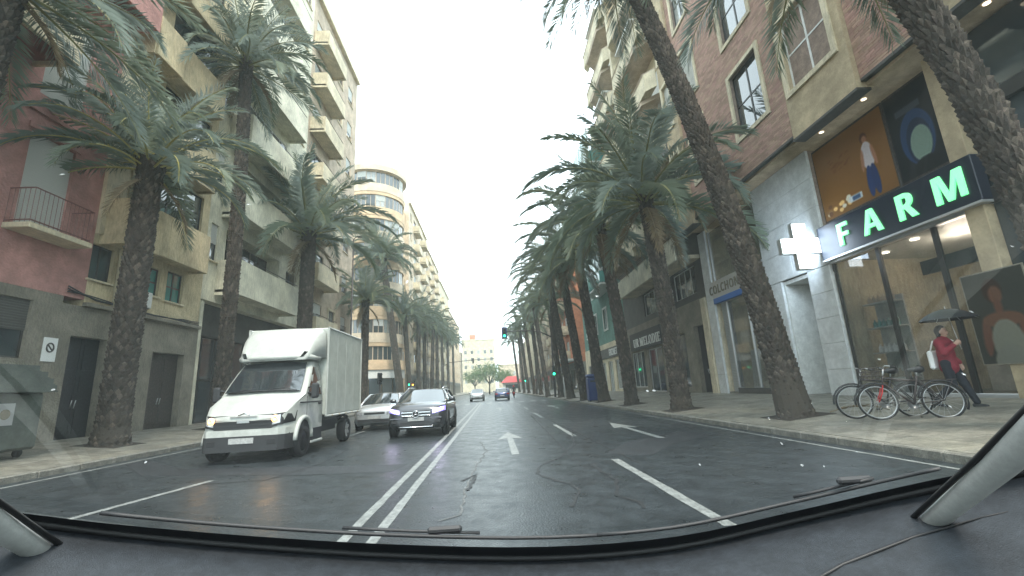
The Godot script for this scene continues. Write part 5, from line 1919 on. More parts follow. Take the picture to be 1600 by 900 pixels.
		tube(st, [Vector3(sg * (hw - 0.06), belt + 0.04, za - 0.24), Vector3(sg * (hw + 0.06), belt + 0.07, za - 0.23)], 0.02, 5)
		part(o, "mirror", done(st), p.get("mirror", paint))
		part(o, "door_handle", box_mesh(Vector3(sg * hw - 0.01, belt - 0.14, mid - 0.1), Vector3(sg * hw + 0.02, belt - 0.11, mid + 0.08), 0.005), p.get("trim", paint))
		for zw in [zf - 0.82, -zf + 0.8]:
			arch(o, Vector3(sg * (hw + 0.002), wr, zw), wr, sg, mats.plastic)
			wheel(o, Vector3(sg * (hw - 0.09), wr, zw), wr, 0.22, sg)
	# nose
	var gy0 := clear + 0.34
	for sg in [-1.0, 1.0]:
		var hl := part(o, "headlight", nose_patch(fz, sg * hw * 0.55, sg * hw * 0.97, hood - 0.24, hood - 0.11, hood - 0.16, hood - 0.02, 0.012), p.get("lens", mats.lens))
		if p.has("lit"):
			part(hl, "headlight_glow", nose_patch(fz, sg * hw * 0.58, sg * hw * 0.9, hood - 0.21, hood - 0.14, hood - 0.12, hood - 0.05, 0.02), p.lit)
	if p.get("lower", true):
		part(o, "lower_grille", nose_patch(fz, -hw * 0.75, hw * 0.75, clear + 0.12, clear + 0.24, clear + 0.12, clear + 0.24, 0.01, 14), mats.plastic)
	part(o, "number_plate", nose_patch(fz, -0.25, 0.25, clear + 0.25, clear + 0.36, clear + 0.25, clear + 0.36, 0.02), mats.plate)
	# tail
	var rz := func(x: float, _y: float) -> float:
		var k: float = clamp((abs(x) / hw - 0.7) / 0.3, 0.0, 1.0)
		return -zf + a * pow(k, 1.0 / 0.3)
	for sg in [-1.0, 1.0]:
		st = begin(true)
		for i in 4:
			var x0: float = lerpf(hw * 0.62, hw * 0.98, i / 4.0) * sg
			var x1: float = lerpf(hw * 0.62, hw * 0.98, (i + 1) / 4.0) * sg
			quadn(st, Vector3(x0, belt - 0.28, rz.call(x0, 0) - 0.012), Vector3(x1, belt - 0.28, rz.call(x1, 0) - 0.012), Vector3(x1, belt - 0.1, rz.call(x1, 0) - 0.012), Vector3(x0, belt - 0.1, rz.call(x0, 0) - 0.012), Vector3.FORWARD)
		part(o, "tail_light", done(st), mats.tail)
	part(o, "rear_plate", box_mesh(Vector3(-0.25, 0.5, -zf - 0.02), Vector3(0.25, 0.62, -zf - 0.005)), mats.plate)
	part(o, "rear_bumper", box_mesh(Vector3(-hw * 0.85, clear + 0.08, -zf - 0.015), Vector3(hw * 0.85, clear + 0.2, -zf + 0.1), 0.02), mats.plastic)
	o.set_meta("nose", gy0)
	return o

func car_paint(key: String, c: Color, metal := 0.5) -> StandardMaterial3D:
	var m := mk(key, c, 0.32, null, 1.0, null, 0.0, metal)
	m.clearcoat_enabled = true
	m.clearcoat = 0.8
	m.clearcoat_roughness = 0.06
	return m

func build_vehicles() -> void:
	var g := mk("car_glass", Color(0.02, 0.025, 0.028), 0.04)
	g.metallic_specular = 1.0
	g.clearcoat_enabled = true
	g.clearcoat = 1.0
	g.clearcoat_roughness = 0.03
	mk("lens", Color(0.5, 0.52, 0.54), 0.1, null, 1.0, null, 0.0, 0.5)
	mk("plate", Color(0.45, 0.46, 0.45), 0.5, tx.plaster, 3.0)
	mk("tail", Color(0.28, 0.012, 0.012), 0.2)
	glow("suv_led", Color(0.86, 0.8, 1.0), 3.0)
	glow("suv_violet", Color(0.35, 0.2, 0.9), 0.7)
	glow("warm_lamp", Color(1.0, 0.66, 0.32), 1.3)
	# grey SUV
	var p := {"L": 4.4, "W": 1.83, "H": 1.5, "belt": 1.02, "hood": 0.95, "clear": 0.26, "wr": 0.36, "hood_len": 1.12, "rake": 0.85, "paint": car_paint("suv_paint", Color(0.085, 0.088, 0.095), 0.6), "lens": mats.suv_violet, "lit": mats.suv_led, "lower": false, "trim": mats.chrome}
	var o := car("grey_suv", "dark grey SUV with violet white headlights and chrome grille, beside the double line", Vector3(-2.42, 0, -16.6), 0.0, p)
	var zf := 2.2
	part(o, "grille", box_mesh(Vector3(-0.43, 0.6, zf - 0.05), Vector3(0.43, 0.83, zf + 0.015), 0.03), mats.plastic)
	for y in [0.66, 0.745]:
		part(o, "grille_bar", box_mesh(Vector3(-0.45, y, zf + 0.017), Vector3(0.45, y + 0.035, zf + 0.035), 0.008), mats.chrome)
	var st := begin(true)
	var ring := []
	for k in 21:
		ring.append(Vector3(cos(TAU * k / 20.0) * 0.1, 0.715 + sin(TAU * k / 20.0) * 0.1, zf + 0.05))
	tube(st, ring, 0.012, 6, false)
	for k in 3:
		var a := PI / 2 + TAU * k / 3.0
		tube(st, [Vector3(0, 0.715, zf + 0.05), Vector3(cos(a) * 0.098, 0.715 + sin(a) * 0.098, zf + 0.05)], [0.018, 0.006], 5)
	part(o, "star_emblem", done(st), mats.chrome)
	part(o, "emblem_disc", tube_mesh([Vector3(0, 0.715, zf + 0.03), Vector3(0, 0.715, zf + 0.045)], 0.11, 18), mats.plastic)
	for sg in [-1.0, 1.0]:
		part(o, "bumper_intake", box_mesh(Vector3(sg * 0.62 - 0.16, 0.42, zf - 0.25), Vector3(sg * 0.62 + 0.16, 0.56, zf - 0.005), 0.03), mats.plastic)
		part(o, "bumper_fin", box_mesh(Vector3(sg * 0.6 - 0.2, 0.565, zf - 0.2), Vector3(sg * 0.6 + 0.2, 0.6, zf + 0.012), 0.012), mats.suv_paint)
		part(o, "roof_rail", tube_mesh([Vector3(sg * 0.62, 1.47, 0.2), Vector3(sg * 0.63, 1.525, 0.0), Vector3(sg * 0.63, 1.53, -1.2), Vector3(sg * 0.62, 1.46, -1.5)], 0.022, 6), mats.chrome)
		lamp_light(o, Vector3(sg * 0.72, 0.78, zf + 0.08), Color(0.9, 0.86, 1.0), 0.05)
	part(o, "lower_grille", box_mesh(Vector3(-0.5, 0.36, zf - 0.1), Vector3(0.5, 0.5, zf + 0.004), 0.02), mats.plastic)
	part(o, "skid_strip", tube_mesh([Vector3(-0.62, 0.37, zf - 0.12), Vector3(-0.5, 0.33, zf + 0.01), Vector3(0.5, 0.33, zf + 0.01), Vector3(0.62, 0.37, zf - 0.12)], 0.02, 6), mats.chrome)
	# silver hatchback behind the truck
	p = {"L": 4.1, "W": 1.72, "H": 1.44, "belt": 0.95, "hood": 0.82, "clear": 0.2, "wr": 0.31, "hood_len": 1.0, "rake": 0.9, "paint": car_paint("silver_paint", Color(0.5, 0.52, 0.53), 0.55), "lens": mats.lens}
	o = car("silver_hatchback", "silver hatchback following behind the white truck", Vector3(-4.75, 0, -20.3), 0.03, p)
	part(o, "grille", box_mesh(Vector3(-0.4, 0.62, 2.0), Vector3(0.4, 0.7, 2.06), 0.01), mats.plastic)
	# cars in the distance
	p = {"L": 3.9, "W": 1.7, "H": 1.48, "belt": 0.95, "hood": 0.85, "hood_len": 0.95, "paint": mats.silver_paint}
	car("small_silver_car", "small silver car approaching in the far distance left of the double line", Vector3(-1.95, 0, -57.0), 0.0, p)
	p = {"L": 4.2, "W": 1.76, "H": 1.45, "belt": 0.95, "hood": 0.85, "hood_len": 1.0, "deck": 0.35, "paint": car_paint("blue_paint", Color(0.03, 0.05, 0.14), 0.4)}
	car("blue_car", "dark blue car driving away ahead, seen from behind", Vector3(1.1, 0, -56.0), PI, p)
	p = {"L": 4.2, "W": 1.75, "H": 1.5, "belt": 0.95, "hood": 0.88, "hood_len": 1.0, "paint": mats.white_car if mats.has("white_car") else car_paint("white_car", Color(0.7, 0.7, 0.68), 0.0)}
	car("white_parked_car", "white car stopped far ahead by the round tree", Vector3(-3.6, 0, -118.0), 0.2, p)
	p = {"L": 4.2, "W": 1.75, "H": 1.5, "belt": 0.95, "hood": 0.88, "hood_len": 1.0, "paint": mats.suv_paint}
	car("grey_parked_car", "grey car far ahead beside the distant kiosk", Vector3(3.2, 0, -112.0), PI, p)
	build_truck()
	build_scooter()

func build_truck() -> void:
	var o := thing("box_truck", "white box truck with roof fairing and black bumper coming towards the camera", "truck", Vector3(-5.7, 0, -10.75), 0.0)
	var white := mk("truck_paint", Color(0.48, 0.5, 0.465), 0.34, tx.soft, 0.5)
	white.clearcoat_enabled = true
	white.clearcoat = 0.2
	mk("box_panel", Color(0.5, 0.53, 0.48), 0.36, tx.soft, 0.35)
	# cab: z = 0 is the bumper, the truck runs to negative z; profile of roof line
	var hw := 1.03
	var prof := [[0.0, 1.02], [-0.06, 1.08], [-0.35, 1.3], [-0.82, 1.52], [-1.06, 1.82], [-1.32, 2.14], [-1.5, 2.33], [-1.62, 2.38], [-1.95, 2.42]]
	var half := func(z: float, y: float) -> float:
		var k := 1.0
		if z > -0.55:
			k = 0.74 + 0.26 * pow(clamp(-z / 0.55, 0.0, 1.0), 0.4)
		var t: float = clamp((y - 1.25) / 1.15, 0.0, 1.0)
		return hw * k * (1.0 - 0.17 * t * t)
	var rings := []
	for q in prof:
		var z: float = q[0]
		var yt: float = q[1]
		var low := 0.62
		var ring := []
		var ys := [low, low + 0.12, 0.95, 1.2, lerpf(1.2, yt, 0.4), lerpf(1.2, yt, 0.75), yt - 0.05]
		var side := [[0.0, low]]
		for y in ys:
			var yy: float = min(y, yt - 0.04)
			side.append([half.call(z, yy), yy])
		side.append([half.call(z, yt) - 0.1, yt])
		side.append([0.0, yt + 0.035])
		for s in side:
			ring.append(Vector3(s[0], s[1], z))
		for i in range(side.size() - 2, 0, -1):
			ring.append(Vector3(-side[i][0], side[i][1], z))
		rings.append(ring)
	var st := begin(true)
	loft(st, rings)
	var cab := part(o, "cab", done(st), white)
	# windscreen lies just above the sloping cab front
	st = begin(true)
	var wl := [[-0.8, 1.52], [-1.0, 1.755], [-1.2, 2.0], [-1.42, 2.25]]
	for i in wl.size() - 1:
		for k in 8:
			var q := []
			for e in [[i, k], [i, k + 1], [i + 1, k + 1], [i + 1, k]]:
				var z: float = wl[e[0]][0]
				var y: float = wl[e[0]][1]
				var t: float = e[1] / 4.0 - 1.0
				var w: float = half.call(z, y) - 0.11
				q.append(Vector3(t * w, y + 0.05 + 0.035 * (1.0 - t * t), z + 0.035))
			quadn(st, q[0], q[1], q[2], q[3], Vector3(0, 0.6, 1))
	part(cab, "windscreen", done(st), mats.car_glass)
	part(cab, "screen_seal", tube_mesh([Vector3(-0.82, 1.575, -0.77), Vector3(-0.4, 1.6, -0.75), Vector3(0.4, 1.6, -0.75), Vector3(0.82, 1.575, -0.77)], 0.02, 5), mats.plastic)
	for k in 2:
		part(cab, "wiper", tube_mesh([Vector3(-0.55 + k * 0.7, 1.62, -0.77), Vector3(-0.1 + k * 0.6, 1.68, -0.85)], 0.012, 5), mats.plastic)
	for sg in [-1.0, 1.0]:
		# side window and door
		st = begin()
		var ol := [[-0.98, 1.5], [-1.02, 1.52], [-1.45, 2.18], [-1.88, 2.2], [-1.88, 1.46], [-1.15, 1.42]]
		var pts := []
		for q in ol:
			pts.append(Vector3(sg * (half.call(q[0], q[1]) + 0.012), q[1], q[0]))
		for i in range(1, pts.size() - 1):
			if sg > 0:
				tri(st, pts[0], pts[i + 1], pts[i])
			else:
				tri(st, pts[0], pts[i], pts[i + 1])
		var dw := part(cab, "door_window", done(st), mats.car_glass)
		dw.material_override.cull_mode = BaseMaterial3D.CULL_DISABLED
		part(cab, "door_trim", box_mesh(Vector3(sg * hw - 0.02, 1.26, -1.92), Vector3(sg * hw + 0.006, 1.29, -0.55), 0.004), mats.plastic)
		part(cab, "door_gap", box_mesh(Vector3(sg * hw - 0.02, 0.7, -0.93), Vector3(sg * hw + 0.004, 1.42, -0.92)), mats.plastic)
		part(cab, "door_handle", box_mesh(Vector3(sg * hw, 1.2, -1.8), Vector3(sg * hw + 0.035, 1.25, -1.64), 0.008), mats.plastic)
		# mirror on two arms
		st = begin(true)
		tube(st, [Vector3(sg * 0.98, 1.5, -0.98), Vector3(sg * 1.18, 1.5, -0.92)], 0.025, 6)
		tube(st, [Vector3(sg * 0.96, 1.62, -1.02), Vector3(sg * 1.18, 1.66, -0.92)], 0.02, 6)
		part(cab, "mirror_arm", done(st), mats.plastic)
		part(cab, "mirror", box_mesh(Vector3(sg * 1.21 - 0.09, 1.36, -1.0), Vector3(sg * 1.21 + 0.09, 1.74, -0.88), 0.04), mats.plastic)
	# nose: grille, lamps, bumper
	var fz := func(x: float, y: float) -> float:
		var k: float = clamp((abs(x) / hw - 0.74) / 0.26, 0.0, 1.0)
		return -0.55 * pow(k, 2.5) - clamp((y - 1.02) * 0.9, 0.0, 1.0)
	part(o, "grille", nose_patch(fz, -0.64, 0.64, 0.75, 1.06, 0.75, 1.06, 0.02, 14), mats.black)
	for y in [0.82, 0.9]:
		part(o, "grille_slat", nose_patch(fz, -0.6, 0.6, y, y + 0.03, y, y + 0.03, 0.032, 14), mats.plastic)
	part(o, "grille_trim", nose_patch(fz, -0.3, 0.3, 1.02, 1.04, 1.02, 1.04, 0.03, 14), mats.steel)
	part(o, "grille_badge", box_mesh(Vector3(-0.14, 0.88, 0.015), Vector3(0.14, 0.95, 0.035), 0.008), mats.steel)
	st = begin(true)
	tube(st, [Vector3(-0.13, 1.05, 0.0), Vector3(0, 1.1, -0.02), Vector3(0.13, 1.05, 0.0)], 0.015, 6)
	part(o, "badge_bar", done(st), mats.chrome)
	for sg in [-1.0, 1.0]:
		var hl := part(o, "headlight", nose_patch(fz, sg * 0.63, sg * 1.0, 0.76, 1.05, 0.86, 1.1, 0.022), mats.black)
		part(hl, "headlight_lens", nose_patch(fz, sg * 0.65, sg * 0.82, 0.82, 1.02, 0.86, 1.04, 0.03), mats.lens)
		st = begin(true)
		var lx := 0.71
		lathe(st, [[0.0, 0.05], [0.045, 0.045], [0.075, 0.025], [0.085, 0.0]], Vector3(sg * lx, 0.95, fz.call(lx, 0.95) + 0.02), Vector3(sg * 0.15, 0, 1), 16)
		part(hl, "headlight_glow", done(st), mats.warm_lamp)
		lamp_light(o, Vector3(sg * lx, 0.95, fz.call(lx, 0.95) + 0.14), Color(1.0, 0.78, 0.5), 0.08)
	st = begin(true)
	var br := []
	var bumper := func(y0: float, y1: float, off: float) -> ArrayMesh:
		var s2 := begin()
		var n := 18
		for i in n:
			var xa := lerpf(-1.02, 1.02, float(i) / n)
			var xb := lerpf(-1.02, 1.02, float(i + 1) / n)
			var A := Vector3(xa, y0, fz.call(xa, 0.5) + off)
			var B := Vector3(xb, y0, fz.call(xb, 0.5) + off)
			quadn(s2, A, B, B + Vector3(0, y1 - y0, 0), A + Vector3(0, y1 - y0, 0), Vector3.BACK)
			quadn(s2, A + Vector3(0, y1 - y0, 0), B + Vector3(0, y1 - y0, 0), Vector3(xb, y1, -0.6), Vector3(xa, y1, -0.6), Vector3.UP)
			quadn(s2, A, B, Vector3(xb, y0, -0.6), Vector3(xa, y0, -0.6), Vector3.DOWN)
		return done(s2)
	part(o, "bumper_top", bumper.call(0.6, 0.74, 0.035), white)
	part(o, "bumper", bumper.call(0.27, 0.598, 0.05), mats.plastic)
	part(o, "number_plate", box_mesh(Vector3(-0.27, 0.44, 0.052), Vector3(0.27, 0.56, 0.065)), mats.plate)
	for sg in [-1.0, 1.0]:
		part(o, "fog_recess", box_mesh(Vector3(sg * 0.66 - 0.1, 0.4, -0.05), Vector3(sg * 0.66 + 0.1, 0.52, 0.056), 0.01), mats.black)
		# wheel arch and sill
		st = begin(true)
		var arc := []
		for k in 15:
			var a := PI * k / 14.0
			arc.append(Vector3(sg * (hw + 0.005), 0.42 + sin(a) * 0.5, -0.78 + cos(a) * 0.46))
		tube(st, arc, 0.055, 8)
		part(o, "wheel_arch", done(st), white)
		part(o, "wheel_well", tube_mesh([Vector3(sg * (hw - 0.1), 0.45, -0.78), Vector3(sg * (hw + 0.003), 0.45, -0.78)], 0.45, 24), mats.black)
		part(o, "door_sill", box_mesh(Vector3(sg * hw - 0.12, 0.32, -1.95), Vector3(sg * hw + 0.005, 0.62, -1.26), 0.015), mats.plastic)
		part(o, "step", box_mesh(Vector3(sg * hw - 0.1, 0.26, -1.97), Vector3(sg * hw + 0.03, 0.315, -1.22), 0.01), white)
		part(o, "door_lower", box_mesh(Vector3(sg * hw - 0.03, 0.615, -1.95), Vector3(sg * hw + 0.002, 0.72, -1.24), 0.006), white)
		wheel(o, Vector3(sg * (hw - 0.1), 0.36, -0.78), 0.36, 0.24, sg, 6)
		wheel(o, Vector3(sg * (hw - 0.1), 0.36, -4.1), 0.36, 0.24, sg, 6)
		part(o, "mudguard", tube_mesh([Vector3(sg * (hw - 0.15), 0.72, -3.68), Vector3(sg * (hw - 0.15), 0.82, -4.1), Vector3(sg * (hw - 0.15), 0.72, -4.55)], 0.05, 6), mats.plastic)
	part(o, "cab_floor", box_mesh(Vector3(-0.95, 0.35, -1.95), Vector3(0.95, 0.62, -0.2)), mats.black)
	part(o, "chassis", box_mesh(Vector3(-0.45, 0.5, -5.2), Vector3(0.45, 0.84, -1.9)), mats.black)
	part(o, "side_guard", box_mesh(Vector3(0.86, 0.45, -3.4), Vector3(0.9, 0.75, -2.2), 0.01), mats.plastic)
	part(o, "tank", box_mesh(Vector3(-0.9, 0.4, -3.2), Vector3(-0.5, 0.78, -2.2), 0.05), mats.plastic)
	# cargo box: panels inside aluminium edge rails
	var x1 := 1.1
	var y0 := 0.88
	var y1 := 3.32
	var z0 := -2.06
	var z1 := -5.25
	var cargo := part(o, "cargo_box", box_mesh(Vector3(-x1 + 0.01, y0 + 0.01, z1), Vector3(x1 - 0.01, y1 - 0.01, z0), 0.03), mats.box_panel)
	for sg in [-1.0, 1.0]:
		for q in [[Vector3(sg * x1, y0, z0), Vector3(sg * x1, y1, z0)], [Vector3(sg * x1, y0, z1), Vector3(sg * x1, y1, z1)], [Vector3(sg * x1, y1, z0), Vector3(sg * x1, y1, z1)], [Vector3(sg * x1, y0, z0), Vector3(sg * x1, y0, z1)]]:
			var lo := Vector3(min(q[0].x, q[1].x), min(q[0].y, q[1].y), min(q[0].z, q[1].z)) - Vector3.ONE * 0.045
			var hi := Vector3(max(q[0].x, q[1].x), max(q[0].y, q[1].y), max(q[0].z, q[1].z)) + Vector3.ONE * 0.012
			part(cargo, "edge_rail", box_mesh(lo, hi, 0.02), white)
		for k in 5:
			part(cargo, "marker_lamp", box_mesh(Vector3(sg * x1 - 0.02, y0 - 0.03, z0 - 0.5 - k * 0.6), Vector3(sg * x1 + 0.016, y0 + 0.005, z0 - 0.42 - k * 0.6)), mats.ochre)
		for k in 3:
			part(cargo, "panel_seam", box_mesh(Vector3(sg * x1 - 0.02, y0 + 0.03, z0 - 0.8 * (k + 1)), Vector3(sg * x1 - 0.006, y1 - 0.05, z0 - 0.8 * (k + 1) + 0.025), 0.003), white)
	# roof fairing
	rings = []
	for k in 12:
		var t := k / 11.0
		var q := [lerpf(-1.2, -2.02, t), lerpf(2.36, 2.45, t), 2.46 + 0.84 * pow(sin(t * PI * 0.5), 0.85), lerpf(0.78, 1.07, pow(t, 0.45))]
		var ring := []
		var side := [[0.0, q[1]], [q[3], q[1]], [q[3], lerpf(q[1], q[2], 0.5)], [q[3] * 0.97, lerpf(q[1], q[2], 0.82)], [q[3] * 0.86, q[2] - 0.03], [q[3] * 0.5, q[2]], [0.0, q[2] + 0.01]]
		for s in side:
			ring.append(Vector3(s[0], s[1], q[0]))
		for i in range(side.size() - 2, 0, -1):
			ring.append(Vector3(-side[i][0], side[i][1], q[0]))
		rings.append(ring)
	st = begin(true)
	loft(st, rings)
	part(o, "roof_fairing", done(st), white)
	part(o, "fairing_lip", tube_mesh([Vector3(-0.96, 2.42, -1.75), Vector3(-0.88, 2.44, -1.35), Vector3(-0.5, 2.45, -1.22), Vector3(0.5, 2.45, -1.22), Vector3(0.88, 2.44, -1.35), Vector3(0.96, 2.42, -1.75)], 0.075, 8), white)

func build_scooter() -> void:
	var o := thing("scooter", "red and dark motor scooter riding far ahead near the kerb", "scooter", Vector3(2.95, 0, -64.0), PI)
	var st := begin(true)
	for z in [-0.6, 0.6]:
		var ring := []
		for k in 17:
			ring.append(Vector3(0, 0.25 + sin(TAU * k / 16.0) * 0.2, z + cos(TAU * k / 16.0) * 0.2))
		tube(st, ring, 0.06, 6, false)
	part(o, "wheel", done(st), mats.rubber)
	st = begin(true)
	tube(st, [Vector3(0, 0.7, -0.75), Vector3(0, 0.75, -0.3), Vector3(0, 0.35, 0.0), Vector3(0, 0.35, 0.3), Vector3(0, 0.9, 0.45)], [0.14, 0.17, 0.12, 0.13, 0.14], 8)
	part(o, "body", done(st), mats.red)
	part(o, "seat", tube_mesh([Vector3(0, 0.82, -0.7), Vector3(0, 0.84, -0.1)], 0.13, 8), mats.black)
	part(o, "handlebar", tube_mesh([Vector3(-0.32, 1.02, 0.35), Vector3(0, 0.95, 0.45), Vector3(0.32, 1.02, 0.35)], 0.02, 5), mats.black)
	part(o, "tail_light", box_mesh(Vector3(-0.08, 0.68, -0.92), Vector3(0.08, 0.75, -0.88)), mats.tail)

# ---------------------------------------------------------------- street furniture
func signal_head(parent: Node, at: Vector3, turn: float, lit: int, m: Material, small := false) -> void:
	var s := 0.75 if small else 1.0
	var bs := Basis(Vector3.UP, turn).scaled(Vector3.ONE * s)
	var n := 2 if small else 3
	var h := part(parent, "signal_head", box_mesh(Vector3(-0.17, 0, -0.12), Vector3(0.17, n * 0.34 + 0.04, 0.1), 0.04), mats.plastic, at, bs)
	for i in n:
		var c := Vector3(0, n * 0.34 - 0.15 - i * 0.34, 0.1)
		var on := i == lit
		part(h, "signal_lens", lathe_z([[0.0, 0.03], [0.08, 0.022], [0.12, 0.0]], c), m if on else mats.black)
		var st := begin(true)
		for k in 10:
			var a0 := PI * k / 10.0
			var a1 := PI * (k + 1) / 10.0
			var P := func(a: float, z: float) -> Vector3: return c + Vector3(cos(a) * 0.135, sin(a) * 0.135, z)
			quad(st, P.call(a0, 0.0), P.call(a0, 0.18), P.call(a1, 0.18), P.call(a1, 0.0))
		part(h, "signal_visor", done(st), mats.visor)

func lathe_z(prof: Array, c: Vector3) -> ArrayMesh:
	var st := begin(true)
	lathe(st, prof, c, Vector3.BACK, 16)
	return done(st)

func street_lamp(at: Vector3, h: float, reach: Vector3, label: String) -> void:
	var o := thing("street_lamp", label, "street lamp", at, 0.0, "tall street lamps")
	var st := begin(true)
	tube(st, [Vector3(0, -0.05, 0), Vector3(0, 1.0, 0), Vector3(0, 1.1, 0), Vector3(0, h, 0)], [0.13, 0.12, 0.08, 0.05], 10)
	part(o, "pole", done(st), mats.iron)
	part(o, "arm", tube_mesh([Vector3(0, h - 0.05, 0), Vector3(0, h + 0.1, 0) + reach * 0.3, Vector3(0, h + 0.12, 0) + reach], 0.035, 6), mats.iron)
	var b := Basis.looking_at(reach.normalized())
	part(o, "lantern", box_mesh(Vector3(-0.14, -0.06, -0.5), Vector3(0.14, 0.06, 0.2), 0.04), mats.iron, Vector3(0, h + 0.1, 0) + reach, b)

func bicycle(label: String, at: Vector3, turn: float, lean: float, frame: Material, basket: bool, fork: Material = null) -> void:
	var o := thing("bicycle", label, "bicycle", at, 0.0, "bicycles parked on the pavement")
	o.basis = Basis(Vector3.UP, turn) * Basis(Vector3.RIGHT, lean)
	var R := 0.36
	# local x points to the front
	var hubs := [Vector3(0.54, R, 0), Vector3(-0.54, R, 0)]
	for c in hubs:
		var st := begin(true)
		var ring := []
		for k in 33:
			ring.append(c + Vector3(cos(TAU * k / 32.0), sin(TAU * k / 32.0), 0) * (R - 0.02))
		tube(st, ring, 0.021, 7, false)
		var w := part(o, "wheel", done(st), mats.rubber)
		st = begin(true)
		var rim := []
		for k in 33:
			rim.append(c + Vector3(cos(TAU * k / 32.0), sin(TAU * k / 32.0), 0) * (R - 0.045))
		tube(st, rim, 0.011, 5, false)
		tube(st, [c + Vector3(0, 0, -0.05), c + Vector3(0, 0, 0.05)], 0.02, 8)
		for k in 18:
			var d := Vector3(cos(TAU * k / 18.0), sin(TAU * k / 18.0), 0)
			tube(st, [c + Vector3(0, 0, 0.03 if k % 2 else -0.03), c + d * (R - 0.05)], 0.0025, 4, false)
		part(w, "rim", done(st), mats.steel)
		st = begin(true)
		var guard := []
		for k in 13:
			var a := lerpf(0.15, PI + 0.5, k / 12.0) if c.x < 0 else lerpf(-0.1, PI * 0.95, k / 12.0)
			guard.append(c + Vector3(cos(a), sin(a), 0) * (R + 0.03))
		tube(st, guard, 0.02, 5)
		part(o, "mudguard", done(st), mats.plastic)
	var bb := Vector3(-0.06, 0.3, 0)
	var seat := Vector3(-0.22, 0.86, 0)
	var head := Vector3(0.36, 0.84, 0)
	var st := begin(true)
	for q in [[bb, seat], [bb, head + Vector3(0.02, -0.1, 0)], [seat + Vector3(0.03, -0.1, 0), head], [head + Vector3(-0.02, 0.06, 0), head + Vector3(0.04, -0.14, 0)]]:
		tube(st, q, 0.02, 8)
	for z in [-0.06, 0.06]:
		tube(st, [bb + Vector3(0, 0, z * 0.5), hubs[1] + Vector3(0, 0, z)], 0.01, 6)
		tube(st, [seat + Vector3(0, -0.12, z * 0.3), hubs[1] + Vector3(0, 0, z)], 0.01, 6)
	part(o, "frame", done(st), frame)
	st = begin(true)
	for z in [-0.06, 0.06]:
		tube(st, [head + Vector3(0.04, -0.14, z * 0.6), head + Vector3(0.09, -0.3, z), hubs[0] + Vector3(0, 0, z)], 0.013, 6)
	part(o, "fork", done(st), fork if fork != null else frame)
	st = begin(true)
	tube(st, [head, head + Vector3(-0.05, 0.2, 0)], 0.016, 7)
	tube(st, [head + Vector3(-0.17, 0.2, -0.3), head + Vector3(-0.02, 0.24, -0.2), head + Vector3(-0.04, 0.2, 0), head + Vector3(-0.02, 0.24, 0.2), head + Vector3(-0.17, 0.2, 0.3)], 0.013, 7)
	part(o, "handlebar", done(st), mats.steel)
	for z in [-0.3, 0.3]:
		part(o, "grip", tube_mesh([head + Vector3(-0.17, 0.2, z), head + Vector3(-0.08, 0.215, z * 0.88)], 0.019, 7), mats.black)
	st = begin(true)
	tube(st, [seat + Vector3(-0.02, 0.1, 0), seat], 0.014, 7)
	part(o, "seat_post", done(st), mats.steel)
	st = begin(true)
	tube(st, [seat + Vector3(-0.14, 0.13, 0), seat + Vector3(-0.06, 0.13, 0), seat + Vector3(0.06, 0.125, 0), seat + Vector3(0.15, 0.115, 0)], [0.06, 0.085, 0.04, 0.02], 10)
	part(o, "saddle", done(st), mats.black)
	st = begin(true)
	lathe(st, [[0.0, 0.0], [0.095, 0.0], [0.095, 0.006], [0.0, 0.006]], bb + Vector3(0, 0, 0.05), Vector3.BACK, 20)
	tube(st, [bb + Vector3(0, 0, 0.06), bb + Vector3(0.12, -0.12, 0.07)], 0.011, 6)
	tube(st, [bb + Vector3(0, 0, -0.06), bb + Vector3(-0.12, 0.12, -0.07)], 0.011, 6)
	part(o, "crank", done(st), mats.steel)
	for q in [[0.12, -0.12, 0.11], [-0.12, 0.12, -0.11]]:
		part(o, "pedal", box_mesh(bb + Vector3(q[0] - 0.045, q[1] - 0.01, q[2] - 0.04), bb + Vector3(q[0] + 0.045, q[1] + 0.012, q[2] + 0.04), 0.005), mats.black)
	st = begin(true)
	tube(st, [bb + Vector3(0, 0.09, 0.055), hubs[1] + Vector3(0, 0.04, 0.055)], 0.005, 4)
	tube(st, [bb + Vector3(0, -0.09, 0.055), hubs[1] + Vector3(0, -0.04, 0.055)], 0.005, 4)
	part(o, "chain", done(st), mats.iron)
	st = begin(true)
	tube(st, [bb + Vector3(-0.1, -0.02, 0.06), Vector3(-0.2, 0.005, 0.2)], 0.01, 5)
	part(o, "kickstand", done(st), mats.steel)
	st = begin(true)
	for z in [-0.07, 0.0, 0.07]:
		tube(st, [Vector3(-0.3, 0.76, z), Vector3(-0.82, 0.76, z)], 0.007, 5)
	for z in [-0.07, 0.07]:
		tube(st, [Vector3(-0.75, 0.76, z), hubs[1] + Vector3(0, 0, z * 0.9)], 0.007, 5)
	part(o, "luggage_rack", done(st), mats.iron)
	if basket:
		st = begin()
		for y in [0.0, 0.08, 0.16, 0.24]:
			var e: float = 0.13 + y * 0.12
			var cc := head + Vector3(0.22, y - 0.02, 0)
			var loop := [cc + Vector3(-e, 0, -e), cc + Vector3(e, 0, -e), cc + Vector3(e, 0, e), cc + Vector3(-e, 0, e), cc + Vector3(-e, 0, -e)]
			tube(st, loop, 0.006, 4, false)
		for k in 12:
			var a := TAU * k / 12.0
			var d := Vector3(clamp(cos(a) * 1.3, -1, 1), 0, clamp(sin(a) * 1.3, -1, 1))
			tube(st, [head + Vector3(0.22, -0.02, 0) + d * 0.13, head + Vector3(0.22, 0.22, 0) + d * 0.16], 0.005, 4, false)
		part(o, "basket", done(st), mats.iron)

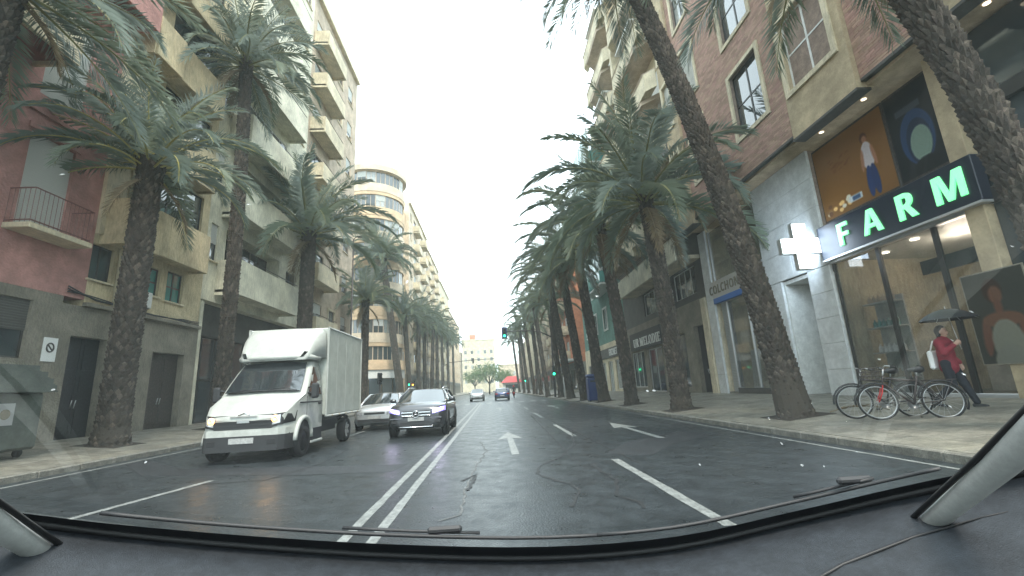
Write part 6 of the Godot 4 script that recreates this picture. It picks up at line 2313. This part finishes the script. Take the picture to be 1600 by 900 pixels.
func build_street_furniture() -> void:
	var v := mk("visor", Color(0.015, 0.015, 0.016), 0.6)
	v.cull_mode = BaseMaterial3D.CULL_DISABLED
	var green := glow("signal_green", Color(0.1, 1.0, 0.65), 3.0)
	var amber := glow("signal_amber", Color(1.0, 0.62, 0.15), 3.0)
	# mast arm over the lanes ahead
	var o := thing("mast_arm_signal", "green traffic light hanging from a mast arm over the lanes ahead", "traffic light", Vector3(6.8, gy(6.8), -49.5))
	part(o, "pole", tube_mesh([Vector3(0, -0.05, 0), Vector3(0, 7.0, 0)], [0.12, 0.08], 10), mats.iron)
	part(o, "arm", tube_mesh([Vector3(0, 6.6, 0), Vector3(-1.2, 7.2, 0), Vector3(-2.5, 7.4, 0), Vector3(-5.0, 7.45, 0)], [0.07, 0.06, 0.055, 0.05], 8), mats.iron)
	signal_head(o, Vector3(-5.25, 6.75, 0), 0.0, 2, green)
	part(o, "backboard", box_mesh(Vector3(-5.55, 6.65, -0.16), Vector3(-4.95, 7.95, -0.13), 0.01), mats.blue_dark)
	signal_head(o, Vector3(0.0, 2.3, 0.16), 0.0, 2, green)
	o = thing("mast_arm_signal", "dark backed traffic light on a long mast arm from the oncoming side", "traffic light", Vector3(-10.2, gy(-10.2), -92.0))
	part(o, "pole", tube_mesh([Vector3(0, -0.05, 0), Vector3(0, 6.6, 0)], [0.12, 0.08], 10), mats.iron)
	part(o, "arm", tube_mesh([Vector3(0, 6.0, 0), Vector3(1.5, 6.9, 0), Vector3(6.0, 7.2, 0), Vector3(11.0, 7.3, 0)], [0.07, 0.06, 0.055, 0.05], 8), mats.iron)
	signal_head(o, Vector3(6.4, 6.5, 0), PI, 2, green)
	for q in [[7.15, -45.0, "green traffic light on a post by the palms at the crossing, shop side", 3.0], [7.0, -61.5, "green traffic light on a post across the side street, shop side", 2.9], [7.0, -96.0, "farthest green traffic light on a post, shop side", 2.9]]:
		o = thing("signal_post", q[2], "traffic light", Vector3(q[0], gy(q[0]), q[1]))
		part(o, "pole", tube_mesh([Vector3(0, -0.05, 0), Vector3(0, q[3] - 0.4, 0)], 0.055, 8), mats.alu)
		signal_head(o, Vector3(0, q[3] - 0.55, 0.14), 0.0, 2, green)
	for q in [[-10.3, -41.8, "dark traffic light post at the near corner of the side street", -1], [-10.5, -57.6, "post with a green pedestrian light at the far corner of the side street", 1], [-10.15, -58.3, "post with an amber traffic light at the far corner of the side street", 1]]:
		o = thing("signal_post", q[2], "traffic light", Vector3(q[0], gy(q[0]), q[1]))
		part(o, "pole", tube_mesh([Vector3(0, -0.05, 0), Vector3(0, 2.6, 0)], 0.055, 8), mats.iron)
		if q[3] < 0:
			signal_head(o, Vector3(0, 2.1, 0.14), 0.9, q[3], green)
			signal_head(o, Vector3(0, 2.1, -0.14), PI, 0, mats.black)
		else:
			signal_head(o, Vector3(0, 2.1, 0.14), 0.0, q[3], green if q[1] > -58.0 else amber, true)
	street_lamp(Vector3(-10.6, gy(-10.6), -34.0), 13.4, Vector3(0.5, 0.05, 0.0), "tall dark street lamp before the side street on the oncoming side")
	street_lamp(Vector3(7.3, gy(7.3), -32.4), 13.0, Vector3(-0.6, 0.05, 0.0), "tall dark street lamp among the palms on the shop side")
	street_lamp(Vector3(7.0, gy(7.0), -72.0), 12.5, Vector3(-1.2, 0.05, 0.0), "distant street lamp among the far palms on the shop side")
	street_lamp(Vector3(-10.6, gy(-10.6), -75.0), 12.5, Vector3(1.0, 0.05, 0.0), "distant street lamp past the round tower on the oncoming side")
	# red and white banner on a pole
	o = thing("banner_post", "red and white banner on a slim pole between the palms", "banner", Vector3(6.95, gy(6.95), -43.5))
	part(o, "pole", tube_mesh([Vector3(0, -0.05, 0), Vector3(0, 4.2, 0)], 0.04, 8), mats.alu)
	part(o, "red_panel", box_mesh(Vector3(0.05, 2.6, -0.015), Vector3(0.5, 4.1, 0.015), 0.005), mats.red)
	part(o, "white_panel", box_mesh(Vector3(0.05, 1.9, -0.016), Vector3(0.5, 2.598, 0.016), 0.005), mats.white_plain)
	# blue bin
	o = thing("blue_bin", "tall dark blue bin standing at the foot of a palm", "bin", Vector3(7.0, gy(7.0), -31.6))
	part(o, "body", box_mesh(Vector3(-0.36, 0.05, -0.4), Vector3(0.36, 1.6, 0.4), 0.05), mats.blue_dark)
	part(o, "lid", box_mesh(Vector3(-0.4, 1.605, -0.44), Vector3(0.4, 1.85, 0.44), 0.1), mats.blue_dark)
	part(o, "slot", box_mesh(Vector3(-0.2, 1.3, 0.4), Vector3(0.2, 1.42, 0.41)), mats.black)
	for x in [-0.28, 0.28]:
		part(o, "foot", box_mesh(Vector3(x - 0.05, -0.03, -0.36), Vector3(x + 0.05, 0.05, 0.36)), mats.black)
	# waste container by the pink house
	mk("container_green", Color(0.1, 0.115, 0.1), 0.5, tx.plaster, 0.6)
	o = thing("waste_container", "grey green waste container with ribbed rounded lid before the pink house", "waste container", Vector3(-12.0, gy(-12.0), -10.75))
	part(o, "body", box_mesh(Vector3(-0.65, 0.15, -1.3), Vector3(0.65, 1.5, 1.3), 0.06), mats.container_green)
	var st := begin()
	for r in 4:
		var y := 1.505 + r * 0.17
		var e := [0.78, 0.72, 0.6, 0.42]
		box(st, Vector3(-e[r], y, -1.42 + r * 0.05), Vector3(e[r], y + 0.168, 1.42 - r * 0.05))
		box(st, Vector3(-e[r] - 0.03, y, -1.44 + r * 0.05), Vector3(e[r] + 0.03, y + 0.035, 1.44 - r * 0.05))
	part(o, "lid", done(st), mats.container_green)
	part(o, "notice", box_mesh(Vector3(0.652, 0.75, -0.6), Vector3(0.662, 1.25, -0.2)), mats.alu)
	part(o, "emblem", lathe_x([[0.0, 0.004], [0.12, 0.0]], Vector3(0.664, 1.0, -0.4)), mats.grey_stone)
	for z in [-1.05, 1.05]:
		for x in [-0.45, 0.45]:
			part(o, "castor", tube_mesh([Vector3(x - 0.03, 0.08, z), Vector3(x + 0.03, 0.08, z)], 0.1, 12), mats.rubber)
	bicycle("dark bicycle with red fork and front basket, nearer of the two parked together", Vector3(8.45, gy(8.45) + 0.01, -8.9), 2.75, 0.06, mats.iron, true, mats.red)
	bicycle("dark bicycle without basket, farther of the two parked together", Vector3(8.4, gy(8.4) + 0.01, -9.5), 2.83, -0.05, mats.plastic, false)
	# a strip of fallen fronds at the kerb by the big palm
	o = thing("fallen_frond", "dry fallen palm frond on the pavement beside the big leaning palm", "frond", Vector3(8.5, gy(8.5) + 0.04, -11.0))
	part(o, "leaf", dead_frond_mesh(), null, Vector3(0, 0.9, 0), Basis(Vector3.UP, -0.5) * Basis(Vector3.BACK, 1.05) * Basis.from_scale(Vector3.ONE * 0.3))
	o.get_child(0).position = Vector3(-0.2, 0.02, 0)

func lathe_x(prof: Array, c: Vector3) -> ArrayMesh:
	var st := begin(true)
	lathe(st, prof, c, Vector3.RIGHT, 18)
	return done(st)

# ---------------------------------------------------------------- people: smooth union of tapered bones, meshed as surface nets
func bones_mesh(bones: Array, cell: float, k: float) -> ArrayMesh:
	var lo := Vector3.ONE * 1e6
	var hi := Vector3.ONE * -1e6
	for b in bones:
		for e in 2:
			var r: float = b[2 + e] + k + cell * 2.0
			lo = lo.min(b[e] - Vector3.ONE * r)
			hi = hi.max(b[e] + Vector3.ONE * r)
	var nx := int((hi.x - lo.x) / cell) + 2
	var ny := int((hi.y - lo.y) / cell) + 2
	var nz := int((hi.z - lo.z) / cell) + 2
	var g := PackedFloat32Array()
	g.resize(nx * ny * nz)
	g.fill(1.0)
	for b in bones:
		var A: Vector3 = b[0]
		var B: Vector3 = b[1]
		var ra: float = b[2]
		var rb: float = b[3]
		var m: float = max(ra, rb) + k + cell * 2.0
		var l := (A.min(B) - Vector3.ONE * m - lo) / cell
		var h := (A.max(B) + Vector3.ONE * m - lo) / cell
		var ab := B - A
		var q: float = max(ab.length_squared(), 1e-9)
		for z in range(max(0, int(l.z)), min(nz, int(h.z) + 1)):
			for y in range(max(0, int(l.y)), min(ny, int(h.y) + 1)):
				var row := (z * ny + y) * nx
				for x in range(max(0, int(l.x)), min(nx, int(h.x) + 1)):
					var p := lo + Vector3(x, y, z) * cell
					var t: float = clamp((p - A).dot(ab) / q, 0.0, 1.0)
					var d := p.distance_to(A + ab * t) - (ra + (rb - ra) * t)
					var o := g[row + x]
					var hh: float = clamp(0.5 + 0.5 * (o - d) / k, 0.0, 1.0)
					g[row + x] = lerpf(o, d, hh) - k * hh * (1.0 - hh)
	var idx := PackedInt32Array()
	idx.resize(nx * ny * nz)
	idx.fill(-1)
	var verts := PackedVector3Array()
	var norms := PackedVector3Array()
	for z in nz - 1:
		for y in ny - 1:
			for x in nx - 1:
				var i := (z * ny + y) * nx + x
				var s := 0
				var c := []
				for e in 8:
					var v := g[i + (e & 1) + (nx if e & 2 else 0) + (nx * ny if e & 4 else 0)]
					c.append(v)
					if v < 0.0:
						s += 1
				if s == 0 or s == 8:
					continue
				var sum := Vector3.ZERO
				var n := 0
				for e in 8:
					for ax in [1, 2, 4]:
						if e & ax:
							continue
						var va: float = c[e]
						var vb: float = c[e | ax]
						if (va < 0.0) != (vb < 0.0):
							var t := va / (va - vb)
							var p := Vector3(1.0 if e & 1 else 0.0, 1.0 if e & 2 else 0.0, 1.0 if e & 4 else 0.0)
							if ax == 1:
								p.x += t
							elif ax == 2:
								p.y += t
							else:
								p.z += t
							sum += p
							n += 1
				idx[i] = verts.size()
				verts.append(lo + (Vector3(x, y, z) + sum / n) * cell)
				norms.append(Vector3(c[1] + c[3] + c[5] + c[7] - c[0] - c[2] - c[4] - c[6], c[2] + c[3] + c[6] + c[7] - c[0] - c[1] - c[4] - c[5], c[4] + c[5] + c[6] + c[7] - c[0] - c[1] - c[2] - c[3]).normalized())
	var tris := PackedInt32Array()
	var add := func(a: int, b: int, c: int, d: int) -> void:
		if a < 0 or b < 0 or c < 0 or d < 0:
			return
		var n := (verts[c] - verts[a]).cross(verts[b] - verts[a])
		if n.dot(norms[a] + norms[c]) >= 0.0:
			tris.append_array([a, b, c, a, c, d])
		else:
			tris.append_array([a, c, b, a, d, c])
	var sy := nx
	var sz := nx * ny
	for z in range(1, nz - 1):
		for y in range(1, ny - 1):
			for x in range(1, nx - 1):
				var i := z * sz + y * sy + x
				var v := g[i] < 0.0
				if v != (g[i + 1] < 0.0):
					add.call(idx[i], idx[i - sy], idx[i - sy - sz], idx[i - sz])
				if v != (g[i + sy] < 0.0):
					add.call(idx[i], idx[i - 1], idx[i - 1 - sz], idx[i - sz])
				if v != (g[i + sz] < 0.0):
					add.call(idx[i], idx[i - 1], idx[i - 1 - sy], idx[i - sy])
	var arr := []
	arr.resize(Mesh.ARRAY_MAX)
	arr[Mesh.ARRAY_VERTEX] = verts
	arr[Mesh.ARRAY_NORMAL] = norms
	arr[Mesh.ARRAY_INDEX] = tris
	var am := ArrayMesh.new()
	am.add_surface_from_arrays(Mesh.PRIMITIVE_TRIANGLES, arr)
	return am

func hand_bones(w: Vector3, dir: Vector3, palm_n: Vector3, curl: float, thumb: float) -> Array:
	var d := dir.normalized()
	var n := palm_n.normalized()
	var s := d.cross(n).normalized()
	var out := [[w, w + d * 0.085, 0.026, 0.03], [w + s * 0.02, w + d * 0.08 + s * 0.028, 0.02, 0.02], [w - s * 0.02, w + d * 0.08 - s * 0.028, 0.02, 0.02]]
	for i in 4:
		var o: Vector3 = w + d * 0.085 + s * (0.03 - i * 0.02)
		var l: float = [0.036, 0.042, 0.039, 0.03][i]
		var d1 := (d * cos(curl) + n * sin(curl)).normalized()
		var d2 := (d * cos(curl * 2.0) + n * sin(curl * 2.0)).normalized()
		var a := o + d1 * l
		out.append([o, a, 0.0095, 0.009])
		out.append([a, a + d2 * l * 0.9, 0.009, 0.0078])
	var tb := w + d * 0.03 + s * 0.03 * thumb
	var td := (d * 0.7 + s * 0.6 * thumb + n * 0.4).normalized()
	out.append([tb, tb + td * 0.045, 0.012, 0.0105])
	out.append([tb + td * 0.045, tb + td * 0.045 + (d * 0.8 + n * 0.6).normalized() * 0.034, 0.0105, 0.0085])
	return out

func build_people() -> void:
	mk("skin", Color(0.42, 0.26, 0.19), 0.6)
	mk("hair", Color(0.02, 0.015, 0.012), 0.6, tx.bark, 6.0)
	mk("jacket_red", Color(0.26, 0.02, 0.035), 0.8, tx.plaster, 1.5)
	mk("jacket_dark", Color(0.03, 0.03, 0.035), 0.8, tx.plaster, 1.5)
	mk("trousers", Color(0.014, 0.016, 0.024), 0.85, tx.plaster, 1.5)
	var umb := mk("umbrella_cloth", Color(0.012, 0.012, 0.015), 0.6)
	umb.cull_mode = BaseMaterial3D.CULL_DISABLED
	# walker, local +z ahead
	var x := 10.05
	var o := thing("person", "person in a red jacket and dark trousers walking past the pharmacy window", "person", Vector3(x, gy(x), -9.45), 0.35)
	var V := func(a: float, b: float, c: float) -> Vector3: return Vector3(a, b, c)
	var hipL := Vector3(0.09, 0.92, 0)
	var hipR := Vector3(-0.09, 0.92, 0)
	var kneeL := Vector3(0.1, 0.5, 0.14)
	var kneeR := Vector3(-0.1, 0.5, 0.02)
	var ankL := Vector3(0.1, 0.09, 0.26)
	var ankR := Vector3(-0.1, 0.12, -0.3)
	var shL := Vector3(0.19, 1.42, 0)
	var shR := Vector3(-0.19, 1.42, 0)
	var elL := Vector3(0.25, 1.15, -0.06)
	var wrL := Vector3(0.26, 0.92, 0.08)
	var elR := Vector3(-0.25, 1.16, 0.08)
	var wrR := Vector3(-0.16, 1.34, 0.27)
	var head := Vector3(0, 1.63, 0.03)
	var legs := [[hipL, kneeL, 0.085, 0.06], [kneeL, ankL, 0.058, 0.04], [hipR, kneeR, 0.085, 0.06], [kneeR, ankR, 0.058, 0.04]]
	var body := [[Vector3(0, 0.95, 0), Vector3(0, 1.15, 0), 0.12, 0.11], [Vector3(0, 1.15, 0), Vector3(0, 1.38, 0), 0.11, 0.13], [Vector3(-0.1, 1.38, 0), Vector3(0.1, 1.38, 0), 0.1, 0.1], [shL, elL, 0.05, 0.042], [elL, wrL, 0.04, 0.027], [shR, elR, 0.05, 0.042], [elR, wrR, 0.04, 0.027], [Vector3(0, 1.42, 0), Vector3(0, 1.55, 0.015), 0.055, 0.05], [head + Vector3(0, 0.02, -0.01), head + Vector3(0, 0.05, -0.01), 0.088, 0.086], [head + Vector3(0, -0.02, 0.02), head + Vector3(0, -0.07, 0.035), 0.07, 0.045], [head + Vector3(0, 0.0, 0.085), head + Vector3(0, -0.025, 0.1), 0.01, 0.014], [head + Vector3(0.082, 0.01, 0), head + Vector3(0.086, -0.02, -0.005), 0.014, 0.011], [head + Vector3(-0.082, 0.01, 0), head + Vector3(-0.086, -0.02, -0.005), 0.014, 0.011]]
	var bm := bones_mesh(body + legs, 0.017, 0.03)
	var fig := part(o, "body", bm, mats.skin)
	part(o, "hand", bones_mesh(hand_bones(wrL, Vector3(0.05, -1, 0.2), Vector3(-1, 0, 0.2), 0.45, 1.0), 0.006, 0.012), mats.skin)
	part(o, "hand", bones_mesh(hand_bones(wrR, Vector3(0.3, 0.45, 0.5), Vector3(0.5, 0.0, -0.6), 0.9, -1.0), 0.006, 0.012), mats.skin)
	var st := begin(true)
	for sg in [-1.0, 1.0]:
		sphere(st, head + Vector3(sg * 0.031, 0.012, 0.083), Vector3(0.011, 0.008, 0.008), 8, 5)
	part(o, "eyes", done(st), mats.black)
	part(o, "mouth", tube_mesh([head + Vector3(-0.02, -0.062, 0.075), head + Vector3(0, -0.064, 0.081), head + Vector3(0.02, -0.062, 0.075)], 0.005, 5), mats.tail)
	part(o, "hair", bones_mesh([[head + Vector3(0, 0.075, -0.02), head + Vector3(0, 0.03, -0.05), 0.085, 0.08], [head + Vector3(0, 0.03, -0.06), head + Vector3(0, -0.12, -0.06), 0.07, 0.05], [head + Vector3(0.06, 0.05, -0.02), head + Vector3(0.07, -0.08, -0.035), 0.04, 0.025], [head + Vector3(-0.06, 0.05, -0.02), head + Vector3(-0.07, -0.08, -0.035), 0.04, 0.025]], 0.012, 0.03), mats.hair)
	part(o, "jacket", bones_mesh([[Vector3(0, 0.86, 0), Vector3(0, 1.15, 0), 0.165, 0.145], [Vector3(0, 1.15, 0), Vector3(0, 1.37, 0), 0.145, 0.155], [Vector3(-0.12, 1.37, 0), Vector3(0.12, 1.37, 0), 0.12, 0.12], [shL, elL, 0.075, 0.065], [elL, wrL + Vector3(0, 0.03, 0), 0.062, 0.05], [shR, elR, 0.075, 0.065], [elR, wrR + Vector3(0, -0.02, -0.03), 0.062, 0.05], [Vector3(0, 1.44, 0), Vector3(0, 1.5, 0.0), 0.075, 0.07]], 0.017, 0.04), mats.jacket_red)
	part(o, "trousers", bones_mesh([[hipL + Vector3(0, 0.02, 0), kneeL, 0.105, 0.08], [kneeL, ankL + Vector3(0, 0.03, 0), 0.077, 0.062], [hipR + Vector3(0, 0.02, 0), kneeR, 0.105, 0.08], [kneeR, ankR + Vector3(0, 0.03, 0), 0.077, 0.062], [Vector3(0, 0.92, 0), Vector3(0, 0.98, 0), 0.13, 0.12]], 0.017, 0.035), mats.trousers)
	part(o, "shoe", bones_mesh([[ankL + Vector3(0, -0.045, -0.04), ankL + Vector3(0, -0.055, 0.15), 0.045, 0.032]], 0.012, 0.02), mats.black)
	part(o, "shoe", bones_mesh([[ankR + Vector3(0, -0.04, -0.05), ankR + Vector3(0, -0.085, 0.12), 0.045, 0.03]], 0.012, 0.02), mats.black)
	var bag := thing("tote_bag", "white cloth bag slung across the red jacket", "bag", Vector3(x, gy(x) + 0.82, -9.45), 0.35)
	part(bag, "sack", box_mesh(Vector3(-0.2, 0, -0.27), Vector3(0.16, 0.42, -0.17), 0.04), mats.white_plain)
	part(bag, "strap", tube_mesh([Vector3(-0.15, 0.4, -0.2), Vector3(-0.05, 0.62, -0.16), Vector3(0.15, 0.7, -0.02), Vector3(0.16, 0.6, 0.12)], 0.014, 6), mats.white_plain)
	var ub := thing("umbrella", "open black umbrella held by the walker in the red jacket", "umbrella", Vector3(x, gy(x) + 1.34, -9.45), 0.35)
	var grip := Vector3(-0.13, 0.0, 0.32)
	var tip := grip + Vector3(0.1, 0.78, -0.12)
	part(ub, "shaft", tube_mesh([grip + Vector3(0, -0.12, 0.02), tip + Vector3(0, 0.06, 0)], 0.008, 6), mats.steel)
	st = begin(true)
	var ribs := begin(true)
	for k in 8:
		for r in 5:
			var q := []
			for e in [[r, k], [r + 1, k], [r + 1, k + 1], [r, k + 1]]:
				var rr: float = e[0] / 5.0
				var a: float = TAU * e[1] / 8.0
				q.append(tip + Vector3(cos(a) * rr * 0.52, -0.24 * rr * rr, sin(a) * rr * 0.52))
			if r == 0:
				tri(st, q[0], q[2], q[1])
			else:
				quadn(st, q[0], q[1], q[2], q[3], Vector3.UP)
		var a := TAU * k / 8.0
		tube(ribs, [tip + Vector3(0, -0.01, 0), tip + Vector3(cos(a) * 0.26, -0.07, sin(a) * 0.26), tip + Vector3(cos(a) * 0.52, -0.245, sin(a) * 0.52)], 0.004, 4)
	part(ub, "canopy", done(st), mats.umbrella_cloth)
	part(ub, "ribs", done(ribs), mats.steel)
	# scooter rider far ahead
	o = thing("person", "helmeted rider in dark clothes on the distant scooter", "person", Vector3(2.95, 0, -64.0), PI)
	var rb := [[Vector3(0, 0.92, -0.25), Vector3(0, 1.35, -0.12), 0.15, 0.16], [Vector3(0.1, 0.9, -0.2), Vector3(0.16, 0.82, 0.2), 0.09, 0.07], [Vector3(0.16, 0.82, 0.2), Vector3(0.14, 0.42, 0.15), 0.065, 0.05], [Vector3(-0.1, 0.9, -0.2), Vector3(-0.16, 0.82, 0.2), 0.09, 0.07], [Vector3(-0.16, 0.82, 0.2), Vector3(-0.14, 0.42, 0.15), 0.065, 0.05], [Vector3(0.2, 1.36, -0.1), Vector3(0.27, 1.12, 0.1), 0.06, 0.05], [Vector3(0.27, 1.12, 0.1), Vector3(0.28, 1.04, 0.34), 0.05, 0.04], [Vector3(-0.2, 1.36, -0.1), Vector3(-0.27, 1.12, 0.1), 0.06, 0.05], [Vector3(-0.27, 1.12, 0.1), Vector3(-0.28, 1.04, 0.34), 0.05, 0.04], [Vector3(0, 1.4, -0.1), Vector3(0, 1.5, -0.06), 0.06, 0.06]]
	part(o, "body", bones_mesh(rb, 0.035, 0.05), mats.jacket_dark)
	st = begin(true)
	sphere(st, Vector3(0, 1.6, -0.05), Vector3(0.14, 0.15, 0.16), 12, 8)
	part(o, "helmet", done(st), mats.red)

# ---------------------------------------------------------------- the car the camera rides in
func build_own_car() -> void:
	mk("dash", Color(0.031, 0.037, 0.045), 0.6, tx.stone, 6.0, tx.n_fine, 0.25)
	mats.dash.uv1_scale = Vector3.ONE * 6.0
	mk("pillar_trim", Color(0.42, 0.43, 0.41), 0.7, tx.soft, 9.0)
	mk("headliner", Color(0.3, 0.31, 0.3), 0.9)
	var fr := mk("frit", Color(0.008, 0.009, 0.011), 0.3)
	var o := thing("car_interior", "dark grey dashboard and pale pillars of the car around the camera", "car interior", Vector3(0, 0.9, -0.3))
	var off := -Vector3(0, 0.9, -0.3)
	# foot of the windscreen, from one pillar to the other
	var foot := [Vector3(-0.749, 1.232, -0.660), Vector3(-0.670, 1.188, -0.740), Vector3(-0.583, 1.154, -0.790), Vector3(-0.404, 1.113, -0.830), Vector3(-0.176, 1.078, -0.850), Vector3(0.078, 1.054, -0.860), Vector3(0.304, 1.059, -0.850), Vector3(0.502, 1.096, -0.820), Vector3(0.634, 1.138, -0.760), Vector3(0.701, 1.172, -0.690), Vector3(0.760, 1.210, -0.600)]
	var smooth_foot := []
	for i in foot.size() - 1:
		for k in 4:
			smooth_foot.append(foot[i].cubic_interpolate(foot[i + 1], foot[max(i - 1, 0)], foot[min(i + 2, foot.size() - 1)], k / 4.0))
	smooth_foot.append(foot[-1])
	foot = smooth_foot
	var st := begin(true)
	var rows := 8
	var D := func(i: int, r: int) -> Vector3:
		var p: Vector3 = foot[i]
		var t := float(r) / rows
		var near := Vector3(p.x * 1.05, 0.93 + 0.16 * pow(abs(p.x) / 0.8, 2.0), -0.28)
		var q := p.lerp(near, t)
		q.y += 0.02 * sin(PI * t)
		return q
	for i in foot.size() - 1:
		for r in rows:
			quadn(st, D.call(i, r), D.call(i + 1, r), D.call(i + 1, r + 1), D.call(i, r + 1), Vector3.UP)
	# front face down to the knees
	for i in foot.size() - 1:
		var a: Vector3 = D.call(i, rows)
		var b: Vector3 = D.call(i + 1, rows)
		quadn(st, a, b, b + Vector3(0, -0.35, 0.06), a + Vector3(0, -0.35, 0.06), Vector3.BACK)
	part(o, "dashboard", done(st), mats.dash, off)
	# seam of the airbag lid: a thin sunk strip of dark rubber standing in the joint
	var seam := func(pts: Array, r) -> void:
		part(o, "dash_seam", tube_mesh(pts, r, 6), mats.black, off)
	var S := func(fi: float, fr: float) -> Vector3:
		var i := int(fi)
		var r := int(fr)
		var a: Vector3 = D.call(i, r).lerp(D.call(min(i + 1, foot.size() - 1), r), fi - i)
		var b: Vector3 = D.call(i, min(r + 1, rows)).lerp(D.call(min(i + 1, foot.size() - 1), min(r + 1, rows)), fi - i)
		return a.lerp(b, fr - r)
	seam.call([S.call(25.2, 2.6), S.call(27.6, 2.05), S.call(30.4, 1.75), S.call(33.6, 1.6), S.call(35.0, 1.58)], [0.0025, 0.0025, 0.002, 0.0012, 0.0006])
	seam.call([S.call(2.4, 2.2), S.call(6.4, 2.2), S.call(9.6, 2.35), S.call(12.8, 2.6)], [0.0008, 0.0012, 0.0016, 0.002])
	# black band at the foot of the glass and a rubber strip
	var head := []
	for p in foot:
		head.append(Vector3(p.x * 0.86, 1.86 - 0.05 * pow(p.x / 0.8, 2.0), 0.1 + 0.1 * pow(abs(p.x) / 0.8, 2.0)))
	st = begin(true)
	for i in foot.size() - 1:
		var a: Vector3 = foot[i] + Vector3(0, 0.002, 0)
		var b: Vector3 = foot[i + 1] + Vector3(0, 0.002, 0)
		quadn(st, a, b, b.lerp(head[i + 1], 0.036), a.lerp(head[i], 0.036), Vector3(0, 0.5, 1))
	part(o, "screen_band", done(st), mats.frit, off)
	var strip := []
	for p in foot:
		strip.append(p + Vector3(0, 0.004, 0.004))
	part(o, "screen_seal", tube_mesh(strip, 0.007, 6), mats.black, off)
	# glass
	st = begin(true)
	for i in foot.size() - 1:
		for r in 6:
			var q := []
			for e in [[i, r], [i + 1, r], [i + 1, r + 1], [i, r + 1]]:
				var t: float = e[1] / 6.0
				var p: Vector3 = foot[e[0]].lerp(head[e[0]], t)
				q.append(p + Vector3(0, 0.0, -0.05 * sin(PI * t)) + Vector3(0, 0.004, -0.012))
			quadn(st, q[0], q[1], q[2], q[3], Vector3(0, 0.6, -1))
	var gl := glassy("windscreen_glass", Color(0.03, 0.035, 0.035), 0.02, 0.0)
	part(o, "windscreen", done(st), gl, off)
	# wipers resting along the foot of the glass, outside
	for w in [[7.0, 22.0, 0.05], [21.6, 35.0, 0.05]]:
		var pts := []
		for k in 17:
			var fi := lerpf(w[0], w[1], k / 16.0)
			var i := int(fi)
			var a: Vector3 = foot[i].lerp(foot[i + 1], fi - i)
			var h: Vector3 = head[i].lerp(head[i + 1], fi - i)
			pts.append(a.lerp(h, w[2]) + Vector3(0, 0.0, -0.03))
		var wp := part(o, "wiper_blade", tube_mesh(pts, 0.0032, 6), mats.plastic, off)
		var top := []
		for p in pts:
			top.append(p + Vector3(0, 0.006, -0.004))
		part(wp, "wiper_arm", tube_mesh(top.slice(8, 13), 0.003, 5), mats.plastic)
		var c: Vector3 = pts[11] + Vector3(0, 0.01, -0.004)
		part(wp, "wiper_joint", box_mesh(c + Vector3(-0.03, -0.006, -0.006), c + Vector3(0.03, 0.006, 0.006), 0.004), mats.plastic)
	# pillars
	for sg in [-1, 1]:
		var pts := [Vector3(0.655, 1.075, -0.755), Vector3(0.63, 1.168, -0.63), Vector3(0.614, 1.227, -0.55), Vector3(0.6, 1.3, -0.46), Vector3(0.605, 1.6, -0.12), Vector3(0.62, 1.84, 0.15)]
		if sg < 0:
			pts = [Vector3(-0.655, 1.125, -0.765), Vector3(-0.638, 1.2, -0.66), Vector3(-0.63, 1.245, -0.6), Vector3(-0.62, 1.3, -0.53), Vector3(-0.6, 1.6, -0.12), Vector3(-0.62, 1.84, 0.15)]
		st = begin(true)
		tube(st, pts, [0.012, 0.014, 0.016, 0.02, 0.034, 0.036], 14)
		part(o, "pillar", done(st), mats.pillar_trim, off)
		var rub := []
		for q in pts:
			rub.append(q + Vector3(-sg * 0.014, 0.008, -0.01))
		part(o, "pillar_seal", tube_mesh(rub, 0.0035, 6), mats.black, off)
		part(o, "door_trim", box_mesh(Vector3(sg * 0.72 if sg > 0 else -0.8, 0.7, -0.62), Vector3(0.8 if sg > 0 else -0.72, 1.08, 0.6), 0.03), mats.dash, off)
	# roof lining over the camera
	st = begin(true)
	for i in head.size() - 1:
		quadn(st, head[i] + Vector3(0, 0.02, 0.01), head[i + 1] + Vector3(0, 0.02, 0.01), Vector3(head[i + 1].x, 1.9, 1.6), Vector3(head[i].x, 1.9, 1.6), Vector3.DOWN)
	part(o, "roof_lining", done(st), mats.headliner, off)
	for x in [-0.38, 0.38]:
		part(o, "seat_back", box_mesh(Vector3(x - 0.25, 0.5, 0.75), Vector3(x + 0.25, 1.35, 0.95), 0.08), mats.headliner, off)
	part(o, "car_floor", box_mesh(Vector3(-0.72, 0.3, -0.5), Vector3(0.72, 0.36, 1.7)), mats.dash, off)
	# rain on the glass
	var drop := glassy("rain", Color(0.8, 0.85, 0.85), 0.12, 0.0)
	var dm := []
	for k in 3:
		st = begin(true)
		sphere(st, Vector3.ZERO, Vector3([1.0, 1.4, 0.8][k], [1.3, 1.0, 1.7][k], 0.35), 8, 5)
		dm.append(done(st))
	for k in 60:
		var fi := rng.randf_range(4.0, 35.9)
		var t := rng.randf_range(0.12, 0.92)
		var i := int(fi)
		var a: Vector3 = foot[i].lerp(foot[i + 1], fi - i)
		var h: Vector3 = head[i].lerp(head[i + 1], fi - i)
		var p: Vector3 = a.lerp(h, t) + Vector3(0, 0.004, -0.012 - 0.05 * sin(PI * t) - 0.001)
		var s := rng.randf_range(0.0008, 0.002)
		part(o, "raindrop", dm[k % 3], drop, p + off, Basis(Vector3.RIGHT, -0.85).scaled(Vector3.ONE * s))
